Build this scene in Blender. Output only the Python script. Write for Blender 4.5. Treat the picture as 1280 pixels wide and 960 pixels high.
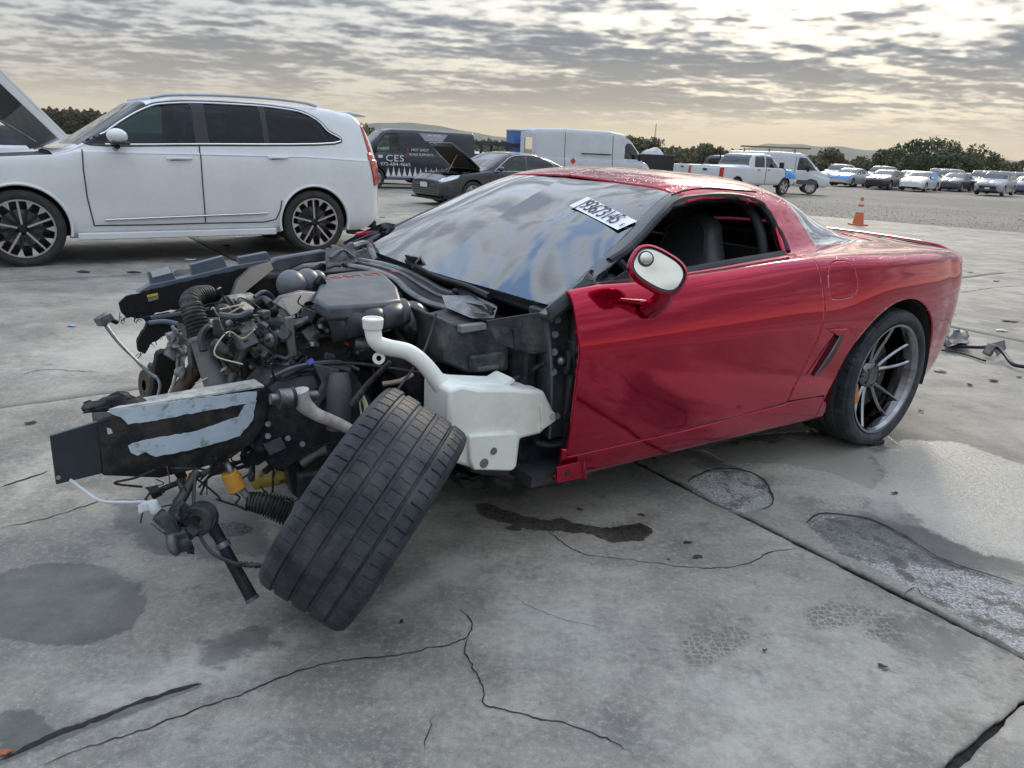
import bpy, bmesh, math, random
import numpy as np
from mathutils import Vector, Matrix, Euler, noise as mnoise
R = math.radians
random.seed(7); rng = np.random.default_rng(7)
for o in list(bpy.data.objects): bpy.data.objects.remove(o)
scene = bpy.context.scene; COL = scene.collection

# ------------------------------------------------------------------ camera
FPX, PITCH, ROLL, CAMH = 917.84, 0.31072, 0.04280, 1.3318
def _basis():
    f = np.array([0, math.cos(PITCH), -math.sin(PITCH)]); r = np.array([1., 0, 0]); d = np.cross(f, r)
    c, s = math.cos(ROLL), math.sin(ROLL)
    return c*r - s*d, s*r + c*d, f
CR, CD, CF = _basis(); CO = np.array([0, 0, CAMH])
cam = bpy.data.cameras.new('camera'); camo = bpy.data.objects.new('camera', cam); COL.objects.link(camo)
cam.sensor_width = 36; cam.lens = FPX/1280*36; cam.clip_start = .05; cam.clip_end = 20000
m = Matrix.Identity(4)
for i in range(3): m[i][0] = CR[i]; m[i][1] = -CD[i]; m[i][2] = -CF[i]; m[i][3] = CO[i]
camo.matrix_world = m; scene.camera = camo

# ------------------------------------------------------------------ sky, sun, exposure
SUN_AZ, SUN_EL = R(19), R(24)          # azimuth measured from +Y towards +X
world = bpy.data.worlds.new('World'); scene.world = world; world.use_nodes = True
def build_world():
    nt = world.node_tree; nt.nodes.clear(); N = nt.nodes.new; L = nt.links.new
    out = N('ShaderNodeOutputWorld'); bg = N('ShaderNodeBackground'); L(bg.outputs[0], out.inputs[0])
    bg.inputs[1].default_value = 0.10
    sky = N('ShaderNodeTexSky'); sky.sky_type = 'NISHITA'; sky.sun_disc = False
    sky.sun_elevation = SUN_EL; sky.sun_rotation = SUN_AZ; sky.air_density = 1.2; sky.dust_density = 2.5; sky.ozone_density = 1.5
    tc = N('ShaderNodeTexCoord'); sep = N('ShaderNodeSeparateXYZ'); L(tc.outputs['Generated'], sep.inputs[0])
    def math_(op, a, b=None, c=None, clamp=False):
        n = N('ShaderNodeMath'); n.operation = op; n.use_clamp = clamp
        for i, v in enumerate((a, b, c)):
            if v is None: continue
            if isinstance(v, (int, float)): n.inputs[i].default_value = v
            else: L(v, n.inputs[i])
        return n.outputs[0]
    def noise(vec, scale, detail, rough, dist=0.0):
        n = N('ShaderNodeTexNoise'); n.inputs['Scale'].default_value = scale; n.inputs['Detail'].default_value = detail
        n.inputs['Roughness'].default_value = rough; n.inputs['Distortion'].default_value = dist; L(vec, n.inputs['Vector']); return n.outputs[0]
    def ramp(fac, pts):
        n = N('ShaderNodeValToRGB'); L(fac, n.inputs[0]); cr = n.color_ramp
        while len(cr.elements) < len(pts): cr.elements.new(.5)
        for e, (p, c) in zip(cr.elements, pts): e.position = p; e.color = (*c, 1) if len(c) == 3 else c
        return n.outputs[0]
    def mix(f, a, b):
        n = N('ShaderNodeMix'); n.data_type = 'RGBA'
        if isinstance(f, (int, float)): n.inputs[0].default_value = f
        else: L(f, n.inputs[0])
        for i, v in ((6, a), (7, b)):
            if isinstance(v, tuple): n.inputs[i].default_value = (*v, 1)
            else: L(v, n.inputs[i])
        return n.outputs[2]
    z = math_('MAXIMUM', sep.outputs[2], 0.0)
    den = math_('ADD', z, 0.085)
    px = math_('DIVIDE', sep.outputs[0], den); py = math_('DIVIDE', sep.outputs[1], den)
    cmb = N('ShaderNodeCombineXYZ'); L(px, cmb.inputs[0]); L(py, cmb.inputs[1])
    mp = N('ShaderNodeMapping'); mp.inputs['Rotation'].default_value = (0, 0, R(-22)); mp.inputs['Scale'].default_value = (2.3, 3.1, 1)
    L(cmb.outputs[0], mp.inputs[0]); P = mp.outputs[0]
    n1 = noise(P, .72, 4.5, .60, 0)           # puffs and rows
    n2 = noise(P, .16, 1, .5)                 # big fields
    n3 = noise(P, 2.9, 2, .6)
    dens = math_('ADD', math_('MULTIPLY', n1, .58), math_('ADD', math_('MULTIPLY', n2, .42), math_('MULTIPLY', n3, .22)))
    cov = ramp(dens, [(.515, (0, 0, 0)), (.61, (1, 1, 1))])              # 0 gap, 1 thick cloud
    thick = ramp(dens, [(.55, (0, 0, 0)), (.66, (1, 1, 1))])
    # closeness to the sun
    sd = (math.sin(SUN_AZ)*math.cos(SUN_EL), math.cos(SUN_AZ)*math.cos(SUN_EL), math.sin(SUN_EL))
    dp = N('ShaderNodeVectorMath'); dp.operation = 'DOT_PRODUCT'; L(tc.outputs['Generated'], dp.inputs[0]); dp.inputs[1].default_value = sd
    near = math_('POWER', math_('MAXIMUM', dp.outputs['Value'], 0.0), 10.0)
    hi_ = ramp(z, [(.10, (0, 0, 0)), (.48, (1, 1, 1))])
    gap = mix(near, mix(hi_, (8.6, 8.7, 8.4), (2.5, 4.4, 8.0)), (13.5, 13.0, 11.4))
    skyb = mix(.80, sky.outputs[0], gap)
    cl_l = mix(near, mix(hi_, (4.9, 5.2, 5.5), (8.8, 9.0, 9.1)), (6.9, 6.8, 6.6)); cl_d = mix(near, mix(hi_, (1.75, 2.15, 2.65), (3.9, 4.4, 5.2)), (1.9, 2.3, 2.8))
    cloud = mix(thick, cl_l, cl_d)
    c = mix(cov, skyb, cloud)
    # low air: creamy haze towards the horizon
    hz = ramp(z, [(0.0, (1, 1, 1)), (.026, (.90, .90, .90)), (.060, (.30, .30, .30)), (.12, (.04, .04, .04)), (.25, (0, 0, 0))])
    hzc = mix(near, (11.2, 9.2, 6.0), (16.5, 12.8, 7.2))
    c = mix(hz, c, hzc)
    lum = math_('MULTIPLY_ADD', z, 1.75, .52)      # overcast sky: zenith brighter than horizon
    vm = N('ShaderNodeVectorMath'); vm.operation = 'SCALE'; L(c, vm.inputs[0]); L(lum, vm.inputs[3])
    L(vm.outputs[0], bg.inputs[0])
build_world()
world.cycles.sampling_method = 'MANUAL'; world.cycles.sample_map_resolution = 512
sunl = bpy.data.lights.new('sun', 'SUN'); sunl.energy = 1.5; sunl.angle = R(14); sunl.color = (1, .88, .70)
suno = bpy.data.objects.new('sun', sunl); COL.objects.link(suno)
suno.rotation_euler = Vector((-math.sin(SUN_AZ)*math.cos(SUN_EL), -math.cos(SUN_AZ)*math.cos(SUN_EL), -math.sin(SUN_EL))).to_track_quat('-Z', 'Y').to_euler()
scene.view_settings.view_transform = 'Standard'; scene.view_settings.look = 'None'; scene.view_settings.gamma = 1
scene.view_settings.exposure = 0.3; scene.view_settings.use_curve_mapping = False
scene.cycles.max_bounces = 7; scene.cycles.transparent_max_bounces = 12; scene.cycles.caustics_reflective = False; scene.cycles.caustics_refractive = False
scene.cycles.glossy_bounces = 4; scene.cycles.diffuse_bounces = 3; scene.cycles.sample_clamp_indirect = 6

# ------------------------------------------------------------------ frames: photograph pixel -> place
def ray(u, v): return CF + (u-640)/FPX*CR + (v-480)/FPX*CD
def G(u, v, z=0.0):
    D = ray(u, v); t = (z-CO[2])/D[2]; return CO + t*D
def gz(x, y):
    """the lot falls away gently beyond the two near cars"""
    return np.interp(np.hypot(x, y), [0, 11.5, 13, 18, 22, 35, 55, 90, 400], [0, 0, -.02, -.17, -.22, -.31, -.50, -.62, -.70])
def Gd(u, v):
    z = 0.0
    for _ in range(12): p = G(u, v, z); z = float(gz(p[0], p[1]))
    return p
class Frame:
    """thing frame: x forward, y left, z up; pitch > 0 lowers the nose"""
    def __init__(s, x, y, yaw, pitch=0.0, z0=0.0):
        c, n, cp, sp = math.cos(yaw), math.sin(yaw), math.cos(pitch), math.sin(pitch)
        s.o = np.array([x, y, z0]); s.A = np.array([[cp*c, cp*n, -sp], [-n, c, 0], [sp*c, sp*n, cp]])
    def inv(s, P): return (np.asarray(P)-s.o) @ s.A.T
    def fwd(s, L): return np.asarray(L) @ s.A + s.o
    def hit(s, u, v, ax, val):
        a = s.inv(CO); b = ray(u, v) @ s.A.T; t = (val-a[ax])/b[ax]; return a + t*b
    def matrix(s):
        m = Matrix.Identity(4)
        for j in range(3):
            for i in range(3): m[i][j] = s.A[j][i]
            m[j][3] = s.o[j]
        return m
E1 = np.array([.8103, .5860]); E2 = np.array([.5860, -.8103])     # slab grid axes on the ground
def pq(P): P = np.asarray(P)[..., :2]; return P @ np.stack([E1, E2], 1)
def xy(p, q): return p*E1 + q*E2

# ------------------------------------------------------------------ materials
MATS = {}
def mat(name, col, rough=.5, metal=0.0, var=.12, scale=18.0, bump=0.0, bscale=None, coat=0.0, spec=.5, dirt=None, dscale=6.0, damt=.5, rvar=0.0, trans=0.0, drops=0.0, detail=5, sss=0, flake=0, emit=None, dlo=.45, dhi=.62, cior=1.45):
    if name in MATS: return MATS[name]
    mt = bpy.data.materials.new(name); mt.use_nodes = True; nt = mt.node_tree; N = nt.nodes.new; L = nt.links.new
    b = nt.nodes['Principled BSDF']; tc = N('ShaderNodeTexCoord')
    b.inputs['Roughness'].default_value = rough; b.inputs['Metallic'].default_value = metal; b.inputs['Specular IOR Level'].default_value = spec
    b.inputs['Coat Weight'].default_value = coat; b.inputs['Coat Roughness'].default_value = .03
    b.inputs['Coat IOR'].default_value = cior
    if trans: b.inputs['Transmission Weight'].default_value = trans
    if sss: b.inputs['Subsurface Weight'].default_value = sss; b.inputs['Subsurface Radius'].default_value = (.02, .02, .02)
    if emit: b.inputs['Emission Color'].default_value = (*emit[:3], 1); b.inputs['Emission Strength'].default_value = emit[3]
    n = N('ShaderNodeTexNoise'); n.inputs['Scale'].default_value = scale; n.inputs['Detail'].default_value = detail; n.inputs['Roughness'].default_value = .62
    L(tc.outputs['Object'], n.inputs['Vector'])
    r = N('ShaderNodeValToRGB'); L(n.outputs[0], r.inputs[0])
    c = np.array(col); lo = np.clip(c*(1-var), 0, 1); hi = np.clip(c*(1+var), 0, 1)
    r.color_ramp.elements[0].position = .3; r.color_ramp.elements[0].color = (*lo, 1); r.color_ramp.elements[1].position = .7; r.color_ramp.elements[1].color = (*hi, 1)
    colout = r.outputs[0]
    if dirt:
        n2 = N('ShaderNodeTexNoise'); n2.inputs['Scale'].default_value = dscale; n2.inputs['Detail'].default_value = 8; n2.inputs['Roughness'].default_value = .7
        L(tc.outputs['Object'], n2.inputs['Vector'])
        r2 = N('ShaderNodeValToRGB'); L(n2.outputs[0], r2.inputs[0]); r2.color_ramp.elements[0].position = dlo; r2.color_ramp.elements[1].position = dhi
        mm = N('ShaderNodeMath'); mm.operation = 'MULTIPLY'; L(r2.outputs[0], mm.inputs[0]); mm.inputs[1].default_value = damt
        mx = N('ShaderNodeMix'); mx.data_type = 'RGBA'; L(mm.outputs[0], mx.inputs[0]); L(colout, mx.inputs[6]); mx.inputs[7].default_value = (*dirt, 1); colout = mx.outputs[2]
        mr = N('ShaderNodeMapRange'); L(mm.outputs[0], mr.inputs[0]); mr.inputs[3].default_value = rough; mr.inputs[4].default_value = min(1, rough+.3); L(mr.outputs[0], b.inputs['Roughness'])
    elif rvar:
        mr = N('ShaderNodeMapRange'); L(n.outputs[0], mr.inputs[0]); mr.inputs[3].default_value = max(0, rough-rvar); mr.inputs[4].default_value = min(1, rough+rvar); L(mr.outputs[0], b.inputs['Roughness'])
    L(colout, b.inputs['Base Color'])
    if bump:
        nb = N('ShaderNodeTexNoise'); nb.inputs['Scale'].default_value = bscale or scale*4; nb.inputs['Detail'].default_value = 4; L(tc.outputs['Object'], nb.inputs['Vector'])
        bp = N('ShaderNodeBump'); bp.inputs['Strength'].default_value = bump; bp.inputs['Distance'].default_value = .004; L(nb.outputs[0], bp.inputs['Height']); L(bp.outputs[0], b.inputs['Normal'])
    if drops:      # rain drops standing on upward faces
        vo = N('ShaderNodeTexVoronoi'); vo.inputs['Scale'].default_value = drops; L(tc.outputs['Object'], vo.inputs['Vector'])
        vr = N('ShaderNodeMapRange'); vr.interpolation_type = 'SMOOTHSTEP'; L(vo.outputs['Distance'], vr.inputs[0]); vr.inputs[1].default_value = .12; vr.inputs[2].default_value = .34; vr.inputs[3].default_value = 1; vr.inputs[4].default_value = 0
        wn = N('ShaderNodeTexWhiteNoise'); L(vo.outputs['Position'], wn.inputs['Vector'])
        gt = N('ShaderNodeMath'); gt.operation = 'GREATER_THAN'; L(wn.outputs['Value'], gt.inputs[0]); gt.inputs[1].default_value = .45
        ge = N('ShaderNodeNewGeometry'); sp = N('ShaderNodeSeparateXYZ'); L(ge.outputs['Normal'], sp.inputs[0])
        up = N('ShaderNodeMapRange'); L(sp.outputs[2], up.inputs[0]); up.inputs[1].default_value = .45; up.inputs[2].default_value = .75
        m1 = N('ShaderNodeMath'); m1.operation = 'MULTIPLY'; L(vr.outputs[0], m1.inputs[0]); L(gt.outputs[0], m1.inputs[1])
        m2 = N('ShaderNodeMath'); m2.operation = 'MULTIPLY'; L(m1.outputs[0], m2.inputs[0]); L(up.outputs[0], m2.inputs[1])
        bp = N('ShaderNodeBump'); bp.inputs['Strength'].default_value = .8; bp.inputs['Distance'].default_value = .0035; L(m2.outputs[0], bp.inputs['Height'])
        L(bp.outputs[0], b.inputs['Normal']); L(bp.outputs[0], b.inputs['Coat Normal'])
    MATS[name] = mt; return mt
def glass(name, tint, refl=1.0, rough=.0, dirt=0.0, ior=1.5):
    """thin pane: tinted see-through mixed with mirror reflection by Fresnel"""
    if name in MATS: return MATS[name]
    mt = bpy.data.materials.new(name); mt.use_nodes = True; nt = mt.node_tree; N = nt.nodes.new; L = nt.links.new
    nt.nodes.remove(nt.nodes['Principled BSDF']); out = nt.nodes['Material Output']
    tr = N('ShaderNodeBsdfTransparent'); tr.inputs[0].default_value = (*tint, 1)
    gl = N('ShaderNodeBsdfGlossy'); gl.inputs['Roughness'].default_value = rough; gl.inputs[0].default_value = (.95, .97, 1, 1)
    fr = N('ShaderNodeFresnel'); fr.inputs[0].default_value = ior
    mu = N('ShaderNodeMath'); mu.operation = 'MULTIPLY'; mu.use_clamp = True; L(fr.outputs[0], mu.inputs[0]); mu.inputs[1].default_value = refl
    mx = N('ShaderNodeMixShader'); L(mu.outputs[0], mx.inputs[0]); L(tr.outputs[0], mx.inputs[1]); L(gl.outputs[0], mx.inputs[2])
    last = mx.outputs[0]
    if dirt:
        df = N('ShaderNodeBsdfDiffuse'); df.inputs[0].default_value = (.55, .56, .52, 1)
        tc = N('ShaderNodeTexCoord'); n = N('ShaderNodeTexNoise'); n.inputs['Scale'].default_value = 4; n.inputs['Detail'].default_value = 8; L(tc.outputs['Object'], n.inputs['Vector'])
        mr = N('ShaderNodeMapRange'); L(n.outputs[0], mr.inputs[0]); mr.inputs[1].default_value = .3; mr.inputs[2].default_value = .75; mr.inputs[3].default_value = 0; mr.inputs[4].default_value = dirt
        m2 = N('ShaderNodeMixShader'); L(mr.outputs[0], m2.inputs[0]); L(last, m2.inputs[1]); L(df.outputs[0], m2.inputs[2]); last = m2.outputs[0]
    L(last, out.inputs[0]); MATS[name] = mt; return mt

# ------------------------------------------------------------------ object helpers
def link(o, parent=None):
    COL.objects.link(o)
    if parent is not None: o.parent = parent
    return o
def tag(o, label=None, cat=None, group=None, kind=None):
    if label: o['label'] = label
    if cat: o['category'] = cat
    if group: o['group'] = group
    if kind: o['kind'] = kind
    return o
def thing(name, label, cat, frame=None, loc=(0, 0, 0), rz=0.0, group=None):
    o = link(bpy.data.objects.new(name, None)); o.empty_display_size = .2
    if frame is not None: o.matrix_world = frame.matrix()
    else: o.location = loc; o.rotation_euler = (0, 0, rz)
    return tag(o, label, cat, group)
def mesh_obj(name, V, F, mt, parent=None, smooth=True, sharp=None, solid=0.0, bevel=0.0, mats=None, fm=None, sub=0):
    me = bpy.data.meshes.new(name); me.from_pydata(np.asarray(V, float)[:, :3].tolist(), [], [tuple(map(int, f)) for f in F]); me.update()
    for x in (mats or ([mt] if mt else [])): me.materials.append(x)
    if fm is not None: me.polygons.foreach_set('material_index', np.asarray(fm, dtype=np.int32))
    if smooth:
        me.polygons.foreach_set('use_smooth', [True]*len(me.polygons))
        if sharp: me.set_sharp_from_angle(angle=R(sharp))
    o = link(bpy.data.objects.new(name, me), parent)
    if sub: md = o.modifiers.new('sub', 'SUBSURF'); md.levels = sub; md.render_levels = sub
    if solid: md = o.modifiers.new('solid', 'SOLIDIFY'); md.thickness = abs(solid); md.offset = -1 if solid > 0 else 1; md.material_offset = 1 if mats and len(mats) > 1 else 0
    if bevel: md = o.modifiers.new('bevel', 'BEVEL'); md.width = bevel; md.segments = 2; md.limit_method = 'ANGLE'; md.angle_limit = R(40); md.harden_normals = False
    return o
def nrm(v): v = np.asarray(v, float); return v/(np.linalg.norm(v)+1e-12)
def spline(pts, n=8, closed=False):
    P = np.asarray(pts, float); out = []; m = len(P)
    if m < 3 and not closed: return np.array([P[0]*(1-t)+P[-1]*t for t in np.linspace(0, 1, n+1)])
    for i in range(m if closed else m-1):
        p1, p2 = P[i], P[(i+1) % m]; p0 = P[(i-1) % m] if (closed or i > 0) else 2*p1-p2; p3 = P[(i+2) % m] if (closed or i+2 < m) else 2*p2-p1
        for t in np.linspace(0, 1, n, endpoint=False):
            out.append(.5*((2*p1)+(-p0+p2)*t+(2*p0-5*p1+4*p2-p3)*t*t+(-p0+3*p1-3*p2+p3)*t**3))
    if not closed: out.append(P[-1])
    return np.array(out)
class MB:
    """collects shapes of ONE part"""
    def __init__(s): s.V = []; s.F = []
    def add(s, V, F):
        b = len(s.V); s.V += [tuple(map(float, p)) for p in V]; s.F += [tuple(int(i)+b for i in f) for f in F]; return s
    def box(s, c, size, rot=None):
        h = np.array(size)/2; V = np.array([[x, y, z] for x in (-1, 1) for y in (-1, 1) for z in (-1, 1)])*h
        if rot is not None: V = V @ np.array(Euler([R(a) for a in rot]).to_matrix()).T
        return s.add(V+np.array(c), [(0, 1, 3, 2), (4, 6, 7, 5), (0, 4, 5, 1), (2, 3, 7, 6), (0, 2, 6, 4), (1, 5, 7, 3)])
    def hexa(s, P): return s.add(P, [(0, 1, 2, 3), (7, 6, 5, 4), (0, 4, 5, 1), (1, 5, 6, 2), (2, 6, 7, 3), (3, 7, 4, 0)])
    def prism(s, poly, vec):
        P = np.asarray(poly, float); n = len(P); Q = P+np.asarray(vec, float)
        return s.add(np.vstack([P, Q]), [tuple(range(n)), tuple(range(2*n-1, n-1, -1))]+[(i, i+n, (i+1) % n+n, (i+1) % n) for i in range(n)])
    def tube(s, path, r, n=10, smooth=0, cap=True, flat=None):
        P = np.asarray(path, float)
        if smooth: P = spline(P, smooth)
        k = len(P); rr = np.interp(np.linspace(0, 1, k), np.linspace(0, 1, len(r)), r) if np.ndim(r) else np.full(k, r)
        T = np.gradient(P, axis=0); T /= np.linalg.norm(T, axis=1)[:, None]+1e-12
        u = np.cross(T[0], [0, 0, 1.]);
        if np.linalg.norm(u) < .1: u = np.cross(T[0], [0, 1., 0])
        u = nrm(u); V = []
        for i in range(k):
            u = nrm(u-T[i]*np.dot(u, T[i])); w = np.cross(T[i], u)
            for j in range(n):
                a = 2*math.pi*j/n; V.append(P[i]+rr[i]*(math.cos(a)*u+math.sin(a)*w*(flat or 1)))
        F = [(i*n+j, i*n+(j+1) % n, (i+1)*n+(j+1) % n, (i+1)*n+j) for i in range(k-1) for j in range(n)]
        if cap: F += [tuple(range(n-1, -1, -1)), tuple((k-1)*n+j for j in range(n))]
        return s.add(V, F)
    def cyl(s, a, b, r0, r1=None, n=20): return s.tube([a, b], [r0, r0 if r1 is None else r1], n)
    def ribbed(s, path, r, pitch=.008, amp=.12, n=18, smooth=8):
        P = spline(path, smooth); d = np.concatenate([[0], np.cumsum(np.linalg.norm(np.diff(P, axis=0), axis=1))]); m = max(4, int(d[-1]/pitch)*4)
        t = np.linspace(0, d[-1], m); Q = np.stack([np.interp(t, d, P[:, i]) for i in range(3)], 1)
        rb = np.interp(t, np.linspace(0, d[-1], len(r)), r) if np.ndim(r) else np.full(m, r)
        return s.tube(Q, rb*(1+amp*np.where((np.arange(m) % 4) < 2, 0, -1)), n)
    def lathe(s, prof, c, axis, n=32, cap=False, ref=None):
        """prof: (along axis, radius) pairs"""
        a = nrm(axis); u = np.cross(a, ref if ref is not None else ([0, 0, 1.] if abs(a[2]) < .9 else [1., 0, 0])); u = nrm(u); w = np.cross(a, u); c = np.asarray(c, float); k = len(prof)
        V = [c+a*h+r*(math.cos(2*math.pi*j/n)*u+math.sin(2*math.pi*j/n)*w) for h, r in prof for j in range(n)]
        F = [(i*n+j, i*n+(j+1) % n, (i+1)*n+(j+1) % n, (i+1)*n+j) for i in range(k-1) for j in range(n)]
        if cap: F += [tuple(range(n-1, -1, -1)), tuple((k-1)*n+j for j in range(n))]
        return s.add(V, F)
    def ell(s, c, rad, n=16, m=10, rot=None):
        V = []; F = []
        for i in range(m+1):
            t = math.pi*i/m
            for j in range(n): p = 2*math.pi*j/n; V.append((math.sin(t)*math.cos(p)*rad[0], math.sin(t)*math.sin(p)*rad[1], math.cos(t)*rad[2]))
        V = np.array(V)
        if rot is not None: V = V @ np.array(Euler([R(a) for a in rot]).to_matrix()).T
        F = [(i*n+j, (i+1)*n+j, (i+1)*n+(j+1) % n, i*n+(j+1) % n) for i in range(m) for j in range(n)]
        return s.add(V+np.array(c), F)
    def strip(s, A, B):
        A = np.asarray(A); B = np.asarray(B); n = len(A)
        return s.add(np.vstack([A, B]), [(i, i+1, n+i+1, n+i) for i in range(n-1)])
    def build(s, name, mt, parent=None, smooth=True, sharp=38, bevel=0.0, solid=0.0, sub=0): return mesh_obj(name, s.V, s.F, mt, parent, smooth, sharp, solid, bevel, sub=sub)
# ---- trimmed surfaces
def sdf_poly(P, poly):
    """signed distance to a 2D polygon, positive inside"""
    P = np.asarray(P, float); Q = np.asarray(poly, float); d = np.full(len(P), 1e9); ins = np.zeros(len(P), bool); j = len(Q)-1
    for i in range(len(Q)):
        e = Q[j]-Q[i]; w = P-Q[i]; t = np.clip((w @ e)/(e @ e+1e-12), 0, 1); b = w-t[:, None]*e; d = np.minimum(d, (b*b).sum(1))
        c1 = P[:, 1] >= Q[i, 1]; c2 = P[:, 1] < Q[j, 1]; c3 = e[0]*w[:, 1] > e[1]*w[:, 0]
        ins ^= (c1 & c2 & c3) | (~c1 & ~c2 & ~c3); j = i
    return np.where(ins, 1, -1)*np.sqrt(d)
def clip(V, F, f):
    """keep the part of a triangle mesh where f >= 0"""
    V = np.asarray(V, float); F = np.asarray(F, int)
    if len(F) == 0: return V, F
    f = np.asarray(f, float); s = f[F] >= 0; k = s.sum(1); out = [F[k == 3]]; NV = []; cache = {}; base = len(V); extra = []
    def cut(a, b):
        key = (a, b) if a < b else (b, a)
        if key not in cache:
            t = f[a]/(f[a]-f[b]); cache[key] = base+len(NV); NV.append(V[a]+t*(V[b]-V[a]))
        return cache[key]
    for tri, ss in zip(F[(k == 1) | (k == 2)], s[(k == 1) | (k == 2)]):
        if ss.sum() == 1:
            i = int(np.argmax(ss)); a, b, c = tri[i], tri[(i+1) % 3], tri[(i+2) % 3]; extra.append((a, cut(a, b), cut(a, c)))
        else:
            i = int(np.argmin(ss)); a, b, c = tri[i], tri[(i+1) % 3], tri[(i+2) % 3]; x, y = cut(a, b), cut(a, c); extra.append((x, b, c)); extra.append((x, c, y))
    V2 = np.vstack([V, np.array(NV).reshape(-1, V.shape[1])]); F2 = np.vstack(out+([np.array(extra, int)] if extra else []))
    return compact(V2, F2)
def compact(V, F):
    if len(F) == 0: return np.zeros((0, 3)), np.zeros((0, 3), int)
    u, inv = np.unique(F, return_inverse=True); return V[u], inv.reshape(F.shape)
def grid_tris(nu, nv):
    i, j = np.meshgrid(np.arange(nu-1), np.arange(nv-1), indexing='ij'); a = (i*nv+j).ravel(); b = a+nv; c = b+1; d = a+1
    return np.vstack([np.stack([a, b, c], 1), np.stack([a, c, d], 1)])
def mirror(V, F): W = V.copy(); W[:, 1] *= -1; return W, F[:, ::-1]
def join(*parts):
    Vs = []; Fs = []; n = 0
    for V, F in parts: Vs.append(V); Fs.append(np.asarray(F)+n); n += len(V)
    return np.vstack(Vs), np.vstack(Fs)
def loft(xs, sects, nx=120, ns=6, xe=None):
    """surface through control sections: xs ascending, sects[k][i]=(y,z); smooth both ways. returns grid (nx, m, 3)"""
    xs = np.asarray(xs, float); S = np.asarray(sects, float)               # K,I,2
    xe = np.linspace(xs[0], xs[-1], nx) if xe is None else np.asarray(xe); K = len(xs)
    M = np.gradient(S, xs, axis=0)                                          # tangents
    k = np.clip(np.searchsorted(xs, xe)-1, 0, K-2); h = xs[k+1]-xs[k]; t = ((xe-xs[k])/h)[:, None, None]; h = h[:, None, None]
    C = (2*t**3-3*t**2+1)*S[k]+(t**3-2*t**2+t)*h*M[k]+(-2*t**3+3*t**2)*S[k+1]+(t**3-t**2)*h*M[k+1]
    rows = [spline(c, ns) for c in C]
    rows = np.array(rows); X = np.repeat(xe[:, None], rows.shape[1], 1)
    return np.concatenate([X[..., None], rows], -1)
def text_obj(name, body, mt, parent, size, mw, extrude=.001, align='CENTER', spacing=1.0, shear=0.0):
    cu = bpy.data.curves.new(name, 'FONT'); cu.body = body; cu.size = size; cu.extrude = extrude; cu.align_x = align; cu.align_y = 'CENTER'; cu.space_character = spacing; cu.shear = shear; cu.resolution_u = 3
    o = bpy.data.objects.new(name, cu); COL.objects.link(o); bpy.context.view_layer.update()
    me = bpy.data.meshes.new_from_object(o); bpy.data.objects.remove(o); me.materials.clear(); me.materials.append(mt)
    o = link(bpy.data.objects.new(name, me), parent); o.matrix_local = mw; return o
def frame_m(o, x, z):
    """local matrix with x axis and normal given"""
    x = nrm(x); z = nrm(np.asarray(z)-x*np.dot(x, z)); y = np.cross(z, x); m = Matrix.Identity(4)
    for i in range(3): m[i][0] = x[i]; m[i][1] = y[i]; m[i][2] = z[i]; m[i][3] = o[i]
    return m
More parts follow.
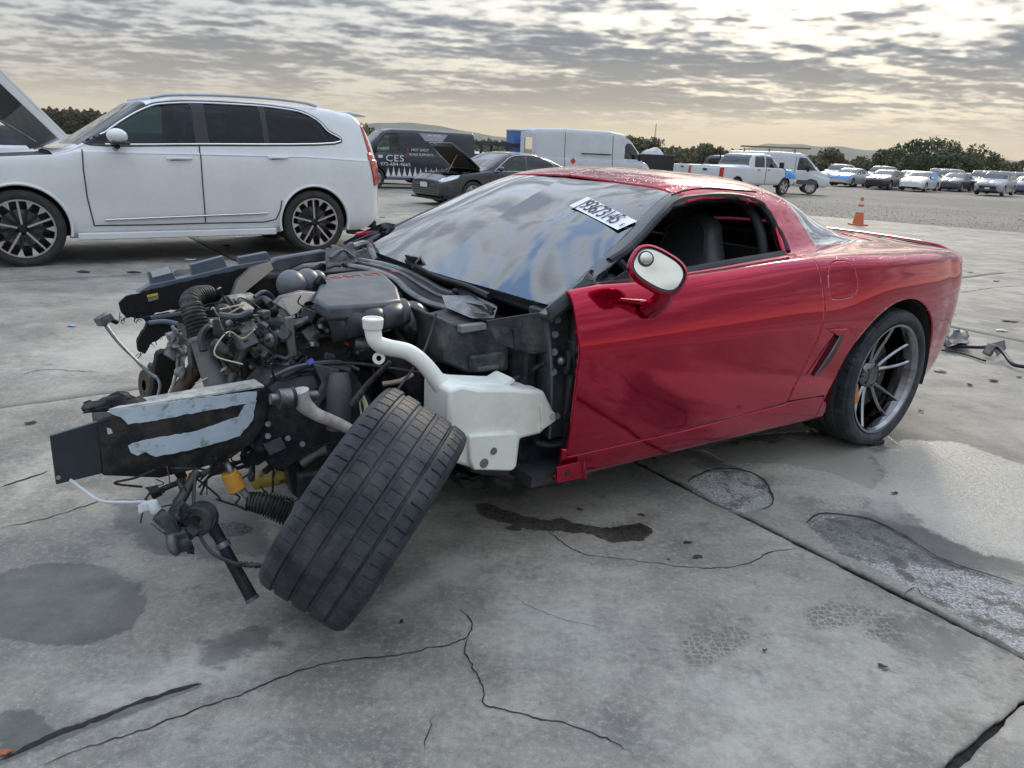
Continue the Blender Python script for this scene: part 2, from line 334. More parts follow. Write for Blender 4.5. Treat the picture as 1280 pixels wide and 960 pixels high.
# ================================================================== GROUND
class NT:
    def __init__(s, mt): s.nt = mt.node_tree; s.N = s.nt.nodes.new; s.L = s.nt.links.new; s.tc = s.N('ShaderNodeTexCoord')
    def m(s, op, a, b=None, c=None, clamp=False):
        n = s.N('ShaderNodeMath'); n.operation = op; n.use_clamp = clamp
        for i, v in enumerate((a, b, c)):
            if v is None: continue
            if isinstance(v, (int, float)): n.inputs[i].default_value = v
            else: s.L(v, n.inputs[i])
        return n.outputs[0]
    def noise(s, scale, detail=5, rough=.6, dist=0.0, vec=None, stretch=None):
        n = s.N('ShaderNodeTexNoise'); n.inputs['Scale'].default_value = scale; n.inputs['Detail'].default_value = detail; n.inputs['Roughness'].default_value = rough; n.inputs['Distortion'].default_value = dist
        v = vec or s.tc.outputs['Object']
        if stretch:
            mp = s.N('ShaderNodeMapping'); mp.inputs['Rotation'].default_value = (0, 0, stretch[0]); mp.inputs['Scale'].default_value = stretch[1]; s.L(v, mp.inputs[0]); v = mp.outputs[0]
        s.L(v, n.inputs['Vector']); return n.outputs[0]
    def voro(s, scale, feature='F1', rnd=1.0):
        n = s.N('ShaderNodeTexVoronoi'); n.feature = feature; n.inputs['Scale'].default_value = scale; n.inputs['Randomness'].default_value = rnd; s.L(s.tc.outputs['Object'], n.inputs['Vector']); return n.outputs['Distance']
    def step(s, v, a, b, o0=0.0, o1=1.0):
        n = s.N('ShaderNodeMapRange'); n.interpolation_type = 'SMOOTHSTEP'; s.L(v, n.inputs[0]); n.inputs[1].default_value = a; n.inputs[2].default_value = b; n.inputs[3].default_value = o0; n.inputs[4].default_value = o1; return n.outputs[0]
    def att(s, name): n = s.N('ShaderNodeAttribute'); n.attribute_name = name; return n.outputs['Fac']
    def ramp(s, f, pts):
        n = s.N('ShaderNodeValToRGB'); s.L(f, n.inputs[0]); cr = n.color_ramp
        while len(cr.elements) < len(pts): cr.elements.new(.5)
        for e, (p, c) in zip(cr.elements, pts): e.position = p; e.color = (*c, 1)
        return n.outputs[0]
    def mix(s, f, a, b, mode='MIX'):
        n = s.N('ShaderNodeMix'); n.data_type = 'RGBA'; n.blend_type = mode
        if isinstance(f, (int, float)): n.inputs[0].default_value = f
        else: s.L(f, n.inputs[0])
        for i, v in ((6, a), (7, b)):
            if isinstance(v, tuple): n.inputs[i].default_value = (*v, 1)
            else: s.L(v, n.inputs[i])
        return n.outputs[2]
    def bump(s, h, strength, dist, prev=None):
        n = s.N('ShaderNodeBump'); n.inputs['Strength'].default_value = strength; n.inputs['Distance'].default_value = dist; s.L(h, n.inputs['Height'])
        if prev: s.L(prev, n.inputs['Normal'])
        return n.outputs[0]
def newmat(name):
    mt = bpy.data.materials.new(name); mt.use_nodes = True; MATS[name] = mt; return mt, NT(mt), mt.node_tree.nodes['Principled BSDF']

def concrete_mat():
    mt, s, b = newmat('concrete')
    big = s.noise(.55, 4, .62); mid = s.noise(2.6, 5, .68); fine = s.noise(55, 3, .7); speck = s.noise(240, 1, .6)
    trow = s.noise(1.1, 4, .65, stretch=(R(-26), (1.0, 4.5, 1)))          # faint broom / traffic streaks
    c = s.ramp(big, [(.30, (.130, .122, .106)), (.5, (.235, .220, .188)), (.70, (.345, .322, .270))])
    c = s.mix(s.step(mid, .46, .66, 0, .62), c, (.385, .362, .315))
    c = s.mix(s.step(mid, .48, .34, 0, .6), c, (.105, .101, .093))
    c = s.mix(s.step(trow, .50, .66, 0, .5), c, (.17, .165, .155))
    c = s.mix(s.step(fine, .50, .66, 0, .36), c, (.46, .43, .37)); c = s.mix(s.step(fine, .47, .32, 0, .38), c, (.10, .097, .09))
    c = s.mix(s.step(speck, .60, .74, 0, .45), c, (.10, .10, .10)); c = s.mix(s.step(speck, .38, .26, 0, .4), c, (.52, .51, .48))
    cell = s.noise(7.5, 5, .72)
    c = s.mix(s.step(cell, .56, .68, 0, .6), c, (.13, .122, .108))           # scattered dirty blotches
    edge = s.noise(9, 4, .7); edge2 = s.noise(38, 3, .7)
    def soft(name, k=.55, lo=.42, hi=.58):
        v = s.m('ADD', s.att(name), s.m('ADD', s.m('MULTIPLY', s.m('SUBTRACT', edge, .5), k), s.m('MULTIPLY', s.m('SUBTRACT', edge2, .5), k*.6))); return s.step(v, lo, hi)
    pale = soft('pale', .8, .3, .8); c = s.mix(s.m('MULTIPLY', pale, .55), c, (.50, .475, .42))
    spall = soft('spall', .35)
    agg = s.noise(130, 3, .8); agg2 = s.noise(11, 5, .75)
    sc = s.ramp(agg, [(.34, (.10, .098, .092)), (.5, (.33, .325, .31)), (.64, (.60, .59, .56))]); sc = s.mix(s.step(agg2, .50, .60, 0, .85), sc, (.105, .092, .072))
    c = s.mix(spall, c, sc)
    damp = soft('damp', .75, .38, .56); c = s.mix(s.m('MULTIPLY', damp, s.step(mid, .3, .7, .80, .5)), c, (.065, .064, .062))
    oil = soft('oil', 1.15, .40, .56); c = s.mix(s.m('MULTIPLY', oil, s.step(mid, .3, .65, .96, .70)), c, (.026, .019, .013))
    wet = soft('wet', .7, .40, .60); c = s.mix(s.m('MULTIPLY', wet, .55), c, (.13, .115, .09))
    fm = s.m('MULTIPLY', s.step(s.att('foot'), .15, .5), s.step(s.m('ADD', s.voro(50, 'DISTANCE_TO_EDGE', .55), s.m('MULTIPLY', edge2, .30)), .20, .30)); c = s.mix(s.m('MULTIPLY', fm, s.step(edge, .3, .65, .45, .75)), c, (.10, .085, .065))
    painted_sheen = soft('painted_sheen', .7, .40, .60); c = s.mix(s.m('MULTIPLY', painted_sheen, .55), c, (.46, .44, .385))  # bright wet reflection painted as a paler tint over drying concrete, smoother too
    s.L(c, b.inputs['Base Color'])
    ro = s.step(fine, .3, .7, .62, .9)
    ro = s.m('SUBTRACT', ro, s.m('ADD', s.m('MULTIPLY', wet, .62), s.m('ADD', s.m('MULTIPLY', oil, .42), s.m('ADD', s.m('MULTIPLY', damp, .12), s.m('MULTIPLY', painted_sheen, .42)))))
    s.L(s.m('MAXIMUM', ro, .09), b.inputs['Roughness'])
    dry = s.m('SUBTRACT', 1.0, s.m('MULTIPLY', wet, .93))
    h = s.m('ADD', s.m('MULTIPLY', fine, .6), s.m('MULTIPLY', speck, .25)); h = s.m('MULTIPLY', h, dry)
    h = s.m('ADD', h, s.m('MULTIPLY', spall, s.m('ADD', s.m('MULTIPLY', agg, 2.6), s.m('MULTIPLY', agg2, 3.0))))
    h = s.m('ADD', h, s.m('MULTIPLY', cell, .7))
    s.L(s.bump(h, .55, .006), b.inputs['Normal'])
    return mt
M_CONC = concrete_mat()
def gravel_mat():
    mt, s, b = newmat('gravel')
    v = s.voro(22); n1 = s.noise(.09, 6, .6); n2 = s.noise(1.4, 7, .7); n3 = s.noise(30, 3, .7)
    c = s.ramp(n3, [(.28, (.12, .11, .095)), (.5, (.26, .24, .205)), (.72, (.42, .39, .34))]); c = s.mix(s.step(v, .35, .75, 0, .6), c, (.10, .09, .075))
    c = s.mix(s.step(n2, .5, .72, 0, .55), c, (.17, .14, .105)); c = s.mix(s.step(n1, .45, .62, 0, .45), c, (.33, .30, .255))
    # rough grass a good way out
    ge = s.N('ShaderNodeVectorMath'); ge.operation = 'LENGTH'; s.L(s.tc.outputs['Object'], ge.inputs[0]); far = s.step(ge.outputs['Value'], 85, 130)
    g = s.ramp(s.noise(.05, 8, .7), [(.3, (.075, .068, .035)), (.7, (.16, .13, .07))]); c = s.mix(far, c, g)
    s.L(c, b.inputs['Base Color']); b.inputs['Roughness'].default_value = .95
    s.L(s.bump(s.m('ADD', s.m('MULTIPLY', v, -1.0), n2), .8, .03), b.inputs['Normal']); return mt
M_GRAV = gravel_mat()
M_CRACK = mat('crack_dirt', (.022, .021, .020), .95, var=.5, scale=60)
M_JOINT = mat('joint_filler', (.030, .029, .027), .85, var=.5, scale=35, bump=.6, bscale=90)

# far ground
me_r = [0, 6, 11.5, 13, 15.5, 18, 20, 22, 28, 35, 45, 55, 70, 90, 120, 300, 400, 900, 2500, 9000]; V = [(0, 0, -.05)]; F = []; n = 72
for r in me_r[1:]:
    for j in range(n): a = 2*math.pi*j/n; V.append((r*math.cos(a), r*math.sin(a), float(gz(r, 0))-.05))
F = [(0, 1+j, 1+(j+1) % n) for j in range(n)]
for k in range(len(me_r)-2):
    for j in range(n): a = 1+k*n+j; b = 1+k*n+(j+1) % n; F.append((a, a+n, b+n, b))
tag(mesh_obj('ground', V, F, M_GRAV, smooth=False), 'gravel lot and dry open ground reaching to the horizon', None, kind='structure')

# concrete apron of jointed slabs
EDGE_A, EDGE_B = Gd(1045, 272)[:2], Gd(1280, 291)[:2]      # gravel border
ed = nrm(EDGE_B-EDGE_A); en = np.array([-ed[1], ed[0]])                # normal pointing away
def inside_edge(P): return -((P[:, :2]-EDGE_A) @ en) + .18*np.sin(P[:, 0]*1.7+P[:, 1])*0 + .10*np.array([mnoise.noise(Vector((p[0]*.9, p[1]*.9, 3))) for p in P])
PL = [-11.23, -6.73, -2.23, 2.268, 6.77, 11.27, 15.77, 20.27, 24.77]; QL = [-34.24+3.75*k for k in range(11)]   # ..., -4.24, -.49, 3.26
def gp(*pix): return np.array([G(u, v)[:2] for u, v in pix])
def ellpoly(u, v, a, b, n=20): return gp(*[(u+a*math.cos(t), v+b*math.sin(t)) for t in np.linspace(0, 2*math.pi, n, endpoint=False)])
STAIN = {
 'damp': [(ellpoly(75, 755, 108, 52), .05), (ellpoly(25, 912, 38, 24), .03), (gp((150, 625), (230, 612), (330, 640), (335, 690), (280, 700), (190, 690), (145, 660)), .12), (ellpoly(305, 668, 20, 14), .02),
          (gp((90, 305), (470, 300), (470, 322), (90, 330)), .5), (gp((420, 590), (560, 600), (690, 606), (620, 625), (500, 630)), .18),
          (gp((800, 540), (1010, 505), (1060, 560), (900, 590)), .25), (gp((1010, 655), (1080, 640), (1280, 700), (1280, 720), (1050, 690)), .1), (gp((250, 800), (330, 780), (345, 805), (260, 830)), .1),
          (ellpoly(1180, 800, 50, 26), .4), (gp((0, 935), (60, 915), (245, 853), (255, 858), (80, 925), (0, 955)), .03)],
 'oil': [(gp((592, 630), (606, 628), (640, 640), (655, 645), (690, 650), (700, 646), (720, 655), (760, 660), (800, 655), (816, 660), (806, 675), (770, 678), (745, 672), (735, 668), (700, 664), (665, 662), (640, 655), (615, 650), (597, 640)), .022),
         (ellpoly(873, 696, 7, 4, 8), .008), (ellpoly(858, 678, 5, 2.5, 8), .006), (ellpoly(725, 635, 4, 3, 8), .006), (ellpoly(802, 644, 4, 3, 8), .006), (ellpoly(1103, 835, 6, 4, 8), .006), (ellpoly(835, 697, 4, 3, 8), .006), (ellpoly(640, 660, 9, 3, 8), .008),
         (gp((885, 560), (935, 548), (985, 552), (1005, 563), (960, 580), (900, 578)), .03), (ellpoly(285, 662, 32, 9, 10), .03)],
 'wet': [(gp((878, 562), (930, 545), (1010, 538), (1080, 560), (1110, 590), (1090, 612), (1040, 590), (980, 580), (910, 580)), .05), 
         (gp((1010, 530), (1110, 545), (1130, 560), (1060, 570)), .05)],
 'painted_sheen': [(gp((1095, 570), (1130, 550), (1200, 553), (1290, 585), (1290, 705), (1220, 690), (1150, 655), (1110, 620)), .08), (gp((860, 560), (1080, 540), (1110, 600), (1060, 640), (960, 600)), .2)],
 'spall': [(gp((860, 600), (885, 588), (925, 588), (955, 600), (966, 628), (930, 640), (890, 628), (868, 612)), .02), (gp((1010, 655), (1030, 643), (1080, 648), (1120, 665), (1180, 700), (1290, 735), (1290, 822), (1200, 770), (1120, 722), (1050, 690)), .025)],
 'foot': [(gp((852, 800), (880, 790), (920, 783), (937, 795), (915, 812), (880, 832), (862, 830)), .02), (gp((945, 592), (1010, 596), (1008, 606), (950, 606)), .02), (gp((1045, 620), (1085, 622), (1085, 634), (1050, 634)), .02), (gp((1008, 765), (1040, 752), (1076, 762), (1060, 780), (1015, 785)), .03),
          (gp((1080, 760), (1110, 770), (1125, 800), (1090, 795)), .05)],
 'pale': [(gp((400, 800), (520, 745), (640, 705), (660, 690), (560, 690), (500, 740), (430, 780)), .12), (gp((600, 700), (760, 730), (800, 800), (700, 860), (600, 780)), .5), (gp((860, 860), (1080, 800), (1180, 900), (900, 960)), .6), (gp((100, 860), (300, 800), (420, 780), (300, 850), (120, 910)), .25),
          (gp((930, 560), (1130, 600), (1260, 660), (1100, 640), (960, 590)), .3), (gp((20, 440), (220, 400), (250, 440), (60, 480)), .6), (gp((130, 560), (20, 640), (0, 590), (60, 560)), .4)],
}
_p = np.arange(-11.2, 24, .8); _q = np.arange(-34.2, 3.3, .8); _U, _W = np.meshgrid(_p, _q, indexing='ij'); _X = (_U[..., None]*E1+_W[..., None]*E2).reshape(-1, 2)
_V = np.concatenate([_X, (gz(_X[:, 0], _X[:, 1])-.024)[:, None]], 1); _V, _T = clip(_V, grid_tris(len(_p), len(_q))[:, ::-1], inside_edge(_V)-.05)
apron = mesh_obj('concrete_apron', _V, _T, M_JOINT, smooth=True)
tag(apron, 'wet grey jointed concrete apron with cracks, oil stains and spalled patches', None, kind='structure')
# normals of the base must face up
def flip_up(o):
    bm = bmesh.new(); bm.from_mesh(o.data); bmesh.ops.recalc_face_normals(bm, faces=bm.faces)
    if sum(f.normal.z for f in bm.faces) < 0: bmesh.ops.reverse_faces(bm, faces=bm.faces)
    bm.to_mesh(o.data); bm.free()
def slab(p0, p1, q0, q1):
    c = xy((p0+p1)/2, (q0+q1)/2); dist = np.hypot(*c); res = .022 if (dist < 5.2 and p1 > -1 and c[1] > -1.5) else (.11 if dist < 13 else .4)
    nu = max(2, int((p1-p0)/res)+1); nv = max(2, int((q1-q0)/res)+1); g = .009; ga = .017 if abs(p0-2.268) < .01 else g; gb = .017 if abs(p1-2.268) < .01 else g
    u = np.linspace(p0+ga, p1-gb, nu); v = np.linspace(q0+.005, q1-.005, nv); U, W = np.meshgrid(u, v, indexing='ij')
    if res < .2:      # chipped arrises
        def jit(a, s): return np.array([.005*mnoise.noise(Vector((x*75, s, 8)))+.006*mnoise.noise(Vector((x*9, s, 1)))+.004*mnoise.noise(Vector((x*31, s, 2))) - .016*max(0, mnoise.noise(Vector((x*2.3, s, 5)))) for x in a])
        U[0, :] -= jit(v, p0); U[-1, :] += jit(v, p1); W[:, 0] -= jit(u, q0+50); W[:, -1] += jit(u, q1+50)
    X = U[..., None]*E1+W[..., None]*E2; Z = np.zeros_like(U); V = np.concatenate([X, Z[..., None]], -1).reshape(-1, 3); T = grid_tris(nu, nv)[:, ::-1]
    if res < .2:
        Z2 = np.array([.004*mnoise.noise(Vector((a[0]*.8, a[1]*.8, 9))) for a in V]) if res > .05 else 0
        V[:, 2] += Z2
    if p1 > 11:
        k = inside_edge(V)
        if (k < 0).all(): return
        if (k < 0).any(): V, T = clip(V, T, k)
    V[:, 2] += gz(V[:, 0], V[:, 1])
    A = {}
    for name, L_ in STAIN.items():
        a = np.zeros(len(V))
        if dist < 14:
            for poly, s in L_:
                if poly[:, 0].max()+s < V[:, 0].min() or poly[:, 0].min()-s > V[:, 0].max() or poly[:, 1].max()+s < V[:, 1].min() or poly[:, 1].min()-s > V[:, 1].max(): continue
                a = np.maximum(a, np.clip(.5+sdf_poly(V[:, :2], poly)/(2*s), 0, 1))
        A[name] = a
    if res < .05:
        rough = np.array([mnoise.noise(Vector((a[0]*14, a[1]*14, 4)))+.6*mnoise.noise(Vector((a[0]*33, a[1]*33, 6))) if k > .01 else 0 for a, k in zip(V, A['spall'])])
        V[:, 2] += -A['spall']*(.010-.006*rough)
    # skirt so that the joint shows a real edge
    o = mesh_obj('slab', V, T, M_CONC, apron, smooth=True)
    if res < .2:
        md = o.modifiers.new('solid', 'SOLIDIFY'); md.thickness = .02; md.offset = -1
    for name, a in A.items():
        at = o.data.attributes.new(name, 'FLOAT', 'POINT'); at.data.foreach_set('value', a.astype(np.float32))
    flip_up(o) if len(T) < 400 else None
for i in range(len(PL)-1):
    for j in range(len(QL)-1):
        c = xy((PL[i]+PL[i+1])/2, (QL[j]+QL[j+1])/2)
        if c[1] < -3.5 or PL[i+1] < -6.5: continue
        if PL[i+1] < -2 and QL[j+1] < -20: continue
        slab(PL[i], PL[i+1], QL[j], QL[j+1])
def crack(pix, w=.004, seed=0, jag=.012):
    P = gp(*pix); P = spline(P, 6) if len(P) > 2 else np.array([P[0]*(1-t)+P[1]*t for t in np.linspace(0, 1, 20)])
    d = np.concatenate([[0], np.cumsum(np.linalg.norm(np.diff(P, axis=0), axis=1))]); m = max(6, int(d[-1]/.012)); t = np.linspace(0, d[-1], m)
    Q = np.stack([np.interp(t, d, P[:, i]) for i in (0, 1)], 1); T = np.gradient(Q, axis=0); T /= np.linalg.norm(T, axis=1)[:, None]+1e-9; Nn = np.stack([-T[:, 1], T[:, 0]], 1)
    off = np.array([jag*(mnoise.noise(Vector((x*7, seed, 0)))+.7*mnoise.noise(Vector((x*22, seed, 1)))+.5*mnoise.noise(Vector((x*60, seed, 2)))) for x in t]); Q = Q+Nn*off[:, None]
    ww = np.array([w*(.55+.8*abs(mnoise.noise(Vector((x*18, seed, 5))))+.5*mnoise.noise(Vector((x*5, seed, 7)))) for x in t]); ww = np.maximum(ww, w*.12)*np.minimum(1, np.minimum(np.arange(m), np.arange(m)[::-1])/5+.15)
    mb = MB(); z = np.full((m, 1), .0022); mb.strip(np.hstack([Q-Nn*ww[:, None]/2, z]), np.hstack([Q+Nn*ww[:, None]/2, z])); mb.build('crack', M_CRACK, apron, smooth=False)
for k, (px, w, jg) in enumerate([
 ([(50, 958), (140, 925), (230, 893), (330, 858), (400, 830), (480, 822), (540, 810), (585, 797), (588, 775), (575, 762)], .0055, .012),
 ([(588, 797), (580, 812), (590, 835), (606, 858), (605, 880), (640, 890), (700, 905), (745, 918), (790, 945)], .0055, .012), ([(545, 892), (538, 915), (530, 945)], .003, .01),
 ([(685, 662), (720, 690), (760, 697), (830, 705), (900, 710), (940, 705), (965, 690), (1000, 686)], .0045, .012), ([(0, 610), (30, 600), (62, 588)], .012, .01), ([(0, 662), (60, 648), (100, 634), (140, 622)], .005, .012),
 ([(470, 745), (478, 735), (480, 700)], .002, .008), ([(860, 601), (885, 588), (925, 587), (955, 600), (966, 628), (950, 638)], .010, .006), ([(1008, 655), (1030, 642), (1080, 647), (1120, 664), (1180, 700), (1280, 733)], .010, .008),
 ([(1130, 745), (1145, 735), (1160, 748), (1190, 752)], .006, .01), ([(1200, 366), (1240, 360), (1280, 357)], .012, .01), ([(1190, 362), (1280, 378)], .008, .02),
 ([(0, 950), (60, 923), (130, 895), (200, 870), (252, 855)], .020, .01), ([(640, 745), (690, 770), (760, 790)], .0015, .015), ([(20, 470), (60, 462), (120, 466)], .006, .02)]): crack(px, w, k*3.1, jg)
# gravel stones lying proud near the border
def stones():
    V = []; F = []; base = np.array([(1, 0, -.3), (-.5, .87, -.3), (-.5, -.87, -.3), (.1, .1, .7), (.5, .6, .1)])
    for k in range(5200):
        s_ = random.uniform(-6, 22); t = abs(random.gauss(0, 1))*6+random.uniform(-.1, .2); c = EDGE_A+ed*s_+en*t
        r = random.uniform(.012, .035)*(1.6 if random.random() < .06 else 1); a = random.uniform(0, 6.3); ca, sa = math.cos(a), math.sin(a); b = len(V)
        for p in base: V.append((c[0]+r*(p[0]*ca-p[1]*sa)*random.uniform(.8, 1.2), c[1]+r*(p[0]*sa+p[1]*ca), -.05+float(gz(c[0], c[1]))+r*.35+r*p[2]*.7))
        F += [(b, b+4, b+3), (b+4, b+1, b+3), (b+1, b+2, b+3), (b+2, b, b+3)]
    tag(mesh_obj('gravel', V, F, mat('stone', (.30, .275, .235), .9, var=.45, scale=9), smooth=False), 'loose grey brown gravel along the concrete edge', 'gravel', kind='stuff')
stones()
# ================================================================== THE WRECKED COUPE
CAR = Frame(1.25245, 4.16197, 3.767639, -.021496)
def K(u, v, y): return CAR.hit(u, v, 1, y)          # point of the coupe's lengthwise plane y = const under a pixel
def KX(u, v, x): return CAR.hit(u, v, 0, x)
def KZ(u, v, z): return CAR.hit(u, v, 2, z)
def cdir(u, v): return u*(CR @ CAR.A.T)+v*(CD @ CAR.A.T)
CFc = CF @ CAR.A.T
coupe = thing('wrecked_coupe', 'dark red sports coupe with its front end torn off', 'car', CAR)
M_RED = mat('red_paint', (.45, .002, .034), .10, .82, var=.03, scale=3, cior=1.42, coat=1.0, spec=0)
M_REDW = mat('red_paint_rain', (.45, .002, .034), .10, .82, var=.04, scale=3, cior=1.5, coat=1.0, spec=0, drops=75)
M_REDIN = mat('red_inner', (.22, .01, .02), .45, .2, var=.1)
M_BLK = mat('black_plastic', (.011, .013, .017), .42, spec=.28, var=.35, scale=9, dirt=(.10, .095, .085), dscale=9, damt=.28, bump=.12, bscale=120)
M_BLK2 = mat('black_gloss', (.012, .013, .016), .22, var=.2, scale=6, coat=.3)
M_GREYP = mat('grey_plastic', (.060, .072, .088), .40, var=.16, scale=7, dirt=(.21, .20, .18), dscale=9, damt=.4, bump=.08, bscale=150)
M_DGREY = mat('dark_grey_steel', (.024, .029, .036), .48, .1, spec=.3, var=.3, scale=8, dirt=(.12, .11, .095), dscale=13, damt=.45, bump=.3, bscale=60)
M_STEEL = mat('dull_steel', (.24, .25, .26), .40, .85, var=.3, scale=14, dirt=(.05, .045, .04), dscale=16, damt=.6)
M_ALU = mat('cast_aluminium', (.26, .27, .28), .45, .6, var=.3, scale=20, dirt=(.030, .030, .030), dscale=14, damt=.75, bump=.2, bscale=150)
M_CHROME = mat('smoked_chrome', (.27, .28, .30), .10, 1.0, var=.06, scale=4, rvar=.05)
M_CHROME2 = mat('smoked_chrome_dark', (.16, .165, .175), .14, 1.0, var=.06, scale=4)
M_RUB = mat('tyre_rubber', (.019, .023, .031), .55, spec=.35, var=.3, scale=11, dirt=(.15, .15, .152), dscale=9, damt=.5, bump=.15, bscale=160, dlo=.42, dhi=.72)
M_RUBS = mat('hose_rubber', (.013, .014, .016), .50, spec=.3, var=.3, scale=15, dirt=(.17, .16, .14), dscale=16, damt=.45)
M_IRON = mat('brake_iron', (.10, .085, .075), .6, .6, var=.3)
M_CALI = mat('caliper_orange', (.55, .20, .03), .45)
M_LEATH = mat('black_leather', (.045, .048, .054), .36, var=.2, scale=40, bump=.25, bscale=260)
M_TRIM = mat('interior_trim', (.034, .037, .042), .65, var=.2, bump=.2, bscale=200)
M_WSH = glass('windscreen_glass', (.70, .90, .93), 2.2, 0, .01, 1.52)
M_TINT = glass('tinted_glass', (.16, .26, .24), 1.5, 0, .03)
M_BACKG = glass('hatch_glass', (.42, .52, .50), 3.2, .01, .22)
M_PLAS = mat('milky_plastic', (.80, .82, .76), .38, var=.05, scale=6, dirt=(.40, .34, .22), dscale=4, damt=.45, sss=.25, dlo=.50, dhi=.75)
M_PRIMER = mat('bare_pale_primer', (.48, .58, .66), .55, var=.10, scale=14, dirt=(.12, .11, .10), dscale=18, damt=.6, dlo=.55, dhi=.64)
M_WIREB = mat('black_wire', (.018, .018, .019), .45)
# ---- control sections of the shell, tail to cowl (left half, sill -> roof centre)
SX = [-.86, -.80, -.68, -.45, -.15, .2, .5, .85, 1.25, 1.6, 1.97, 2.25]
def sec(*p): return list(p)
SS = [
 sec((.10, .34), (.60, .36), (.64, .42), (.66, .52), (.67, .70), (.66, .80), (.62, .885), (.48, .905), (.40, .91), (.30, .915), (.2, .915), (0, .918)),
 sec((.10, .27), (.72, .29), (.76, .38), (.785, .52), (.795, .70), (.785, .82), (.745, .905), (.56, .925), (.48, .93), (.38, .935), (.2, .938), (0, .94)),
 sec((.10, .24), (.80, .26), (.845, .36), (.872, .52), (.880, .70), (.868, .835), (.815, .922), (.57, .942), (.50, .947), (.42, .951), (.22, .954), (0, .956)),
 sec((.10, .21), (.86, .22), (.90, .34), (.925, .52), (.932, .70), (.918, .845), (.852, .936), (.59, .958), (.50, .964), (.42, .968), (.25, .974), (0, .978)),
 sec((.10, .19), (.89, .20), (.928, .33), (.950, .50), (.958, .70), (.945, .850), (.882, .938), (.635, .958), (.56, .970), (.47, .985), (.28, 1.006), (0, 1.016)),
 sec((.10, .18), (.885, .20), (.918, .32), (.945, .48), (.960, .70), (.948, .850), (.890, .935), (.685, .957), (.62, 1.005), (.53, 1.062), (.30, 1.115), (0, 1.130)),
 sec((.10, .18), (.868, .205), (.898, .31), (.920, .46), (.944, .70), (.935, .845), (.885, .930), (.738, .950), (.665, 1.045), (.565, 1.150), (.33, 1.207), (0, 1.222)),
 sec((.10, .18), (.860, .205), (.886, .30), (.903, .45), (.932, .70), (.920, .832), (.872, .918), (.785, .935), (.70, 1.055), (.585, 1.183), (.34, 1.232), (0, 1.245)),
 sec((.10, .18), (.855, .205), (.880, .30), (.893, .45), (.922, .69), (.908, .818), (.866, .893), (.800, .905), (.705, 1.035), (.580, 1.160), (.34, 1.202), (0, 1.216)),
 sec((.10, .18), (.850, .205), (.876, .30), (.888, .45), (.915, .685), (.902, .805), (.862, .872), (.812, .882), (.760, .945), (.690, 1.000), (.40, 1.045), (0, 1.062)),
 sec((.10, .18), (.845, .205), (.871, .30), (.882, .45), (.908, .68), (.896, .795), (.856, .852), (.815, .850), (.800, .825), (.775, .805), (.42, .825), (0, .832)),
 sec((.10, .18), (.88, .19), (.900, .30), (.875, .45), (.905, .68), (.893, .79), (.85, .80), (.82, .72), (.80, .67), (.76, .64), (.42, .645), (0, .650)),
]
NSG = 12
for _x, _q in zip(SX, SS):
    if _x >= .5:
        y4 = _q[4][0]; _q[1] = (y4-.060, .205); _q[2] = (y4-.030, .36); _q[3] = (y4-.005, .60); _q[5] = (y4-.030, _q[5][1]); _q[6] = (_q[6][0]-.012, _q[6][1])
    elif _x > -.6: y4 = _q[4][0]; _q[5] = (y4-.020, _q[5][1])
for _q in SS: _q[0] = (_q[1][0]-.045, _q[1][1]-.012)
_g = loft(SX, SS, nx=360, ns=NSG); NXg, NSs = _g.shape[:2]
_s = np.repeat((np.arange(NSs)/NSG)[None, :], NXg, 0)
du = np.gradient(_g, axis=0); dv = np.gradient(_g, axis=1); NRM = np.cross(du, dv); NRM /= np.linalg.norm(NRM, axis=2)[..., None]+1e-9
if NRM[170, 60, 1] < 0: NRM = -NRM
SH_V = np.concatenate([_g, _s[..., None], NRM], -1).reshape(-1, 7); SH_F = grid_tris(NXg, NSs)
tn = np.cross(SH_V[SH_F[:, 1], :3]-SH_V[SH_F[:, 0], :3], SH_V[SH_F[:, 2], :3]-SH_V[SH_F[:, 0], :3])
if (np.einsum('ij,ij->i', tn, SH_V[SH_F[:, 0], 4:7]) < 0).mean() > .5: SH_F = SH_F[:, ::-1]
def xz(V): return V[:, [0, 2]]
def region(fn, base=None):
    V, F = base if base is not None else (SH_V, SH_F)
    fs = fn(V) if not isinstance(fn, list) else None
    if fs is not None: return clip(V, F, fs)
    for f in fn:
        V, F = clip(V, F, f(V))
        if len(F) == 0: break
    return V, F
ARCH = lambda V: np.hypot((V[:, 0]-.012)*.945, V[:, 2]-.345)-.396                    # outside the wheel arch
DOORP = spline([(1.962, .875), (1.958, .74), (1.945, .50), (1.935, .30), (1.4, .288), (.72, .305), (.705, .40), (.63, .60), (.632, .75), (.655, .90), (.67, .925)], 1)
DOORP = np.array([(1.964, .95), (1.958, .74), (1.945, .50), (1.935, .288), (1.4, .290), (.735, .315), (.72, .40), (.645, .60), (.640, .75), (.672, .95)])
inb = lambda V: 7.02-V[:, 3]                                                     # below the belt line
HXL = lambda V: V[:, 0]-(.425+(V[:, 2]-.945)*.55)                                 # ahead of the hatch edge
WINP = np.array([(1.86, .862), (1.60, .975), (1.30, 1.118), (1.12, 1.150), (.93, 1.158), (.775, 1.135), (.725, 1.06), (.735, .925), (1.2, .86), (1.5, .83)])
HDR = lambda V: V[:, 0]-(1.325-.24*V[:, 1]**2)                                   # ahead of the screen header
FUEL = spline([(.585, .905), (.455, .915), (.415, .86), (.425, .785), (.565, .768), (.60, .80)], 4, True)
HAND = spline([(.655, .905), (.615, .91), (.61, .775), (.645, .765)], 3, True)
SCO_ = np.array([(.520, .628), (.488, .622), (.545, .55), (.64, .445), (.662, .436), (.60, .53)])
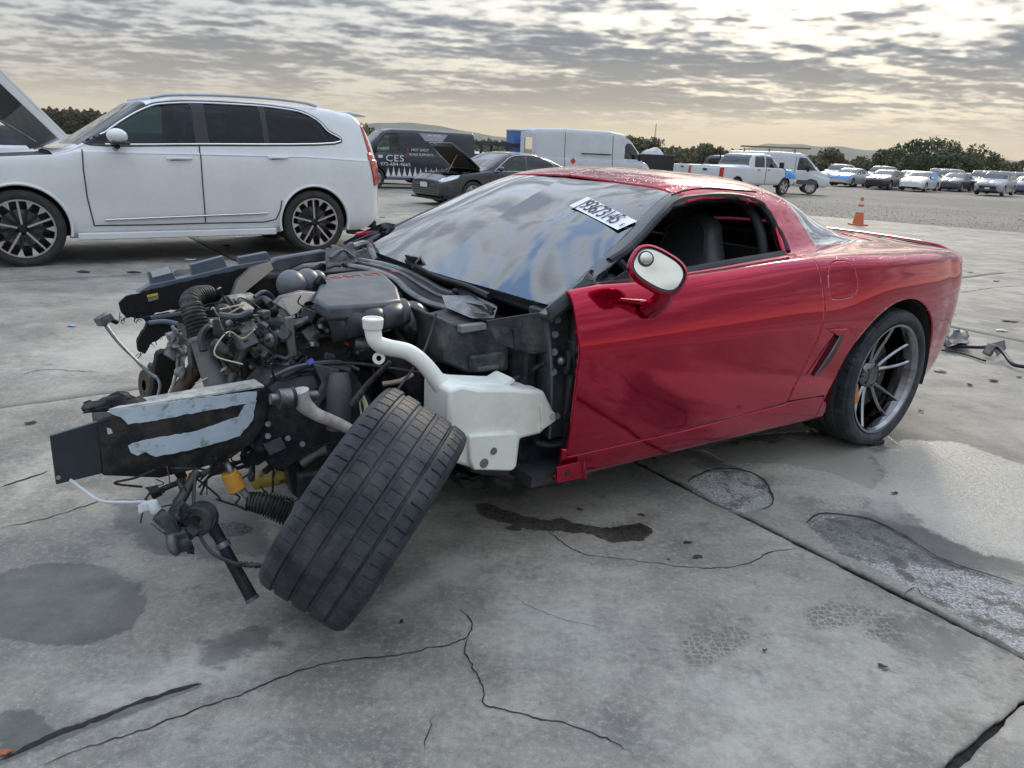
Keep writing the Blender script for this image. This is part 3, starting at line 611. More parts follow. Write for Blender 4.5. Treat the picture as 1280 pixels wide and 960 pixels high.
MARK = spline([(-.50, .735), (-.60, .76), (-.70, .77), (-.72, .74), (-.68, .70), (-.56, .69)], 4, True)
def P_(poly): return lambda V: sdf_poly(xz(V), poly)
def off(V, d): W = V.copy(); W[:, :3] += V[:, 4:7]*d; return W
def piece(name, reg, mt, both=True, solid=.018, sharp=50, parent=None):
    V, F = reg
    if both == 2: piece(name, mirror(V, F), mt, False, solid, sharp, parent); both = False
    if both: V, F = join((V, F), mirror(V, F))
    return mesh_obj(name, V, F, mt, parent or coupe, True, sharp, solid, mats=[mt, M_TRIM] if solid else None)
g2 = .0025
# left and right doors
door = region([lambda V: sdf_poly(xz(V), DOORP)-g2, lambda V: 6.93-V[:, 3], lambda V: -sdf_poly(xz(V), HAND)-.0])
doorL = piece('door', door, M_RED, False); doorR = piece('door', mirror(*door), M_RED, False)
piece('door_handle', (lambda r: (off(r[0], -.014), r[1]))(region([P_(HAND)])), M_RED, False, .004, parent=doorL)
# belt weather strip and window frame (dark)
piece('belt_strip', region([lambda V: V[:, 3]-6.93, lambda V: 7.16-V[:, 3], lambda V: V[:, 0]-.735, lambda V: 1.955-V[:, 0]]), M_BLK, False, .02, parent=doorL)
# rocker
rock = region([lambda V: 1.955-V[:, 0], lambda V: .735-(-V[:, 0]+.735+.0)*0-.735+V[:, 0]-.47, lambda V: -(sdf_poly(xz(V), DOORP))-g2, ARCH, lambda V: .318-V[:, 2]])
piece('rocker_panel', rock, M_RED, 2)
# quarter panels, tail and pillars: everything behind the door below the roof
body = region([ARCH, lambda V: -(sdf_poly(xz(V), DOORP)+np.where(V[:, 3] > 6.7, -9, 0))-g2, lambda V: -sdf_poly(xz(V), FUEL)-g2, lambda V: -sdf_poly(xz(V), MARK)-.001,
               lambda V: np.where(V[:, 3] < 6.7, np.where(V[:, 2] < .318, .47-V[:, 0], .75-V[:, 0]), 9.),
               lambda V: np.where(V[:, 3] < 6.7, 9., np.where(V[:, 0] > .735, V[:, 3]-8.62-.0*V[:, 0], 9.)),
               lambda V: 1.30-V[:, 0],
               lambda V: np.where(V[:, 3] > 6.95, -sdf_poly(xz(V), WINP)-.0, 9.),
               lambda V: -HDR(V),
               lambda V: np.where((V[:, 3] > 7.10), np.maximum(HXL(V), -.255-V[:, 0]), 9.)])
piece('rear_body', body, M_REDW, True, .02, 40)
hl = clip(*body, body[0][:, 3]-6.95); piece('headliner', (off(hl[0], -.026), hl[1]), M_TRIM, True, 0)
piece('fuel_door', region([lambda V: sdf_poly(xz(V), FUEL)]), M_RED, False, .01)
MB().prism([K(1049, 421, .952), K(1056, 417, .955), K(1050, 432, .952), K(1037, 455, .942), K(1019, 471, .932), K(1034, 448, .944)], (0, -.02, 0)).build('brake_scoop', M_BLK2, coupe, bevel=.002)
MB().prism([K(1039, 413, .955), K(1060, 411, .962), K(1062, 416, .962), K(1049, 421, .955)], (0, -.03, 0)).build('scoop_lip', M_RED, coupe, bevel=.004)
MB().tube([CAR.hit(1051, 418, 1, .952), K(1038, 441, .95), K(1017, 472, .937)], .0035, 6, 6).build('scoop_trim', M_CHROME, coupe)
piece('side_marker', region([lambda V: sdf_poly(xz(V), MARK)]), mat('marker_lens', (.42, .05, .05), .12, var=.1, coat=1, spec=.8), 2, .008)
# A pillars and the dark screen surround
piece('a_pillar', region([lambda V: V[:, 3]-7.9-.55*np.clip((V[:, 0]-1.25)/.35, 0, 1)*0-.0, lambda V: 9.06-V[:, 3], lambda V: V[:, 0]-1.21, lambda V: 2.02-V[:, 0], lambda V: -sdf_poly(xz(V), WINP), lambda V: HDR(V)+.12]), M_GREYP if False else mat('pillar_black', (.045, .052, .062), .32, var=.2, coat=.5), 2, .03)
ws = region([lambda V: V[:, 3]-8.98, lambda V: HDR(V)-.006, lambda V: 2.015-.07*V[:, 1]**2-V[:, 0]])
piece('windscreen', (off(ws[0], -.004), ws[1]), M_WSH, True, 0)
fr1 = region([lambda V: V[:, 3]-8.98, lambda V: HDR(V)-.006, lambda V: 2.015-.07*V[:, 1]**2-V[:, 0], lambda V: -np.minimum.reduce([V[:, 3]-9.08, HDR(V)-.035, 1.955-.07*V[:, 1]**2-V[:, 0]])])
piece('screen_border', (off(fr1[0], -.008), fr1[1]), M_BLK2, True, 0)
hg = region([lambda V: V[:, 3]-7.12, lambda V: -HXL(V)-.004, lambda V: V[:, 0]+.251]); piece('hatch_glass', (off(hg[0], -.003), hg[1]), M_BACKG, True, 0)
hgb = region([lambda V: V[:, 3]-7.12, lambda V: -HXL(V)-.004, lambda V: V[:, 0]+.251, lambda V: -np.minimum.reduce([(V[:, 3]-7.12)*.12-.03, -HXL(V)-.045, V[:, 0]+.20])]); piece('hatch_border', (off(hgb[0], -.006), hgb[1]), M_BLK2, True, 0)
# roof panel seam and drip rail
for sd in (1, -1):
    rr = [p for p in SH_V[np.abs(SH_V[:, 3]-8.95) < .07]]; 
seamp = [g for g in _g[:, int(9.0*NSG)] if .74 < g[0] < 1.27]
MB().tube(np.array(seamp)+np.array([0, .002, .0]), .0035, 6).build('roof_seam', M_BLK, coupe)
MB().tube(np.array([(p[0]-.0, -p[1], p[2]) for p in seamp])+np.array([0, -.002, .0]), .0035, 6).build('roof_seam', M_BLK, coupe)
# window surround (black rubber) following the opening
wpoly = spline(WINP, 6, True)
def on_surf(x, z):
    i = np.argmin((SH_V[:, 0]-x)**2+(SH_V[:, 2]-z)**2+np.where((SH_V[:, 3] > 6.6) & (SH_V[:, 3] < 9.2), 0, 9)); return SH_V[i, :3]
sur = np.array([[x, on_surf(x, z)[1]-.012, z] for x, z in wpoly if z > .93]); sur = sur[np.argsort(-sur[:, 0])] if False else sur
MB().tube(sur, .016, 8, 0).build('window_seal', M_BLK, coupe)
# inner shell that backs every gap
sh = region([ARCH, lambda V: np.where(V[:, 3] > 6.9, np.where(V[:, 0] > -.24, -1., 1.), 1.), lambda V: 1.93-V[:, 0], lambda V: V[:, 3]-.5]); piece('inner_shell', (off(sh[0], -.045), sh[1]), M_TRIM, True, 0)
# tail cap + ducktail lip
tl = _g[0]; tb = np.vstack([tl, (tl*np.array([1, -1, 1]))[::-1]]); MB().add(tb, [tuple(range(len(tb)))]).build('rear_fascia', M_RED, coupe, False)
MB().tube([(-.80, .74, .915), (-.845, .62, .938), (-.865, .3, .95), (-.87, 0, .952), (-.865, -.3, .95), (-.845, -.62, .938), (-.80, -.74, .915)], .009, 8, 8, flat=.7).build('spoiler_lip', M_RED, coupe)
MB().tube([(-.78, .765, .905), (-.82, .63, .925), (-.845, .3, .935), (-.85, 0, .938)], .010, 6, 8).build('spoiler_gap', M_BLK2, coupe)
# floor, wheel wells, bulkheads, underbody
MB().box((.80, 0, .20), (2.5, 1.66, .04)).box((.60, 0, .60), (.04, 1.5, .66)).box((-.35, 0, .55), (.6, 1.3, .5)).build('floor_pan', M_TRIM, coupe)
def liner(name, par, x, y, z, r, depth, sd, mt, a0=-.25):
    A = []; B = []; Cc = []
    for t in np.linspace(a0, math.pi-a0, 26): A.append((x+r*math.cos(t), y, z+r*math.sin(t))); B.append((x+r*.98*math.cos(t), y-sd*depth, z+r*.98*math.sin(t))); Cc.append((x+.03*math.cos(t), y-sd*depth, max(z+.03*math.sin(t), z-.02)))
    MB().strip(A, B).strip(B, Cc).build(name, mt, par, sharp=50)
for sd in (1, -1): liner('wheel_well', coupe, .012, sd*.93, .345, .41, .36, sd, M_TRIM, -.2)
MB().box((.85, 0, .14), (1.0, 1.5, .06)).tube([(1.7, 0, .12), (-.3, 0, .14)], .05, 10).build('underbody', M_BLK, coupe, bevel=.01)
# ---- cabin
def seat(y):
    s_ = MB(); out = []
    S = []
    for z, w, d, xc in [(.30, .24, .06, 1.10), (.36, .25, .10, 1.05), (.55, .25, .09, .98), (.75, .24, .08, .92), (.88, .19, .075, .885), (.96, .135, .07, .865), (1.02, .115, .065, .85), (1.055, .09, .05, .845), (1.07, .03, .02, .845)]:
        S.append([(xc+d*math.copysign(abs(math.cos(t))**.6, math.cos(t)), y+w*math.copysign(abs(math.sin(t))**.6, math.sin(t)), z) for t in np.linspace(0, 2*math.pi, 20, endpoint=False)])
    S = np.array(S); V = S.reshape(-1, 3); n = 20; F = [(i*n+j, i*n+(j+1) % n, (i+1)*n+(j+1) % n, (i+1)*n+j) for i in range(len(S)-1) for j in range(n)]+[tuple((len(S)-1)*n+j for j in range(n))]
    st = mesh_obj('seat', V, F, M_LEATH, coupe, True, 60, sub=1)
    MB().box((1.30, y, .33), (.50, .50, .14)).build('seat_cushion', M_LEATH, st, bevel=.04)
    MB().tube([(.86+.08, y+.125, .92), (.925, y+.10, 1.01), (.91, y, 1.045), (.925, y-.10, 1.01), (.86+.08, y-.125, .92)], .004, 6, 6).build('seat_piping', M_TRIM, st)
seat(.38); seat(-.38)
MB().add(*(lambda P: (P, [(0, 1, 2, 3), (3, 2, 5, 4), (4, 5, 7, 6)]))([(1.93, .70, .74), (1.93, -.70, .74), (1.62, -.74, .82), (1.62, .74, .82), (1.50, .74, .78), (1.50, -.74, .78), (1.55, .74, .45), (1.55, -.74, .45)])).build('dashboard', M_TRIM, coupe, solid=.02)
MB().ell((1.66, .38, .86), (.16, .22, .06), 16, 8).build('instrument_hood', M_TRIM, coupe)
sw = MB(); c = np.array([1.36, .38, .76]); ax = nrm((-.9, 0, .42)); u = np.array([0, 1., 0]); w = np.cross(ax, u)
sw.tube([c+.185*(math.cos(t)*u+math.sin(t)*w) for t in np.linspace(0, 2*math.pi, 33)], .016, 8, cap=False)
for t in (0, math.pi, -math.pi/2): sw.tube([c, c+.18*(math.cos(t)*u+math.sin(t)*w)], .016, 6)
sw.ell(c, (.05, .07, .06)).tube([c, c-ax*.25], .035, 10); sw.build('steering_wheel', M_LEATH, coupe)
MB().box((1.28, 0, 1.12), (.04, .26, .07)).tube([(1.30, 0, 1.14), (1.36, 0, 1.17)], .012, 6).build('inside_mirror', M_BLK, coupe, bevel=.01)
MB().tube([(.72, .70, .50), (.72, .66, .9), (.735, .55, 1.11), (.74, .3, 1.185), (.74, 0, 1.195), (.74, -.3, 1.185), (.735, -.55, 1.10), (.72, -.66, .9), (.72, -.70, .5)], .022, 10, 6).build('roll_hoop', M_TRIM, coupe)
rw = region([lambda V: sdf_poly(xz(V), WINP)+.01, lambda V: V[:, 3]-6.9]); rw = mirror(*rw); piece('side_window', rw, M_TINT, False, 0)
# door card inside the far door
MB().box((1.3, -.80, .62), (1.2, .05, .50)).build('door_card', M_TRIM, doorR, bevel=.02); MB().box((1.3, .80, .60), (1.2, .05, .46)).build('door_card', M_TRIM, doorL, bevel=.02)
# A pillar sail triangle behind the mirror
MB().prism([K(742, 366, .81), K(770, 346, .80), K(806, 322, .775), K(812, 345, .79), K(800, 360, .805)], (0, .008, 0)).build('sail_panel', M_BLK, coupe)
# ---- door mirror swung out, glass towards us
mc = K(823, 337, .99); mx = nrm(cdir(.87, .50)); mn = nrm(-CFc+.25*cdir(1, 0)*0+np.array([.0, .1, .1])); mn = nrm(mn-mx*np.dot(mn, mx)); my = np.cross(mn, mx)
def supel(a, b, e, n=36): return [(a*math.copysign(abs(math.cos(t))**e, math.cos(t)), b*math.copysign(abs(math.sin(t))**e, math.sin(t))) for t in np.linspace(0, 2*math.pi, n, endpoint=False)]
rings = []
for a, b, d in ((.089, .059, .004), (.096, .066, .0), (.099, .069, -.012), (.096, .066, -.035), (.082, .056, -.065), (.058, .037, -.085), (.015, .012, -.092)):
    rings.append([mc+mx*p+my*q+mn*d for p, q in supel(a, b, .72)])
V = np.array(rings).reshape(-1, 3); n = 36; F = [(i*n+j, i*n+(j+1) % n, (i+1)*n+(j+1) % n, (i+1)*n+j) for i in range(len(rings)-1) for j in range(n)]+[tuple((len(rings)-1)*n+j for j in range(n))]
mh = mesh_obj('door_mirror', V, F, M_RED, doorL, True, 60)
MB().add([mc+mx*p+my*q-mn*.004 for p, q in supel(.087, .057, .72)], [tuple(range(36))]).build('mirror_bezel', M_BLK2, mh, False)
MB().add([mc+mx*p+my*q+mn*.0005 for p, q in supel(.081, .051, .72)], [tuple(range(36))]).build('mirror_glass', mat('mirror_silver', (.56, .56, .50), .03, 1.0, var=.02), mh, False)
bc = mc-mx*.052+my*.010+mn*.003
MB().add([bc+.026*(math.cos(t)*mx+math.sin(t)*my) for t in np.linspace(0, 2*math.pi, 24, endpoint=False)], [tuple(range(24))]).build('blind_spot_rim', M_BLK2, mh, False)
bs = MB(); bs.lathe([(0.0, .022), (.005, .020), (.009, .013), (.011, .005), (.0115, .0005)], bc+mn*.0005, mn, 24); bs.build('blind_spot_mirror', MATS['mirror_silver'], mh)
MB().tube([K(832, 362, .98), K(826, 376, .95), K(812, 386, .90)], [.030, .036, .045], 14, 6, flat=.75).build('mirror_stalk', M_RED, mh)
MB().tube([K(775, 374, .895), K(800, 377, .90), K(830, 377, .905)], [.008, .022, .010], 12, 6, flat=.5).build('mirror_foot', M_RED, mh)
# ---- auction lot sticker on the screen
def on_screen(u, v):
    px = CAR.fwd(ws[0][:, :3])-CO; z = px @ CF; U = 640+FPX*(px @ CR)/z; W = 480+FPX*(px @ CD)/z; V = ws[0][:, :3]
    i = np.argsort((U-u)**2+(W-v)**2)[:3]; a, b, c = V[i]; nn = np.mean(ws[0][i, 4:7], 0); o = CAR.inv(CO); d = ray(u, v) @ CAR.A.T; return o+d*(np.dot(a-o, nn)/np.dot(d, nn))+nrm(nn)*.004
q = [on_screen(*p) for p in ((712, 258), (734.5, 247), (796.5, 277.5), (772, 288.5))]
stk = MB(); A = np.array([q[0]*(1-t)+q[3]*t for t in np.linspace(0, 1, 9)]); B = np.array([q[1]*(1-t)+q[2]*t for t in np.linspace(0, 1, 9)]); stk.strip(A, B)
stko = stk.build('lot_sticker', mat('sticker_paper', (.82, .83, .84), .5, var=.03), coupe)
xa = q[3]-q[0]; ya = q[1]-q[0]; nz = nrm(np.cross(xa, ya)); Lx = np.linalg.norm(xa)
o1 = text_obj('lot_number', '|93673145', mat('sticker_ink', (.05, .05, .08), .6), stko, Lx*.205, frame_m((q[0]+q[3])/2+ya*.5-xa*.03+nz*.002, xa, nz), .0003, spacing=.86)
o1.scale = (1.0, 1.45, 1)
text_obj('lot_letter', 'E', MATS['sticker_ink'], stko, Lx*.09, frame_m(q[3]+ya*.35-xa*.045+nz*.002, xa, nz), .0003)
# ================================================================== wheels
def tyre_mesh(Rt, W, rimr, tread=True, nth=420, nw=72, slots=58, side=.0):
    """tyre about the y axis, centre at origin"""
    h = W/2; prof = []
    pts = [(-h*.86, rimr), (-h*.98, rimr+(Rt-rimr)*.25), (-h*1.02, rimr+(Rt-rimr)*.5), (-h*.98, rimr+(Rt-rimr)*.80), (-h*.93, Rt-.010), (-h*.86, Rt-.003), (-h*.70, Rt), (0, Rt+.001), (h*.70, Rt), (h*.86, Rt-.003), (h*.93, Rt-.010), (h*.98, rimr+(Rt-rimr)*.80), (h*1.02, rimr+(Rt-rimr)*.5), (h*.98, rimr+(Rt-rimr)*.25), (h*.86, rimr)]
    a = spline(pts[:6], 4); b = np.stack([np.linspace(-h*.86, h*.86, nw), np.interp(np.linspace(-h*.86, h*.86, nw), [p[0] for p in pts[5:10]], [p[1] for p in pts[5:10]])], 1); c = spline(pts[9:], 4)
    pr = np.vstack([a[:-1], b, c[1:]]); m = len(pr); th = np.linspace(0, 2*math.pi, nth, endpoint=False)
    Y = np.repeat(pr[None, :, 0], nth, 0); Rr = np.repeat(pr[None, :, 1], nth, 0).copy(); TH = np.repeat(th[:, None], m, 1)
    if tread:
        d = np.zeros_like(Rr); u = Y/h
        for gy, gw in ((-.60, .052), (-.20, .055), (.20, .055), (.56, .036)): d = np.maximum(d, np.clip((gw-np.abs(u-gy))/.02, 0, 1)*.0065)
        ph = (TH/(2*math.pi)*slots) % 1.0
        sh = ((np.abs(u) > .66) & (np.abs(u) < .90) & (((ph+.22*np.abs(u)) % 1) < .11)); d = np.maximum(d, sh*.004)
        sh = ((u > .24) & (u < .54) & (((ph*.5+.1*u) % .5) < .03)); d = np.maximum(d, sh*.0022)
        sh = ((np.abs(u) < .16) & (np.abs(((ph+.5*np.abs(u)) % 1)-.5) < .035)); d = np.maximum(d, sh*.0018)
        sh = ((u < -.26) & (u > -.54) & (np.abs(((ph+.9*np.abs(u+.40)) % 1)-.5) < .04)); d = np.maximum(d, sh*.0018)
        Rr -= d*(np.abs(u) < .92)
    V = np.stack([Rr*np.cos(TH), Y, Rr*np.sin(TH)], -1).reshape(-1, 3); i, j = np.meshgrid(np.arange(nth), np.arange(m-1), indexing='ij'); k = (i+1) % nth
    F = np.stack([i*m+j, k*m+j, k*m+j+1, i*m+j+1], -1).reshape(-1, 4); return V, F[:, ::-1]
def coupe_wheel(parent, Rt, W, rimr, mw, nth, nw):
    wo = link(bpy.data.objects.new('wheel', None), parent); wo.matrix_local = mw
    V, F = tyre_mesh(Rt, W, rimr, True, nth, nw); mesh_obj('tyre', V, F, M_RUB, wo, True, 30)
    h = W/2; mb = MB(); mb.lathe([(h*.80, rimr-.004), (h*.93, rimr+.006), (h*.95, rimr+.004), (h*.93, rimr-.006), (h*.80, rimr-.016), (h*.60, rimr-.030), (-h*.6, rimr-.035), (-h*.9, rimr-.012), (-h*.93, rimr+.006), (-h*.85, rimr-.004)], (0, 0, 0), (0, 1, 0), 64); mb.build('rim', M_CHROME2, wo); MB().lathe([(h*.80, rimr-.004), (h*.93, rimr+.006), (h*.955, rimr+.004), (h*.935, rimr-.008), (h*.84, rimr-.017)], (0, 0, 0), (0, 1, 0), 64).build('rim_lip', M_CHROME, wo)
    hub = h*.50; mb = MB(); mb.lathe([(hub-.09, .085), (hub-.03, .080), (hub-.004, .060), (hub, .045), (hub-.006, .035), (hub-.004, .0)], (0, 0, 0), (0, 1, 0), 32); mb.build('hub', M_CHROME2, wo)
    for k in range(5):
        for sgn in (-1, 1):
            a0 = 2*math.pi*(k+.15)/5; path = []
            for t in np.linspace(0, 1, 9):
                r = .045+t*(rimr-.050); a = a0+sgn*(.13+.07*t+.10*math.sin(t*math.pi)*(1 if sgn > 0 else .3)); y = hub-.012+(h*.88-hub)*t**1.6; path.append((r*math.cos(a), y, r*math.sin(a)))
            path = np.array(path); tn_ = np.gradient(path, axis=0); tn_ /= np.linalg.norm(tn_, axis=1)[:, None]; lat = np.cross(tn_, [0, 1, 0]); lat /= np.linalg.norm(lat, axis=1)[:, None]
            wd = np.linspace(.012, .0075, 9)[:, None]; top = np.array([0, 1., 0]); sp = MB()
            # wedge section: sharp bright ridge on top, deep sides
            ring = [path-lat*wd*.9-top*.032, path-lat*wd-top*.006, path-lat*wd*.25+top*.002, path+lat*wd*.25+top*.002, path+lat*wd-top*.006, path+lat*wd*.9-top*.032]
            V = np.stack(ring, 1).reshape(-1, 3); F = [(i*6+j, i*6+(j+1) % 6, (i+1)*6+(j+1) % 6, (i+1)*6+j) for i in range(8) for j in range(6)]; sp.add(V, F); sp.build('spoke', M_CHROME, wo, sharp=30)
    for k in range(5): a = 2*math.pi*(k+.5)/5; MB().cyl((.033*math.cos(a)*1.6, hub-.03, .033*math.sin(a)*1.6), (.033*math.cos(a)*1.6, hub+.004, .033*math.sin(a)*1.6), .009, None, 6).build('lug_nut', M_CHROME2, wo)
    db = MB(); db.lathe([(h*.30, .06), (h*.30, .175), (h*.30-.03, .175), (h*.30-.03, .06)], (0, 0, 0), (0, 1, 0), 40); db.build('brake_disc', M_IRON, wo)
    return wo
def mat_cols(o, x, y, z):
    m = Matrix.Identity(4)
    for i in range(3): m[i][0] = x[i]; m[i][1] = y[i]; m[i][2] = z[i]; m[i][3] = o[i]
    return m
for sd in (1, -1):
    w = coupe_wheel(coupe, .342, .325, .268, mat_cols((0, sd*.785, .342), (1, 0, 0), (0, sd, 0), (0, 0, sd)), 300, 60)
    MB().box((.155, .075, -.075), (.075, .05, .13), (0, 25, 0)).build('caliper', M_CALI, w, bevel=.02)
# folded front wheel: axis lies across the picture, tread towards us
axw = nrm(.835*CR+.55*CD+.05*CF); Rf, Wf = .326, .275
zc = Rf*math.sqrt(1-axw[2]**2)+Wf/2*abs(axw[2])-.004
Dw = ray(459, 632); wc = CO+Dw*((zc-CAMH)/Dw[2]); wcl = CAR.inv(wc); ya = CAR.A @ axw; xa = nrm(np.cross(ya, [0, 0, 1.])); za = np.cross(xa, ya)
fw = coupe_wheel(coupe, Rf, Wf, .240, mat_cols(wcl, xa, ya, za), 900, 120); fw['label'] = 'front wheel torn loose and folded over flat'
# ================================================================== TORN-OPEN ENGINE BAY (parts of the coupe)
def KP(p): return K(p[0], p[1], p[2])
def tubeK(name, pts, r, mt, n=10, sm=6, parent=None, flat=None): return MB().tube([KP(p) for p in pts], r, n, sm, flat=flat).build(name, mt, parent or coupe)
def plateK(name, pts, y, dy, mt, parent=None, bevel=.003, yl=None, sub=False):
    """sheet or box whose outline is seen in the picture; y may be one value or one per point; dy thickness towards the car's right"""
    ys = [y]*len(pts) if np.ndim(y) == 0 else y
    return MB().prism([K(u, v, q) for (u, v), q in zip(pts, ys)], (0, -dy, 0)).build(name, mt, parent or coupe, bevel=bevel)
def crumple(name, pts, y, amp, mt, parent=None, n=9, seed=1.0, solid=.003):
    """torn sheet: bilinear patch between four picture corners (u,v,y), shaken by noise"""
    a, b, c, d = [KP(p) for p in pts]; V = []
    for i in range(n+1):
        for j in range(n+1):
            s_, t = i/n, j/n; p = a*(1-s_)*(1-t)+b*s_*(1-t)+c*s_*t+d*(1-s_)*t
            V.append(p+amp*np.array(mnoise.noise_vector(Vector(p*22)+Vector((seed, 0, 0))))+amp*.5*np.array(mnoise.noise_vector(Vector(p*60)+Vector((seed, 4, 0)))))
    F = [(i*(n+1)+j, (i+1)*(n+1)+j, (i+1)*(n+1)+j+1, i*(n+1)+j+1) for i in range(n) for j in range(n)]
    return mesh_obj(name, V, F, mt, parent or coupe, True, 25, solid)
# --- dark masses first: firewall, block, cross member
MB().box((2.00, 0, .43), (.05, 1.44, .56)).build('firewall', M_BLK, coupe, bevel=.01)
blk = MB(); blk.box((2.52, 0, .40), (.62, .44, .34)).box((2.50, .20, .55), (.56, .14, .12), (25, 0, 0)).box((2.50, -.20, .55), (.56, .14, .12), (-25, 0, 0)).build('engine_block', mat('oily_block', (.016, .015, .015), .5, .1, spec=.3, var=.4, scale=12, dirt=(.09, .08, .07), dscale=12, damt=.5, bump=.4, bscale=40), coupe, bevel=.012)
MB().box((2.62, 0, .16), (.20, .86, .10)).build('cross_member', M_DGREY, coupe, bevel=.015)
MB().box((2.55, -.42, .42), (.62, .09, .13)).build('far_frame_rail', M_DGREY, coupe, bevel=.01)
MB().box((2.40, -.58, .56), (.9, .22, .34)).build('far_inner_fender', M_BLK, coupe, bevel=.02)
plateK('trans_tunnel', [(480, 470), (560, 470), (600, 560), (560, 600), (470, 560)], .30, .2, M_BLK)
plateK('inner_liner', [(470, 440), (600, 465), (640, 470), (645, 560), (590, 590), (560, 560), (520, 500)], .42, .05, M_BLK, bevel=.01)
# --- left frame rail with its peeled paint
rail = plateK('frame_rail', [(120, 527), (150, 517), (190, 512), (235, 506), (300, 495), (330, 484), (338, 500), (332, 530), (318, 553), (290, 573), (250, 586), (200, 598), (128, 595)], .43, .10, mat('rail_black', (.013, .014, .017), .45, .0, spec=.3, var=.3, scale=10, dirt=(.10, .09, .08), dscale=12, damt=.4, bump=.2, bscale=50), bevel=.006)
def jagged(pts, seed=0, amp=1.6, n=5):
    P = np.asarray(pts, float); out = []
    for i in range(len(P)):
        a, b = P[i], P[(i+1) % len(P)]; m_ = max(1, int(np.linalg.norm(b-a)/n))
        for t in range(m_):
            q = a+(b-a)*t/m_; out.append((q[0]+amp*mnoise.noise(Vector((q[0]*.14, q[1]*.14, seed))), q[1]+amp*mnoise.noise(Vector((q[0]*.14, q[1]*.14, seed+7)))))
    return out
for k, pl in enumerate(([(134, 515), (190, 506), (250, 498), (322, 489), (318, 504), (305, 505), (240, 517), (180, 528), (160, 530), (150, 521)], [(160, 557), (178, 551), (246, 539), (298, 521), (306, 507), (321, 500), (316, 525), (300, 545), (258, 558), (195, 571), (182, 565), (172, 570), (164, 566)])):
    plateK('peeled_paint', jagged(pl, k), .4335, .006, M_PRIMER, rail, 0)
plateK('paint_chip', jagged([(133, 535), (139, 536), (141, 541), (135, 543)], 3, 1), .4335, .005, M_PRIMER, rail, 0)
MB().prism([K(136, 514, .43), K(180, 499, .34), K(250, 491, .34), K(318, 476, .34), K(330, 484, .43), K(250, 497, .43), K(190, 506, .43)], (0, 0, .006)).build('rail_flange', mat('chalky_primer', (.50, .50, .46), .7, var=.15, scale=20, dirt=(.10, .09, .08), dscale=14, damt=.8), rail)
plateK('rail_tip', [(62, 545), (122, 527), (128, 592), (70, 606)], [.46, .43, .43, .45], .012, mat('tip_black', (.030, .038, .050), .30, .1, var=.2, scale=7, coat=.3), rail, .002)
MB().cyl(K(73, 597, .465), K(73, 597, .455), .006, None, 10).build('tip_rivet', M_STEEL, rail)
crumple('torn_flange', [(104, 500, .40), (165, 492, .36), (188, 506, .40), (108, 520, .42)], 0, .022, M_BLK, rail, 12, 2.0)
for (u, v) in ((158, 497), (180, 503), (230, 500), (270, 492), (300, 486)): MB().ell(K(u, v, .385), (.012, .012, .008), 8, 5).build('rail_clip', M_BLK, rail)
# --- strut tower, upper arm, damper
tower = plateK('strut_tower', [(318, 492), (338, 470), (398, 462), (432, 455), (446, 470), (476, 520), (452, 565), (404, 588), (344, 588), (316, 562), (334, 530)], .40, .14, M_DGREY, bevel=.012)
plateK('tower_patch', jagged([(336, 484), (352, 474), (392, 470), (398, 484), (372, 492), (344, 494)], 5), .403, .006, mat('scuffed_grey', (.10, .108, .115), .6, var=.3, scale=20), tower, 0)
plateK('tower_bracket', [(392, 455), (425, 462), (412, 490), (396, 512), (391, 510), (404, 480)], .44, .02, M_GREYP, tower)
tubeK('tower_edge', [(338, 472, .41), (372, 458, .42), (420, 452, .42), (448, 462, .42)], .006, M_GREYP, parent=tower)
tubeK('damper', [(424, 466, .47), (424, 488, .48), (423, 536, .49)], [.030, .040, .040], mat('damper_grey', (.085, .080, .088), .5, .1, var=.2, scale=14, dirt=(.16, .14, .12), damt=.4), 18, 3)
arm = tubeK('upper_control_arm', [(374, 488, .52), (378, 503, .52), (394, 517, .53), (420, 528, .55), (446, 541, .57)], [.030, .028, .021, .019, .017], mat('chalky_alloy', (.50, .48, .45), .62, .1, var=.14, scale=18, dirt=(.20, .16, .11), dscale=11, damt=.6), 14)
tubeK('arm_shaft', [(338, 499, .52), (356, 498, .52), (395, 494, .50)], .017, M_STEEL, 12, 0, arm)
MB().lathe([(-.022, .018), (-.022, .031), (.016, .031), (.016, .018)], K(357, 498, .52), K(374, 496, .52)-K(340, 499, .52), 20).build('arm_bush', M_STEEL, arm)
MB().lathe([(-.006, .018), (-.006, .033), (.004, .033), (.004, .018)], K(366, 497, .52), K(374, 496, .52)-K(340, 499, .52), 20).build('bush_seal', M_RUBS, arm)
for (u, v, y) in ((335, 530, .41), (360, 548, .41), (335, 545, .41), (378, 555, .41)): MB().cyl(K(u, v, y), K(u, v, y+.012), .010, None, 6).build('tower_bolt', M_STEEL, tower)
# --- washer bottle
nk = spline([KP(p) for p in ((466, 399, .62), (466, 412, .62), (470, 427, .63), (484, 434, .64), (510, 440, .66), (530, 455, .68), (550, 480, .70), (566, 500, .72))], 6)
res = MB(); res.prism([K(u, v, .79) for u, v in ((562, 488), (578, 482), (600, 486), (640, 486), (662, 488), (681, 489), (693, 514), (694, 524), (676, 543), (651, 549), (647, 584), (641, 590), (606, 589), (592, 586), (572, 580), (563, 560), (561, 525))], (0, -.17, 0))
reso = res.build('washer_bottle', M_PLAS, coupe, bevel=.018)
MB().tube(nk, [.030, .026, .024, .026, .026, .026, .028, .036], 16).build('filler_neck', M_PLAS, reso)
MB().lathe([(-.02, .030), (.0, .032), (.008, .033), (.012, .030), (.012, .024), (-.01, .022)], K(466, 402, .62), (0, 0, 1), 24).build('filler_lip', M_PLAS, reso)
plateK('bottle_shelf', [(573, 484), (578, 478), (628, 480), (641, 472), (645, 476), (632, 487), (590, 489)], .74, .10, M_PLAS, reso, .004)
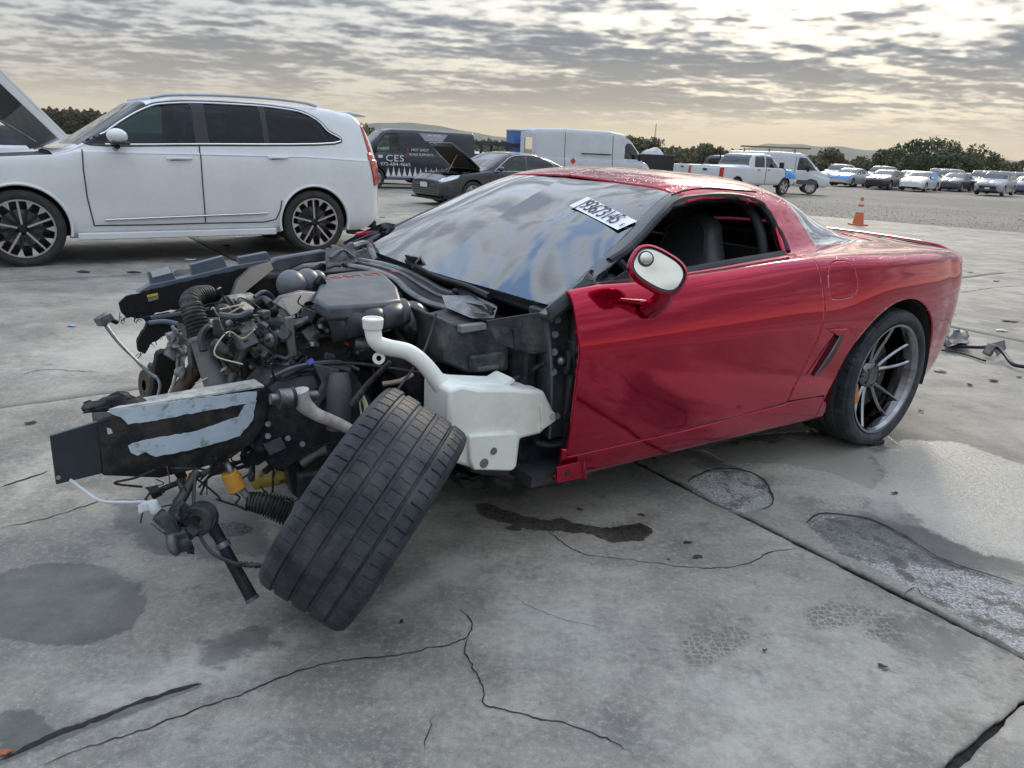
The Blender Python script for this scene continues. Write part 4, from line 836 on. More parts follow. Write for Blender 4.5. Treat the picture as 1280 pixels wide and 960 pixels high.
plateK('bottle_foot', [(587, 545), (648, 541), (646, 583), (640, 589), (593, 588), (588, 578)], .81, .03, M_PLAS, reso, .006)
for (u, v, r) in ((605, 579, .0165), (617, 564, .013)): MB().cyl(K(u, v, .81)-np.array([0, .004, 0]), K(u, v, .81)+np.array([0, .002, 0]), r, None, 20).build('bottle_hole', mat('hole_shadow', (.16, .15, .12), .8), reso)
plateK('bottle_tab', [(676, 505), (694, 516), (695, 526), (678, 538)], .80, .012, M_PLAS, reso); MB().cyl(K(691, 521, .80), K(691, 521, .81), .009, None, 12).build('tab_bolt', M_STEEL, reso)
MB().lathe([(0, .009), (0, .019), (.010, .019), (.010, .009), (0, .009)], K(474, 448, .63), nrm(-CFc), 20).build('neck_eyelet', M_PLAS, reso); tubeK('eyelet_web', [(474, 441, .63), (486, 436, .64)], .008, M_PLAS, 8, 0, reso)
# --- cowl side, heater box, hinge pillar
hb = plateK('heater_box', [(544, 394), (575, 409), (610, 400), (640, 437), (641, 464), (588, 468), (551, 453)], [.52, .52, .56, .62, .62, .58, .52], .25, M_GREYP if False else mat('grime_grey', (.026, .032, .042), .50, spec=.35, var=.25, scale=9, dirt=(.14, .13, .115), dscale=10, damt=.6, bump=.2, bscale=70), bevel=.012)
plateK('heater_lid', [(590, 446), (637, 440), (630, 464), (592, 467)], [.60, .64, .64, .60], .03, MATS['grime_grey'], hb, .008); plateK('heater_slot', [(597, 460), (624, 456), (625, 461), (598, 465)], [.612, .65, .65, .612], .02, M_GREYP, hb)
plateK('heater_flange', [(577, 408), (608, 404), (609, 412), (577, 417)], [.55, .59, .59, .55], .03, mat('dusty_flange', (.20, .21, .215), .6, var=.2), hb)
hp = MB(); pl = [(609, 401), (642, 396), (693, 388), (686, 440), (666, 443), (643, 437), (620, 426)]
hinge = plateK('fender_bracket', pl, [.68, .70, .76, .76, .74, .70, .68], .010, MATS['grime_grey'], bevel=.003)
plateK('bracket_hole', [(652, 400), (672, 399), (670, 425), (652, 426)], [.711, .733, .733, .711], .008, M_BLK2, hinge, 0); MB().cyl(K(631, 413, .695), K(631, 413, .70), .013, None, 16).build('bracket_bore', M_BLK2, hinge)
plateK('bracket_rib', [(642, 410), (650, 412), (652, 432), (684, 436), (684, 441), (645, 437)], [.712, .718, .718, .765, .765, .712], .012, MATS['grime_grey'], hinge)
pil = plateK('hinge_pillar', [(682, 389), (716, 384), (722, 470), (724, 545), (686, 549), (688, 470)], .77, .10, mat('pillar_bluegrey', (.034, .043, .060), .5, .1, var=.25, scale=8, dirt=(.13, .12, .105), dscale=12, damt=.5), bevel=.008)
for (u, v) in ((694, 418), (693, 440), (692, 465), (696, 520), (697, 400)): MB().cyl(K(u, v, .772), K(u, v, .783), .014, .012, 14).build('pillar_bolt', M_GREYP, pil)
tubeK('pillar_edge', [(684, 392, .775), (690, 470, .775), (687, 548, .775)], .006, M_GREYP, parent=pil)
plateK('door_hinge', [(716, 392), (738, 391), (738, 429), (717, 429)], .80, .05, M_BLK, bevel=.005); plateK('hinge_frame', [(716, 427), (739, 425), (739, 431), (717, 432)], .81, .03, M_GREYP)
for (u, v) in ((722, 403), (728, 411)): MB().cyl(K(u, v, .805), K(u, v, .815), .010, None, 6).build('hinge_bolt', M_STEEL, coupe)
MB().ribbed([K(707, 453, .80), K(720, 453, .81), K(738, 453, .82)], .042, .013, .16, 20, 4).build('wiring_boot', M_RUBS, coupe); MB().ell(K(702, 451, .80), (.016, .016, .016)).build('boot_plug', M_STEEL, coupe)
plateK('door_shut_gap', [(705, 470), (734, 470), (728, 575), (712, 575)], .72, .05, M_BLK2)
tubeK('red_wire', [(718, 470, .79), (717, 490, .79), (718, 500, .79)], .003, mat('red_wire', (.45, .02, .02), .5)); tubeK('door_wire', [(716, 505, .80), (706, 518, .81), (707, 535, .81), (716, 545, .80), (728, 560, .80)], .004, M_WIREB); MB().ell(K(716, 512, .80), (.014, .014, .02)).build('wire_plug', M_STEEL, coupe)
plateK('inner_sill', [(620, 556), (647, 550), (693, 535), (718, 546), (728, 577), (690, 596), (642, 602), (588, 592), (596, 570)], .70, .25, MATS['pillar_bluegrey'], bevel=.02)
tubeK('sill_brace', [(640, 476, .66), (684, 451, .74)], .018, M_DGREY, 8, 0, flat=.5)
tubeK('floor_brace', [(668, 552, .74), (690, 556, .76), (712, 550, .78)], .020, M_DGREY, 8, 4, flat=.6)
crumple('splash_shield', [(566, 588, .66), (640, 598, .70), (636, 612, .68), (575, 608, .62)], 0, .02, M_BLK, None, 10, 5.0)
plateK('shield_lip', [(575, 600), (660, 598), (664, 603), (640, 610), (580, 613)], .66, .2, M_BLK, bevel=.006)
tip = plateK('rocker_tab', [(696, 584), (727, 577), (731, 597), (697, 604)], .885, .006, M_RED, bevel=.001); MB().cyl(K(710, 591, .885)-np.array([0, .004, 0]), K(710, 591, .885)+np.array([0, .0015, 0]), .012, None, 16).build('tab_hole', M_BLK2, tip); tubeK('tab_fold', [(728, 576, .885), (731, 597, .885)], .008, M_RED, 8, 0, tip)
# --- cowl grille and wipers
UP = [(447, 324, -.50), (480, 330, -.36), (510, 339, -.20), (533, 350, -.06), (556, 363, .10), (590, 372, .32), (618, 384, .50)]
LO = [(430, 331, -.46), (466, 338, -.32), (494, 349, -.18), (513, 366, -.02), (538, 379, .14), (575, 388, .36), (606, 397, .55)]
A = spline([KP(p) for p in UP], 8); B = spline([KP(p) for p in LO], 8)
cw = MB(); cw.strip(A-(B-A)*.05, A*.55+B*.45) if False else None
M_COWL = mat('cowl_grey', (.22, .235, .25), .42, var=.2, scale=10, dirt=(.06, .06, .055), dscale=12, damt=.5)
cowl = MB().strip(A+np.array([0, 0, -.012]), B+np.array([0, 0, -.012])).build('cowl_panel', M_BLK, coupe, solid=.01)
MB().tube(A, .012, 8, flat=.8).build('cowl_edge', M_COWL, cowl); MB().tube(B, .017, 8, flat=.7).build('cowl_lip', M_COWL, cowl); MB().tube(A*.62+B*.38, .007, 8).build('cowl_rib', M_COWL, cowl)
for t in np.linspace(5, 34, 34):
    i = int(t); f_ = t-i; a = A[i]*(1-f_)+A[i+1]*f_; b = B[i]*(1-f_)+B[i+1]*f_; MB().tube([a*.95+b*.05, a*.55+b*.45], .0042, 6).build('cowl_slat', M_COWL, cowl)
plateK('cowl_corner', [(560, 372), (600, 372), (622, 384), (618, 398), (590, 398), (566, 388)], [.30, .40, .56, .60, .54, .40], .05, M_COWL, cowl)
plateK('cowl_hole', [(583, 378), (604, 382), (612, 393), (594, 391)], [.462, .502, .605, .545], .005, M_BLK2, cowl, 0)
wp = tubeK('wiper', [(508, 326, -.20), (545, 345, .08), (580, 356, .30), (612, 370, .52)], [.010, .008, .009, .012], M_BLK, 8); plateK('wiper_pivot', [(512, 320), (526, 322), (530, 336), (518, 334)], -.12, .05, M_BLK, wp); tubeK('wiper_link', [(516, 334, -.13), (526, 321, -.11), (532, 336, -.09)], .007, M_STEEL, 8, 0, wp)
wp = tubeK('wiper', [(574, 365, .25), (590, 372, .34), (600, 380, .44), (618, 388, .56)], [.018, .016, .012, .010], M_BLK, 8); tubeK('wiper_blade', [(560, 372, .22), (590, 383, .40), (616, 391, .58)], .006, M_BLK2, 6, 4, wp); MB().ell(K(572, 364, .25), (.022, .022, .014)).build('wiper_cap', M_BLK, wp)
tubeK('cowl_seal', [(508, 338, -.22), (518, 333, -.18), (526, 340, -.12)], .004, M_RUBS)
# --- engine dress cover
ZC = .775
def CZ(u, v, z=ZC): return KZ(u, v, z)
tp = [(408, 343), (440, 339), (472, 337), (484, 345), (497, 358), (502, 374), (470, 379), (440, 381), (408, 383), (392, 372), (398, 356)]
cover = MB().prism([CZ(*p) for p in tp], (0, 0, -.05)).build('engine_cover', M_GREYP, coupe, bevel=.012)
a, b = CZ(407, 345), CZ(472, 339); txd = b-a; nrmz = np.array([0, 0, 1.])
MRT = mat('red_lettering', (.55, .035, .03), .45); tt = text_obj('cover_lettering', 'CORVETTE', MRT, cover, .058, frame_m((a+b)/2+np.cross(nrmz, nrm(txd))*-.052+np.array([0, 0, .002]), txd, nrmz), .0006, spacing=1.5); 
sl = mat('runner_slate', (.022, .027, .036), .34, var=.15, scale=6, dirt=(.09, .085, .08), damt=.3); Vr = []; nt_, nj = 72, 12
for a_ in range(nt_+1):
    t = a_/nt_; A_ = CZ(388+t*112, 379-4*t+4*math.sin(t*3.14), ZC-.02); B_ = K(414+t*90, 432-26*t, A_[1]+.09); fl = abs(math.sin(math.pi*(t*4.2+.1)))**.6; out_ = nrm(np.array([0, .75, .35]))
    for b_ in range(nj+1): w_ = b_/nj; Vr.append(A_*(1-w_)+B_*w_+out_*(.056+.016*fl)*math.sin(math.pi*min(1, w_*.92+.04))**.7)
mesh_obj('fluted_shroud', Vr, [(a_*(nj+1)+b_, (a_+1)*(nj+1)+b_, (a_+1)*(nj+1)+b_+1, a_*(nj+1)+b_+1) for a_ in range(nt_) for b_ in range(nj)], sl, cover, True, 60, .004)
for (u, v, r, y) in ((364, 356, .058, .02), (384, 352, .052, -.03), (396, 350, .04, -.06)): MB().ell(K(u, v, y), (r*.9, r, r*.95), 20, 12).build('air_bridge', mat('satin_grey', (.11, .125, .14), .36, .1, var=.1, scale=6, dirt=(.24, .22, .19), dscale=14, damt=.3), coupe)
plateK('cover_clip', [(396, 356), (403, 345), (409, 353), (404, 360)], .06, .04, M_BLK, cover)
mp_ = plateK('mount_plate', [(343, 380), (352, 371), (378, 364), (400, 366), (396, 376), (383, 378), (374, 390), (364, 397), (356, 388)], [.24, .24, .16, .12, .18, .20, .26, .28, .26], .03, M_GREYP, bevel=.005)
plateK('mount_strut', [(357, 398), (366, 396), (370, 430), (374, 462), (368, 466), (360, 432)], .30, .02, mat('greenish_grey', (.13, .14, .13), .6, var=.2, scale=12, dirt=(.22, .2, .17), damt=.4)); 
MB().ell(K(514, 405, .30), (.075, .075, .085), 20, 12).build('brake_booster', M_BLK2, coupe); tubeK('booster_mount', [(497, 402, .30), (505, 432, .32)], .03, M_BLK, 12, 0)
tubeK('coolant_pipe', [(471, 366, .05), (482, 374, .1), (499, 384, .16), (508, 392, .2)], .010, M_GREYP, 10); MB().ell(K(474, 365, .06), (.016, .014, .012)).build('pipe_cap', M_BLK, coupe)
tubeK('brake_reservoir', [(444, 428, .38), (462, 430, .40)], .024, M_ALU, 12, 0); tubeK('red_clip', [(425, 424, .36), (436, 431, .37)], .005, MATS['red_wire'], 6, 0)
# --- far side: fender rail, shroud, tabs
plateK('far_fender_rail', [(320, 340), (346, 323), (404, 313), (420, 316), (412, 326), (380, 330), (346, 344)], -.56, .05, M_GREYP, bevel=.008)
wv = [(346+i*4.4, 344-i*.95+1.6*math.sin(i*1.3)) for i in range(15)]; plateK('wavy_seal', wv+[(408, 343), (346, 358)], -.50, .03, M_BLK, bevel=.002)
crumple('crushed_tray', [(408, 312, -.5), (440, 306, -.52), (446, 330, -.44), (409, 334, -.42)], 0, .018, mat('felt_grey', (.11, .115, .12), .85, var=.3, scale=30, bump=.5, bscale=90), None, 10, 3.0, .012)
tubeK('tray_strap', [(412, 322, -.44), (428, 312, -.47), (444, 322, -.44)], .012, MATS['felt_grey'], 8, 5, flat=.4)
tubeK('strut_brace', [(438, 309, -.55), (458, 305, -.6), (470, 326, -.5)], .016, M_ALU, 8, 4); tubeK('hood_hinge', [(462, 305, -.58), (474, 324, -.52), (478, 329, -.5)], .010, M_STEEL, 8, 0); plateK('hinge_leaf', [(440, 316), (458, 310), (466, 328), (444, 330)], -.5, .01, M_ALU); tubeK('hinge_rod', [(464, 303, -.58), (477, 321, -.52)], .008, M_BLK2, 8, 0)
plateK('scoop_plate', [(288, 372), (296, 350), (314, 334), (338, 327), (343, 337), (322, 354), (300, 372)], [-.10, -.2, -.3, -.4, -.4, -.25, -.12], .02, mat('matte_slate', (.030, .036, .044), .6, spec=.25, var=.2), bevel=.004)
sh_ = plateK('radiator_shroud', jagged([(148, 380), (158, 370), (172, 368), (190, 362), (240, 350), (300, 336), (330, 330), (322, 346), (300, 364), (262, 372), (224, 386), (196, 391), (180, 399), (160, 397), (152, 391)], 2, 2.0), [-.40]*1 if False else -.42, .015, mat('black_felt', (.010, .010, .011), .95, var=.3, scale=40, bump=.7, bscale=200), bevel=0)
plateK('shroud_rim', [(171, 366), (188, 356), (240, 345), (288, 333), (336, 325), (338, 331), (290, 341), (240, 352), (190, 363)], -.425, .05, mat('slate_blue', (.085, .115, .155), .40, var=.14, scale=8, dirt=(.16, .16, .15), damt=.4), sh_, .003)
for pl in ([(185, 340), (212, 333), (222, 351), (230, 353), (190, 362)], [(238, 331), (279, 320), (286, 338), (290, 340), (242, 350)], [(298, 322), (334, 315), (339, 326), (300, 334)]):
    tb = plateK('shroud_tab', pl, -.44, .03, MATS['slate_blue'], sh_, .003)
plateK('tab_label', [(188, 340), (211, 334), (215, 341), (191, 347)], -.436, .003, mat('clear_label', (.62, .65, .68), .35, var=.1), sh_, 0)
lb = plateK('warning_label', [(183, 369), (197, 366), (199, 374), (186, 378)], -.417, .002, mat('black_label', (.012, .012, .012), .4), sh_, 0); plateK('label_header', [(183.4, 369), (197, 366), (197.6, 369), (184.2, 372)], -.4155, .001, mat('label_yellow', (.75, .50, .05), .5), sh_, 0)
for i in range(3): plateK('label_line', [(185, 373.2+i*1.5), (198, 370.2+i*1.5), (198.1, 370.8+i*1.5), (185.1, 373.8+i*1.5)], -.4155, .001, mat('label_white', (.5, .5, .5), .6), sh_, 0)
plateK('lower_shroud', jagged([(178, 398), (200, 393), (236, 388), (262, 380), (300, 372), (300, 392), (262, 396), (230, 404), (206, 405), (184, 404)], 4, 2), -.34, .02, M_BLK, bevel=0)
plateK('lower_shroud_edge', [(188, 396), (236, 388), (262, 384), (262, 388), (236, 393), (190, 400)], -.335, .02, MATS['slate_blue'], bevel=.002)
plateK('torn_duct', jagged([(184, 404), (214, 404), (224, 412), (206, 420), (190, 428), (182, 442), (174, 440), (172, 428)], 6, 2.4, 4), -.30, .03, MATS['black_felt'], bevel=0)
tubeK('duct_lip', [(186, 404, -.30), (205, 402, -.30), (222, 405, -.29)], .010, MATS['slate_blue'], 8)
# frayed fringe along torn felt
for i in range(34):
    u, v = (150+i*1.6, 391+8*math.sin(i*.55)) if i < 20 else (174+(i-20)*2.6, 442-(i-20)*2.4); L_ = random.uniform(3, 9)
    tubeK('felt_strand', [(u, v, -.40), (u-random.uniform(0, 4), v+L_*.5, -.39), (u-random.uniform(-2, 5), v+L_, -.39)], .0016, MATS['black_felt'], 4, 0)
# --- front: big hose, pipe, pulleys
hose = MB().ribbed([K(240, 384, .10), K(244, 398, .12), K(252, 422, .15)], [.036, .040, .038], .011, .10, 20, 6).build('intake_hose', M_RUBS, coupe)
tubeK('hose_pipe', [(251, 420, .15), (260, 450, .18), (272, 486, .22), (277, 497, .23)], [.036, .036, .038, .041], mat('slate_pipe', (.10, .115, .125), .42, var=.2, scale=9, dirt=(.22, .21, .18), dscale=14, damt=.5), 22, 6, hose)
MB().lathe([(-.006, .038), (-.006, .042), (.006, .042), (.006, .038)], K(252, 423, .15), K(260, 450, .18)-K(251, 420, .15), 24).build('hose_clamp', M_STEEL, hose); MB().lathe([(-.006, .041), (-.004, .046), (.004, .046), (.006, .041)], K(275, 491, .225), K(277, 497, .23)-K(272, 486, .22), 24).build('pipe_ring', M_GREYP, hose)
MB().ribbed([K(241, 388, .10), K(238, 377, .08), K(246, 369, .04), K(262, 366, .0)], [.036, .034, .03, .028], .012, .08, 16, 6).build('hose_elbow', M_RUBS, coupe)
tubeK('lower_pipe', [(308, 428, .20), (300, 447, .20), (284, 484, .22)], .017, MATS['slate_pipe'], 14, 4)
pc_ = K(318, 428, .08); pax = np.array([.92, .36, .05])
pu = MB().lathe([(.052, .0), (.052, .018), (.045, .022), (.045, .058), (.052, .062), (.052, .068), (.034, .070), (.030, .060), (.024, .070), (.018, .060), (.012, .070), (.004, .060), (0, .072), (-.02, .072), (-.02, .0)], pc_, pax, 40).build('crank_pulley', mat('pulley_blue', (.075, .09, .11), .35, .6, var=.2, scale=7), coupe)
MB().lathe([(.047, .0), (.055, .012), (.055, .017), (.047, .018)], pc_, pax, 16).build('pulley_bolt', M_STEEL, pu)
for (u, v, y, r) in ((298, 405, .05, .04), (350, 432, .12, .045), (296, 446, .1, .025)): MB().lathe([(.03, .0), (.03, r*.3), (.024, r*.35), (.024, r*.9), (.03, r), (0, r), (0, .0)], K(u, v, y), pax, 24).build('idler_pulley', M_STEEL, coupe)
plateK('fan_bracket', [(292, 390), (310, 385), (318, 402), (300, 406)], .06, .04, MATS['slate_blue'], bevel=.006)
tubeK('alternator', [(332, 432, .12), (350, 428, .02)], [.055, .055], M_ALU, 20, 0); tubeK('water_pump', [(322, 405, .10), (345, 408, .05)], [.03, .045], M_ALU, 16, 0); plateK('pump_cast', [(336, 420), (352, 412), (360, 440), (352, 462), (338, 460), (332, 440)], .14, .10, M_ALU, bevel=.01)
tubeK('throttle_body', [(283, 380, .0), (312, 377, -.06)], [.030, .034], M_ALU, 16, 0); MB().box(K(283, 384, .03), (.05, .05, .06), (20, 30, 10)).tube([K(270, 390, .04), K(283, 384, .03), K(292, 376, .0)], .016, 10, 4).build('thermostat', M_BLK, coupe, bevel=.006); MB().ell(K(283, 398, .06), (.014, .014, .018)).build('sensor_cap', mat('ivory_cap', (.55, .52, .42), .5), coupe)
tubeK('wire_loop', [(318, 372, .06), (330, 365, .04), (341, 372, .02), (344, 386, .04), (336, 392, .08), (324, 388, .1), (318, 378, .08)], .008, M_GREYP)
for i in range(3): tubeK('cable_twist', [(320+i*3, 375, .07), (328+i*2, 382-i*2, .05), (338, 376+i*4, .04)], .007, M_RUBS)
# crushed front bits
crumple('crushed_bracket', [(206, 418, .0), (228, 408, .05), (236, 440, .08), (212, 452, .04)], 0, .028, M_ALU, None, 10, 1.0)
crumple('torn_foil', [(222, 440, .04), (236, 440, .06), (232, 476, .08), (220, 470, .06)], 0, .02, M_ALU, None, 8, 8.0)
plateK('radiator_side', jagged([(198, 442), (214, 438), (222, 452), (214, 480), (206, 504), (186, 506), (192, 470)], 8, 2), -.02, .05, MATS['black_felt'], bevel=.003)
tubeK('torn_seam', [(222, 448, .05), (220, 470, .05), (208, 505, .08)], .005, mat('tan_edge', (.30, .25, .18), .8))
tubeK('brown_duct', [(246, 460, .05), (228, 484, .06), (210, 508, .08)], [.03, .026, .022], mat('rust_brown', (.07, .05, .038), .7, var=.3), 12, 4)
rd = MB().lathe([(-.02, .02), (-.02, .058), (-.004, .062), (.004, .062), (.02, .058), (.02, .02)], K(187, 481, -.25), (.85, .15, .1), 32).build('far_disc', mat('rusty_disc', (.06, .052, .045), .5, .4, var=.4, scale=20), coupe); tubeK('disc_guard', [(186, 456, -.24), (198, 462, -.22), (202, 478, -.2), (192, 498, -.2)], .012, M_GREYP, 8)
tubeK('bent_line', [(130, 402, -.10), (136, 412, -.08), (150, 430, -.06), (168, 448, -.04), (182, 462, -.02), (196, 472, .0)], [.008, .007, .006, .005, .006, .007], M_STEEL, 8)
cb = MB().box(K(130, 399, -.1), (.05, .035, .03), (10, 20, 30)).build('line_fitting', M_ALU, coupe, bevel=.004); tubeK('fitting_pin', [(134, 398, -.1), (146, 403, -.12)], .008, M_BLK, 8, 0, cb)
tubeK('hanging_line', [(196, 472, .0), (200, 482, .02), (196, 500, .04)], .005, M_STEEL, 6)
# --- steering rack, boot, torn suspension hanging at the front
tubeK('steering_rack', [(318, 602, .20), (352, 592, .26), (398, 574, .34)], [.030, .036, .036], mat('oily_yellow', (.42, .31, .045), .38, var=.35, scale=14, dirt=(.05, .04, .03), dscale=16, damt=.85), 18, 4)
plateK('rack_bracket', [(358, 580), (374, 574), (390, 612), (378, 628), (366, 618)], .40, .05, M_BLK, bevel=.006)
MB().ribbed([K(310, 626, .44), K(332, 630, .47), K(362, 640, .50)], [.030, .042, .048], .0095, .20, 22, 6).build('rack_boot', M_RUBS, coupe)
tubeK('tie_rod', [(282, 576, .40), (288, 588, .42), (296, 604, .43), (312, 624, .45)], [.010, .011, .011, .012], M_STEEL, 10, 3)
MB().tube([K(286, 591, .42), K(290, 598, .42), K(297, 612, .43)], [.024, .028, .027], 18, 3).build('orange_cap', mat('orange_plastic', (.72, .34, .05), .4, var=.1), coupe)
MB().lathe([(0, .026), (.003, .026), (.003, .018), (-.01, .018)], K(297, 612, .43), K(297, 612, .43)-K(290, 598, .42), 18).build('cap_rim', M_STEEL, coupe)
for i, pts in enumerate([[(215, 590), (232, 588), (236, 600), (226, 604)], [(265, 578), (286, 574), (280, 592), (262, 596)], [(300, 570), (330, 562), (350, 566), (322, 582), (304, 580)], [(330, 556), (352, 548), (358, 560), (338, 570)], [(392, 560), (420, 552), (428, 562), (398, 574)]]): plateK('torn_bracket', jagged(pts, i+20, 1.2, 4), .36+.02*i, .012, (M_DGREY, M_GREYP, M_BLK, MATS['scuffed_grey'], M_BLK)[i], bevel=.001)
tubeK('lower_link', [(378, 580, .42), (396, 568, .44), (410, 562, .46)], [.016, .012, .018], MATS['damper_grey'], 10, 3)
st_ = tubeK('torn_strut', [(246, 590, .46), (232, 614, .50), (212, 650, .56)], [.014, .015, .017], mat('greenish_black', (.035, .042, .036), .5, .2, var=.3), 12, 4)
tubeK('sway_link', [(192, 616, .46), (216, 606, .46), (244, 596, .46), (262, 588, .46)], .009, M_BLK, 8, 4); tubeK('link_end', [(188, 618, .46), (200, 612, .46)], .018, M_BLK, 10, 0)
hubl = MB(); hubl.box(K(234, 646, .59), (.05, .04, .09), (20, 35, 15)).box(K(244, 660, .61), (.07, .03, .035), (50, 10, 40)).tube([K(220, 660, .6), K(236, 640, .6), K(252, 630, .58)], .012, 8, 4).lathe([(-.03, .02), (-.03, .045), (.03, .045), (.03, .02)], K(250, 648, .60), (.5, .8, .1), 20).build('torn_knuckle', M_DGREY, coupe, bevel=.006)
crumple('knuckle_arm', [(200, 640, .58), (228, 632, .6), (232, 690, .66), (214, 694, .66)], 0, .03, M_DGREY, None, 9, 6.0, .015)
tubeK('ball_joint', [(214, 668, .66), (216, 684, .67), (222, 692, .67)], [.014, .016, .010], M_STEEL, 10, 2); tubeK('knuckle_bolt', [(190, 652, .6), (206, 664, .62)], .007, M_STEEL, 8, 0)
crumple('pale_scrap', [(168, 630, .56), (196, 626, .56), (200, 640, .58), (172, 644, .58)], 0, .02, mat('pale_plastic', (.50, .52, .53), .5, var=.15), None, 7, 9.0)
shk = tubeK('front_damper', [(262, 654, .62), (274, 672, .64), (284, 692, .67), (315, 748, .74)], [.020, .016, .0165, .0185], M_BLK, 16, 4); MB().lathe([(-.008, .017), (-.008, .021), (.008, .021), (.008, .017)], K(279, 681, .655), K(315, 748, .74)-K(284, 692, .67), 18).build('damper_collar', M_STEEL, shk); tubeK('damper_lug', [(252, 654, .61), (270, 656, .63)], .022, M_BLK, 12, 0, shk)
MB().lathe([(-.004, .012), (-.004, .020), (.006, .021), (.006, .012)], K(315, 748, .74), K(315, 748, .74)-K(284, 692, .67), 18).build('damper_end', M_GREYP, shk)
tubeK('sensor_cable', [(244, 594, .48), (242, 625, .54), (244, 655, .60), (262, 688, .68), (290, 703, .72), (312, 707, .74), (332, 706, .75)], .005, M_WIREB, 8, 8)
for i in range(5): MB().lathe([(-.006, .004), (-.006, .008), (.006, .008), (.006, .004)], K(300+i*7, 705+.6*i, .73+.003*i), (1, 0, 0), 10).build('cable_clip', M_BLK, coupe)
tubeK('pale_wire', [(88, 600, .46), (104, 612, .5), (126, 626, .54), (160, 628, .56), (184, 628, .56), (200, 640, .58), (212, 652, .6)], .0045, mat('pale_wire', (.55, .58, .62), .4), 8, 6)
for i in range(5): tubeK('orange_wire', [(236+i, 592+i*3, .46), (232+2*i, 606+i, .48), (240+i, 612, .5), (246-i, 600+2*i, .48)], .0025, mat('orange_wire', (.55, .12, .05), .5), 5, 5)
tubeK('ground_strap', [(222, 600, .46), (228, 620, .5), (222, 640, .56)], .005, M_WIREB, 6)
# --- loose wires, hoses, brackets and connectors filling the bay
tubeK('release_cable', [(545, 392, .60), (538, 418, .62), (525, 448, .66), (497, 487, .72)], .0045, M_WIREB, 8, 8)
tubeK('main_cable', [(330, 478, .38), (362, 466, .40), (395, 456, .42), (440, 454, .44), (500, 462, .46), (560, 470, .50), (640, 476, .55)], .006, M_WIREB, 8, 6); tubeK('vacuum_line', [(350, 470, .40), (376, 460, .40), (420, 458, .42), (436, 462, .42)], .012, M_GREYP, 10, 6)
MB().box(K(388, 452, .42), (.02, .015, .015), (20, 30, 0)).build('blue_connector', mat('blue_clip', (.10, .10, .55), .5), coupe)
tubeK('brake_hose', [(440, 506, .56), (462, 478, .58), (488, 452, .60)], [.012, .010, .008], M_RUBS, 10, 4); tubeK('ivory_lead', [(452, 494, .55), (458, 510, .56), (454, 524, .57)], .008, mat('ivory_lead', (.55, .50, .36), .6), 8)
tubeK('tan_strap', [(478, 480, .5), (500, 476, .52), (516, 468, .52)], .008, MATS['tan_edge'], 6); tubeK('thin_wire', [(452, 520, .55), (450, 498, .54), (456, 486, .52)], .003, MATS['ivory_lead'], 6)
tubeK('coil_bracket', [(352, 412, .24), (372, 404, .26), (386, 398, .28)], [.012, .016, .008], M_ALU, 8, 4)
cm = [M_RUBS, M_RUBS, M_WIREB, M_BLK, M_GREYP, M_ALU, M_DGREY, M_BLK]
random.seed(21)
for i in range(190):
    u, v = random.uniform(262, 470), random.uniform(388, 470)
    if u < 320 and v > 440: v -= 40
    if u > 340 and v > 462: v -= 12
    y = random.uniform(-.02, .30); p0 = K(u, v, y); k = random.random()
    if k < .50:
        pts = [p0]; d = np.array([random.gauss(0, 1), random.gauss(0, .5), random.gauss(0, 1)]); d = nrm(d)
        for s_ in range(4): pts.append(pts[-1]+d*random.uniform(.02, .055)); d = nrm(d+np.array([random.gauss(0, .7), random.gauss(0, .5), random.gauss(0, .7)-.15]))
        MB().tube(pts, random.choice((.0025, .003, .004, .005, .007, .010, .013)), 8, 5).build(random.choice(('hose', 'wire')), random.choice(cm[:5]), coupe)
    elif k < .75: MB().box(p0, (random.uniform(.015, .06), random.uniform(.012, .04), random.uniform(.012, .05)), [random.uniform(0, 90) for _ in 'abc']).build(random.choice(('bracket', 'connector')), random.choice(cm[3:]), coupe, bevel=.003)
    elif k < .9: d = nrm([random.gauss(0, 1), random.gauss(0, 1), random.gauss(0, 1)]); MB().cyl(p0, p0+d*random.uniform(.02, .06), random.uniform(.008, .02), None, 12).build('fitting', random.choice(cm[3:7]), coupe)
    else: MB().ell(p0, (random.uniform(.012, .03),)*3, 10, 6).build('sensor', random.choice(cm[3:]), coupe)
for i in range(26):      # lower front clutter around the rack and cradle
    u, v = random.uniform(262, 420), random.uniform(556, 586); p0 = K(u, v, random.uniform(.25, .36)); k = random.random()
    if k < .5:
        d = nrm([random.gauss(0, 1), random.gauss(0, .4), random.gauss(0, .6)]); MB().tube([p0, p0+d*.05, p0+d*.09+np.array([0, 0, random.gauss(0, .03)])], random.choice((.004, .007, .011)), 8, 4).build('torn_line', random.choice(cm[:5]), coupe)
    else: MB().box(p0, (random.uniform(.02, .07), .02, random.uniform(.01, .04)), [random.uniform(0, 90) for _ in 'abc']).build('torn_scrap', random.choice(cm[4:]), coupe, bevel=.002)

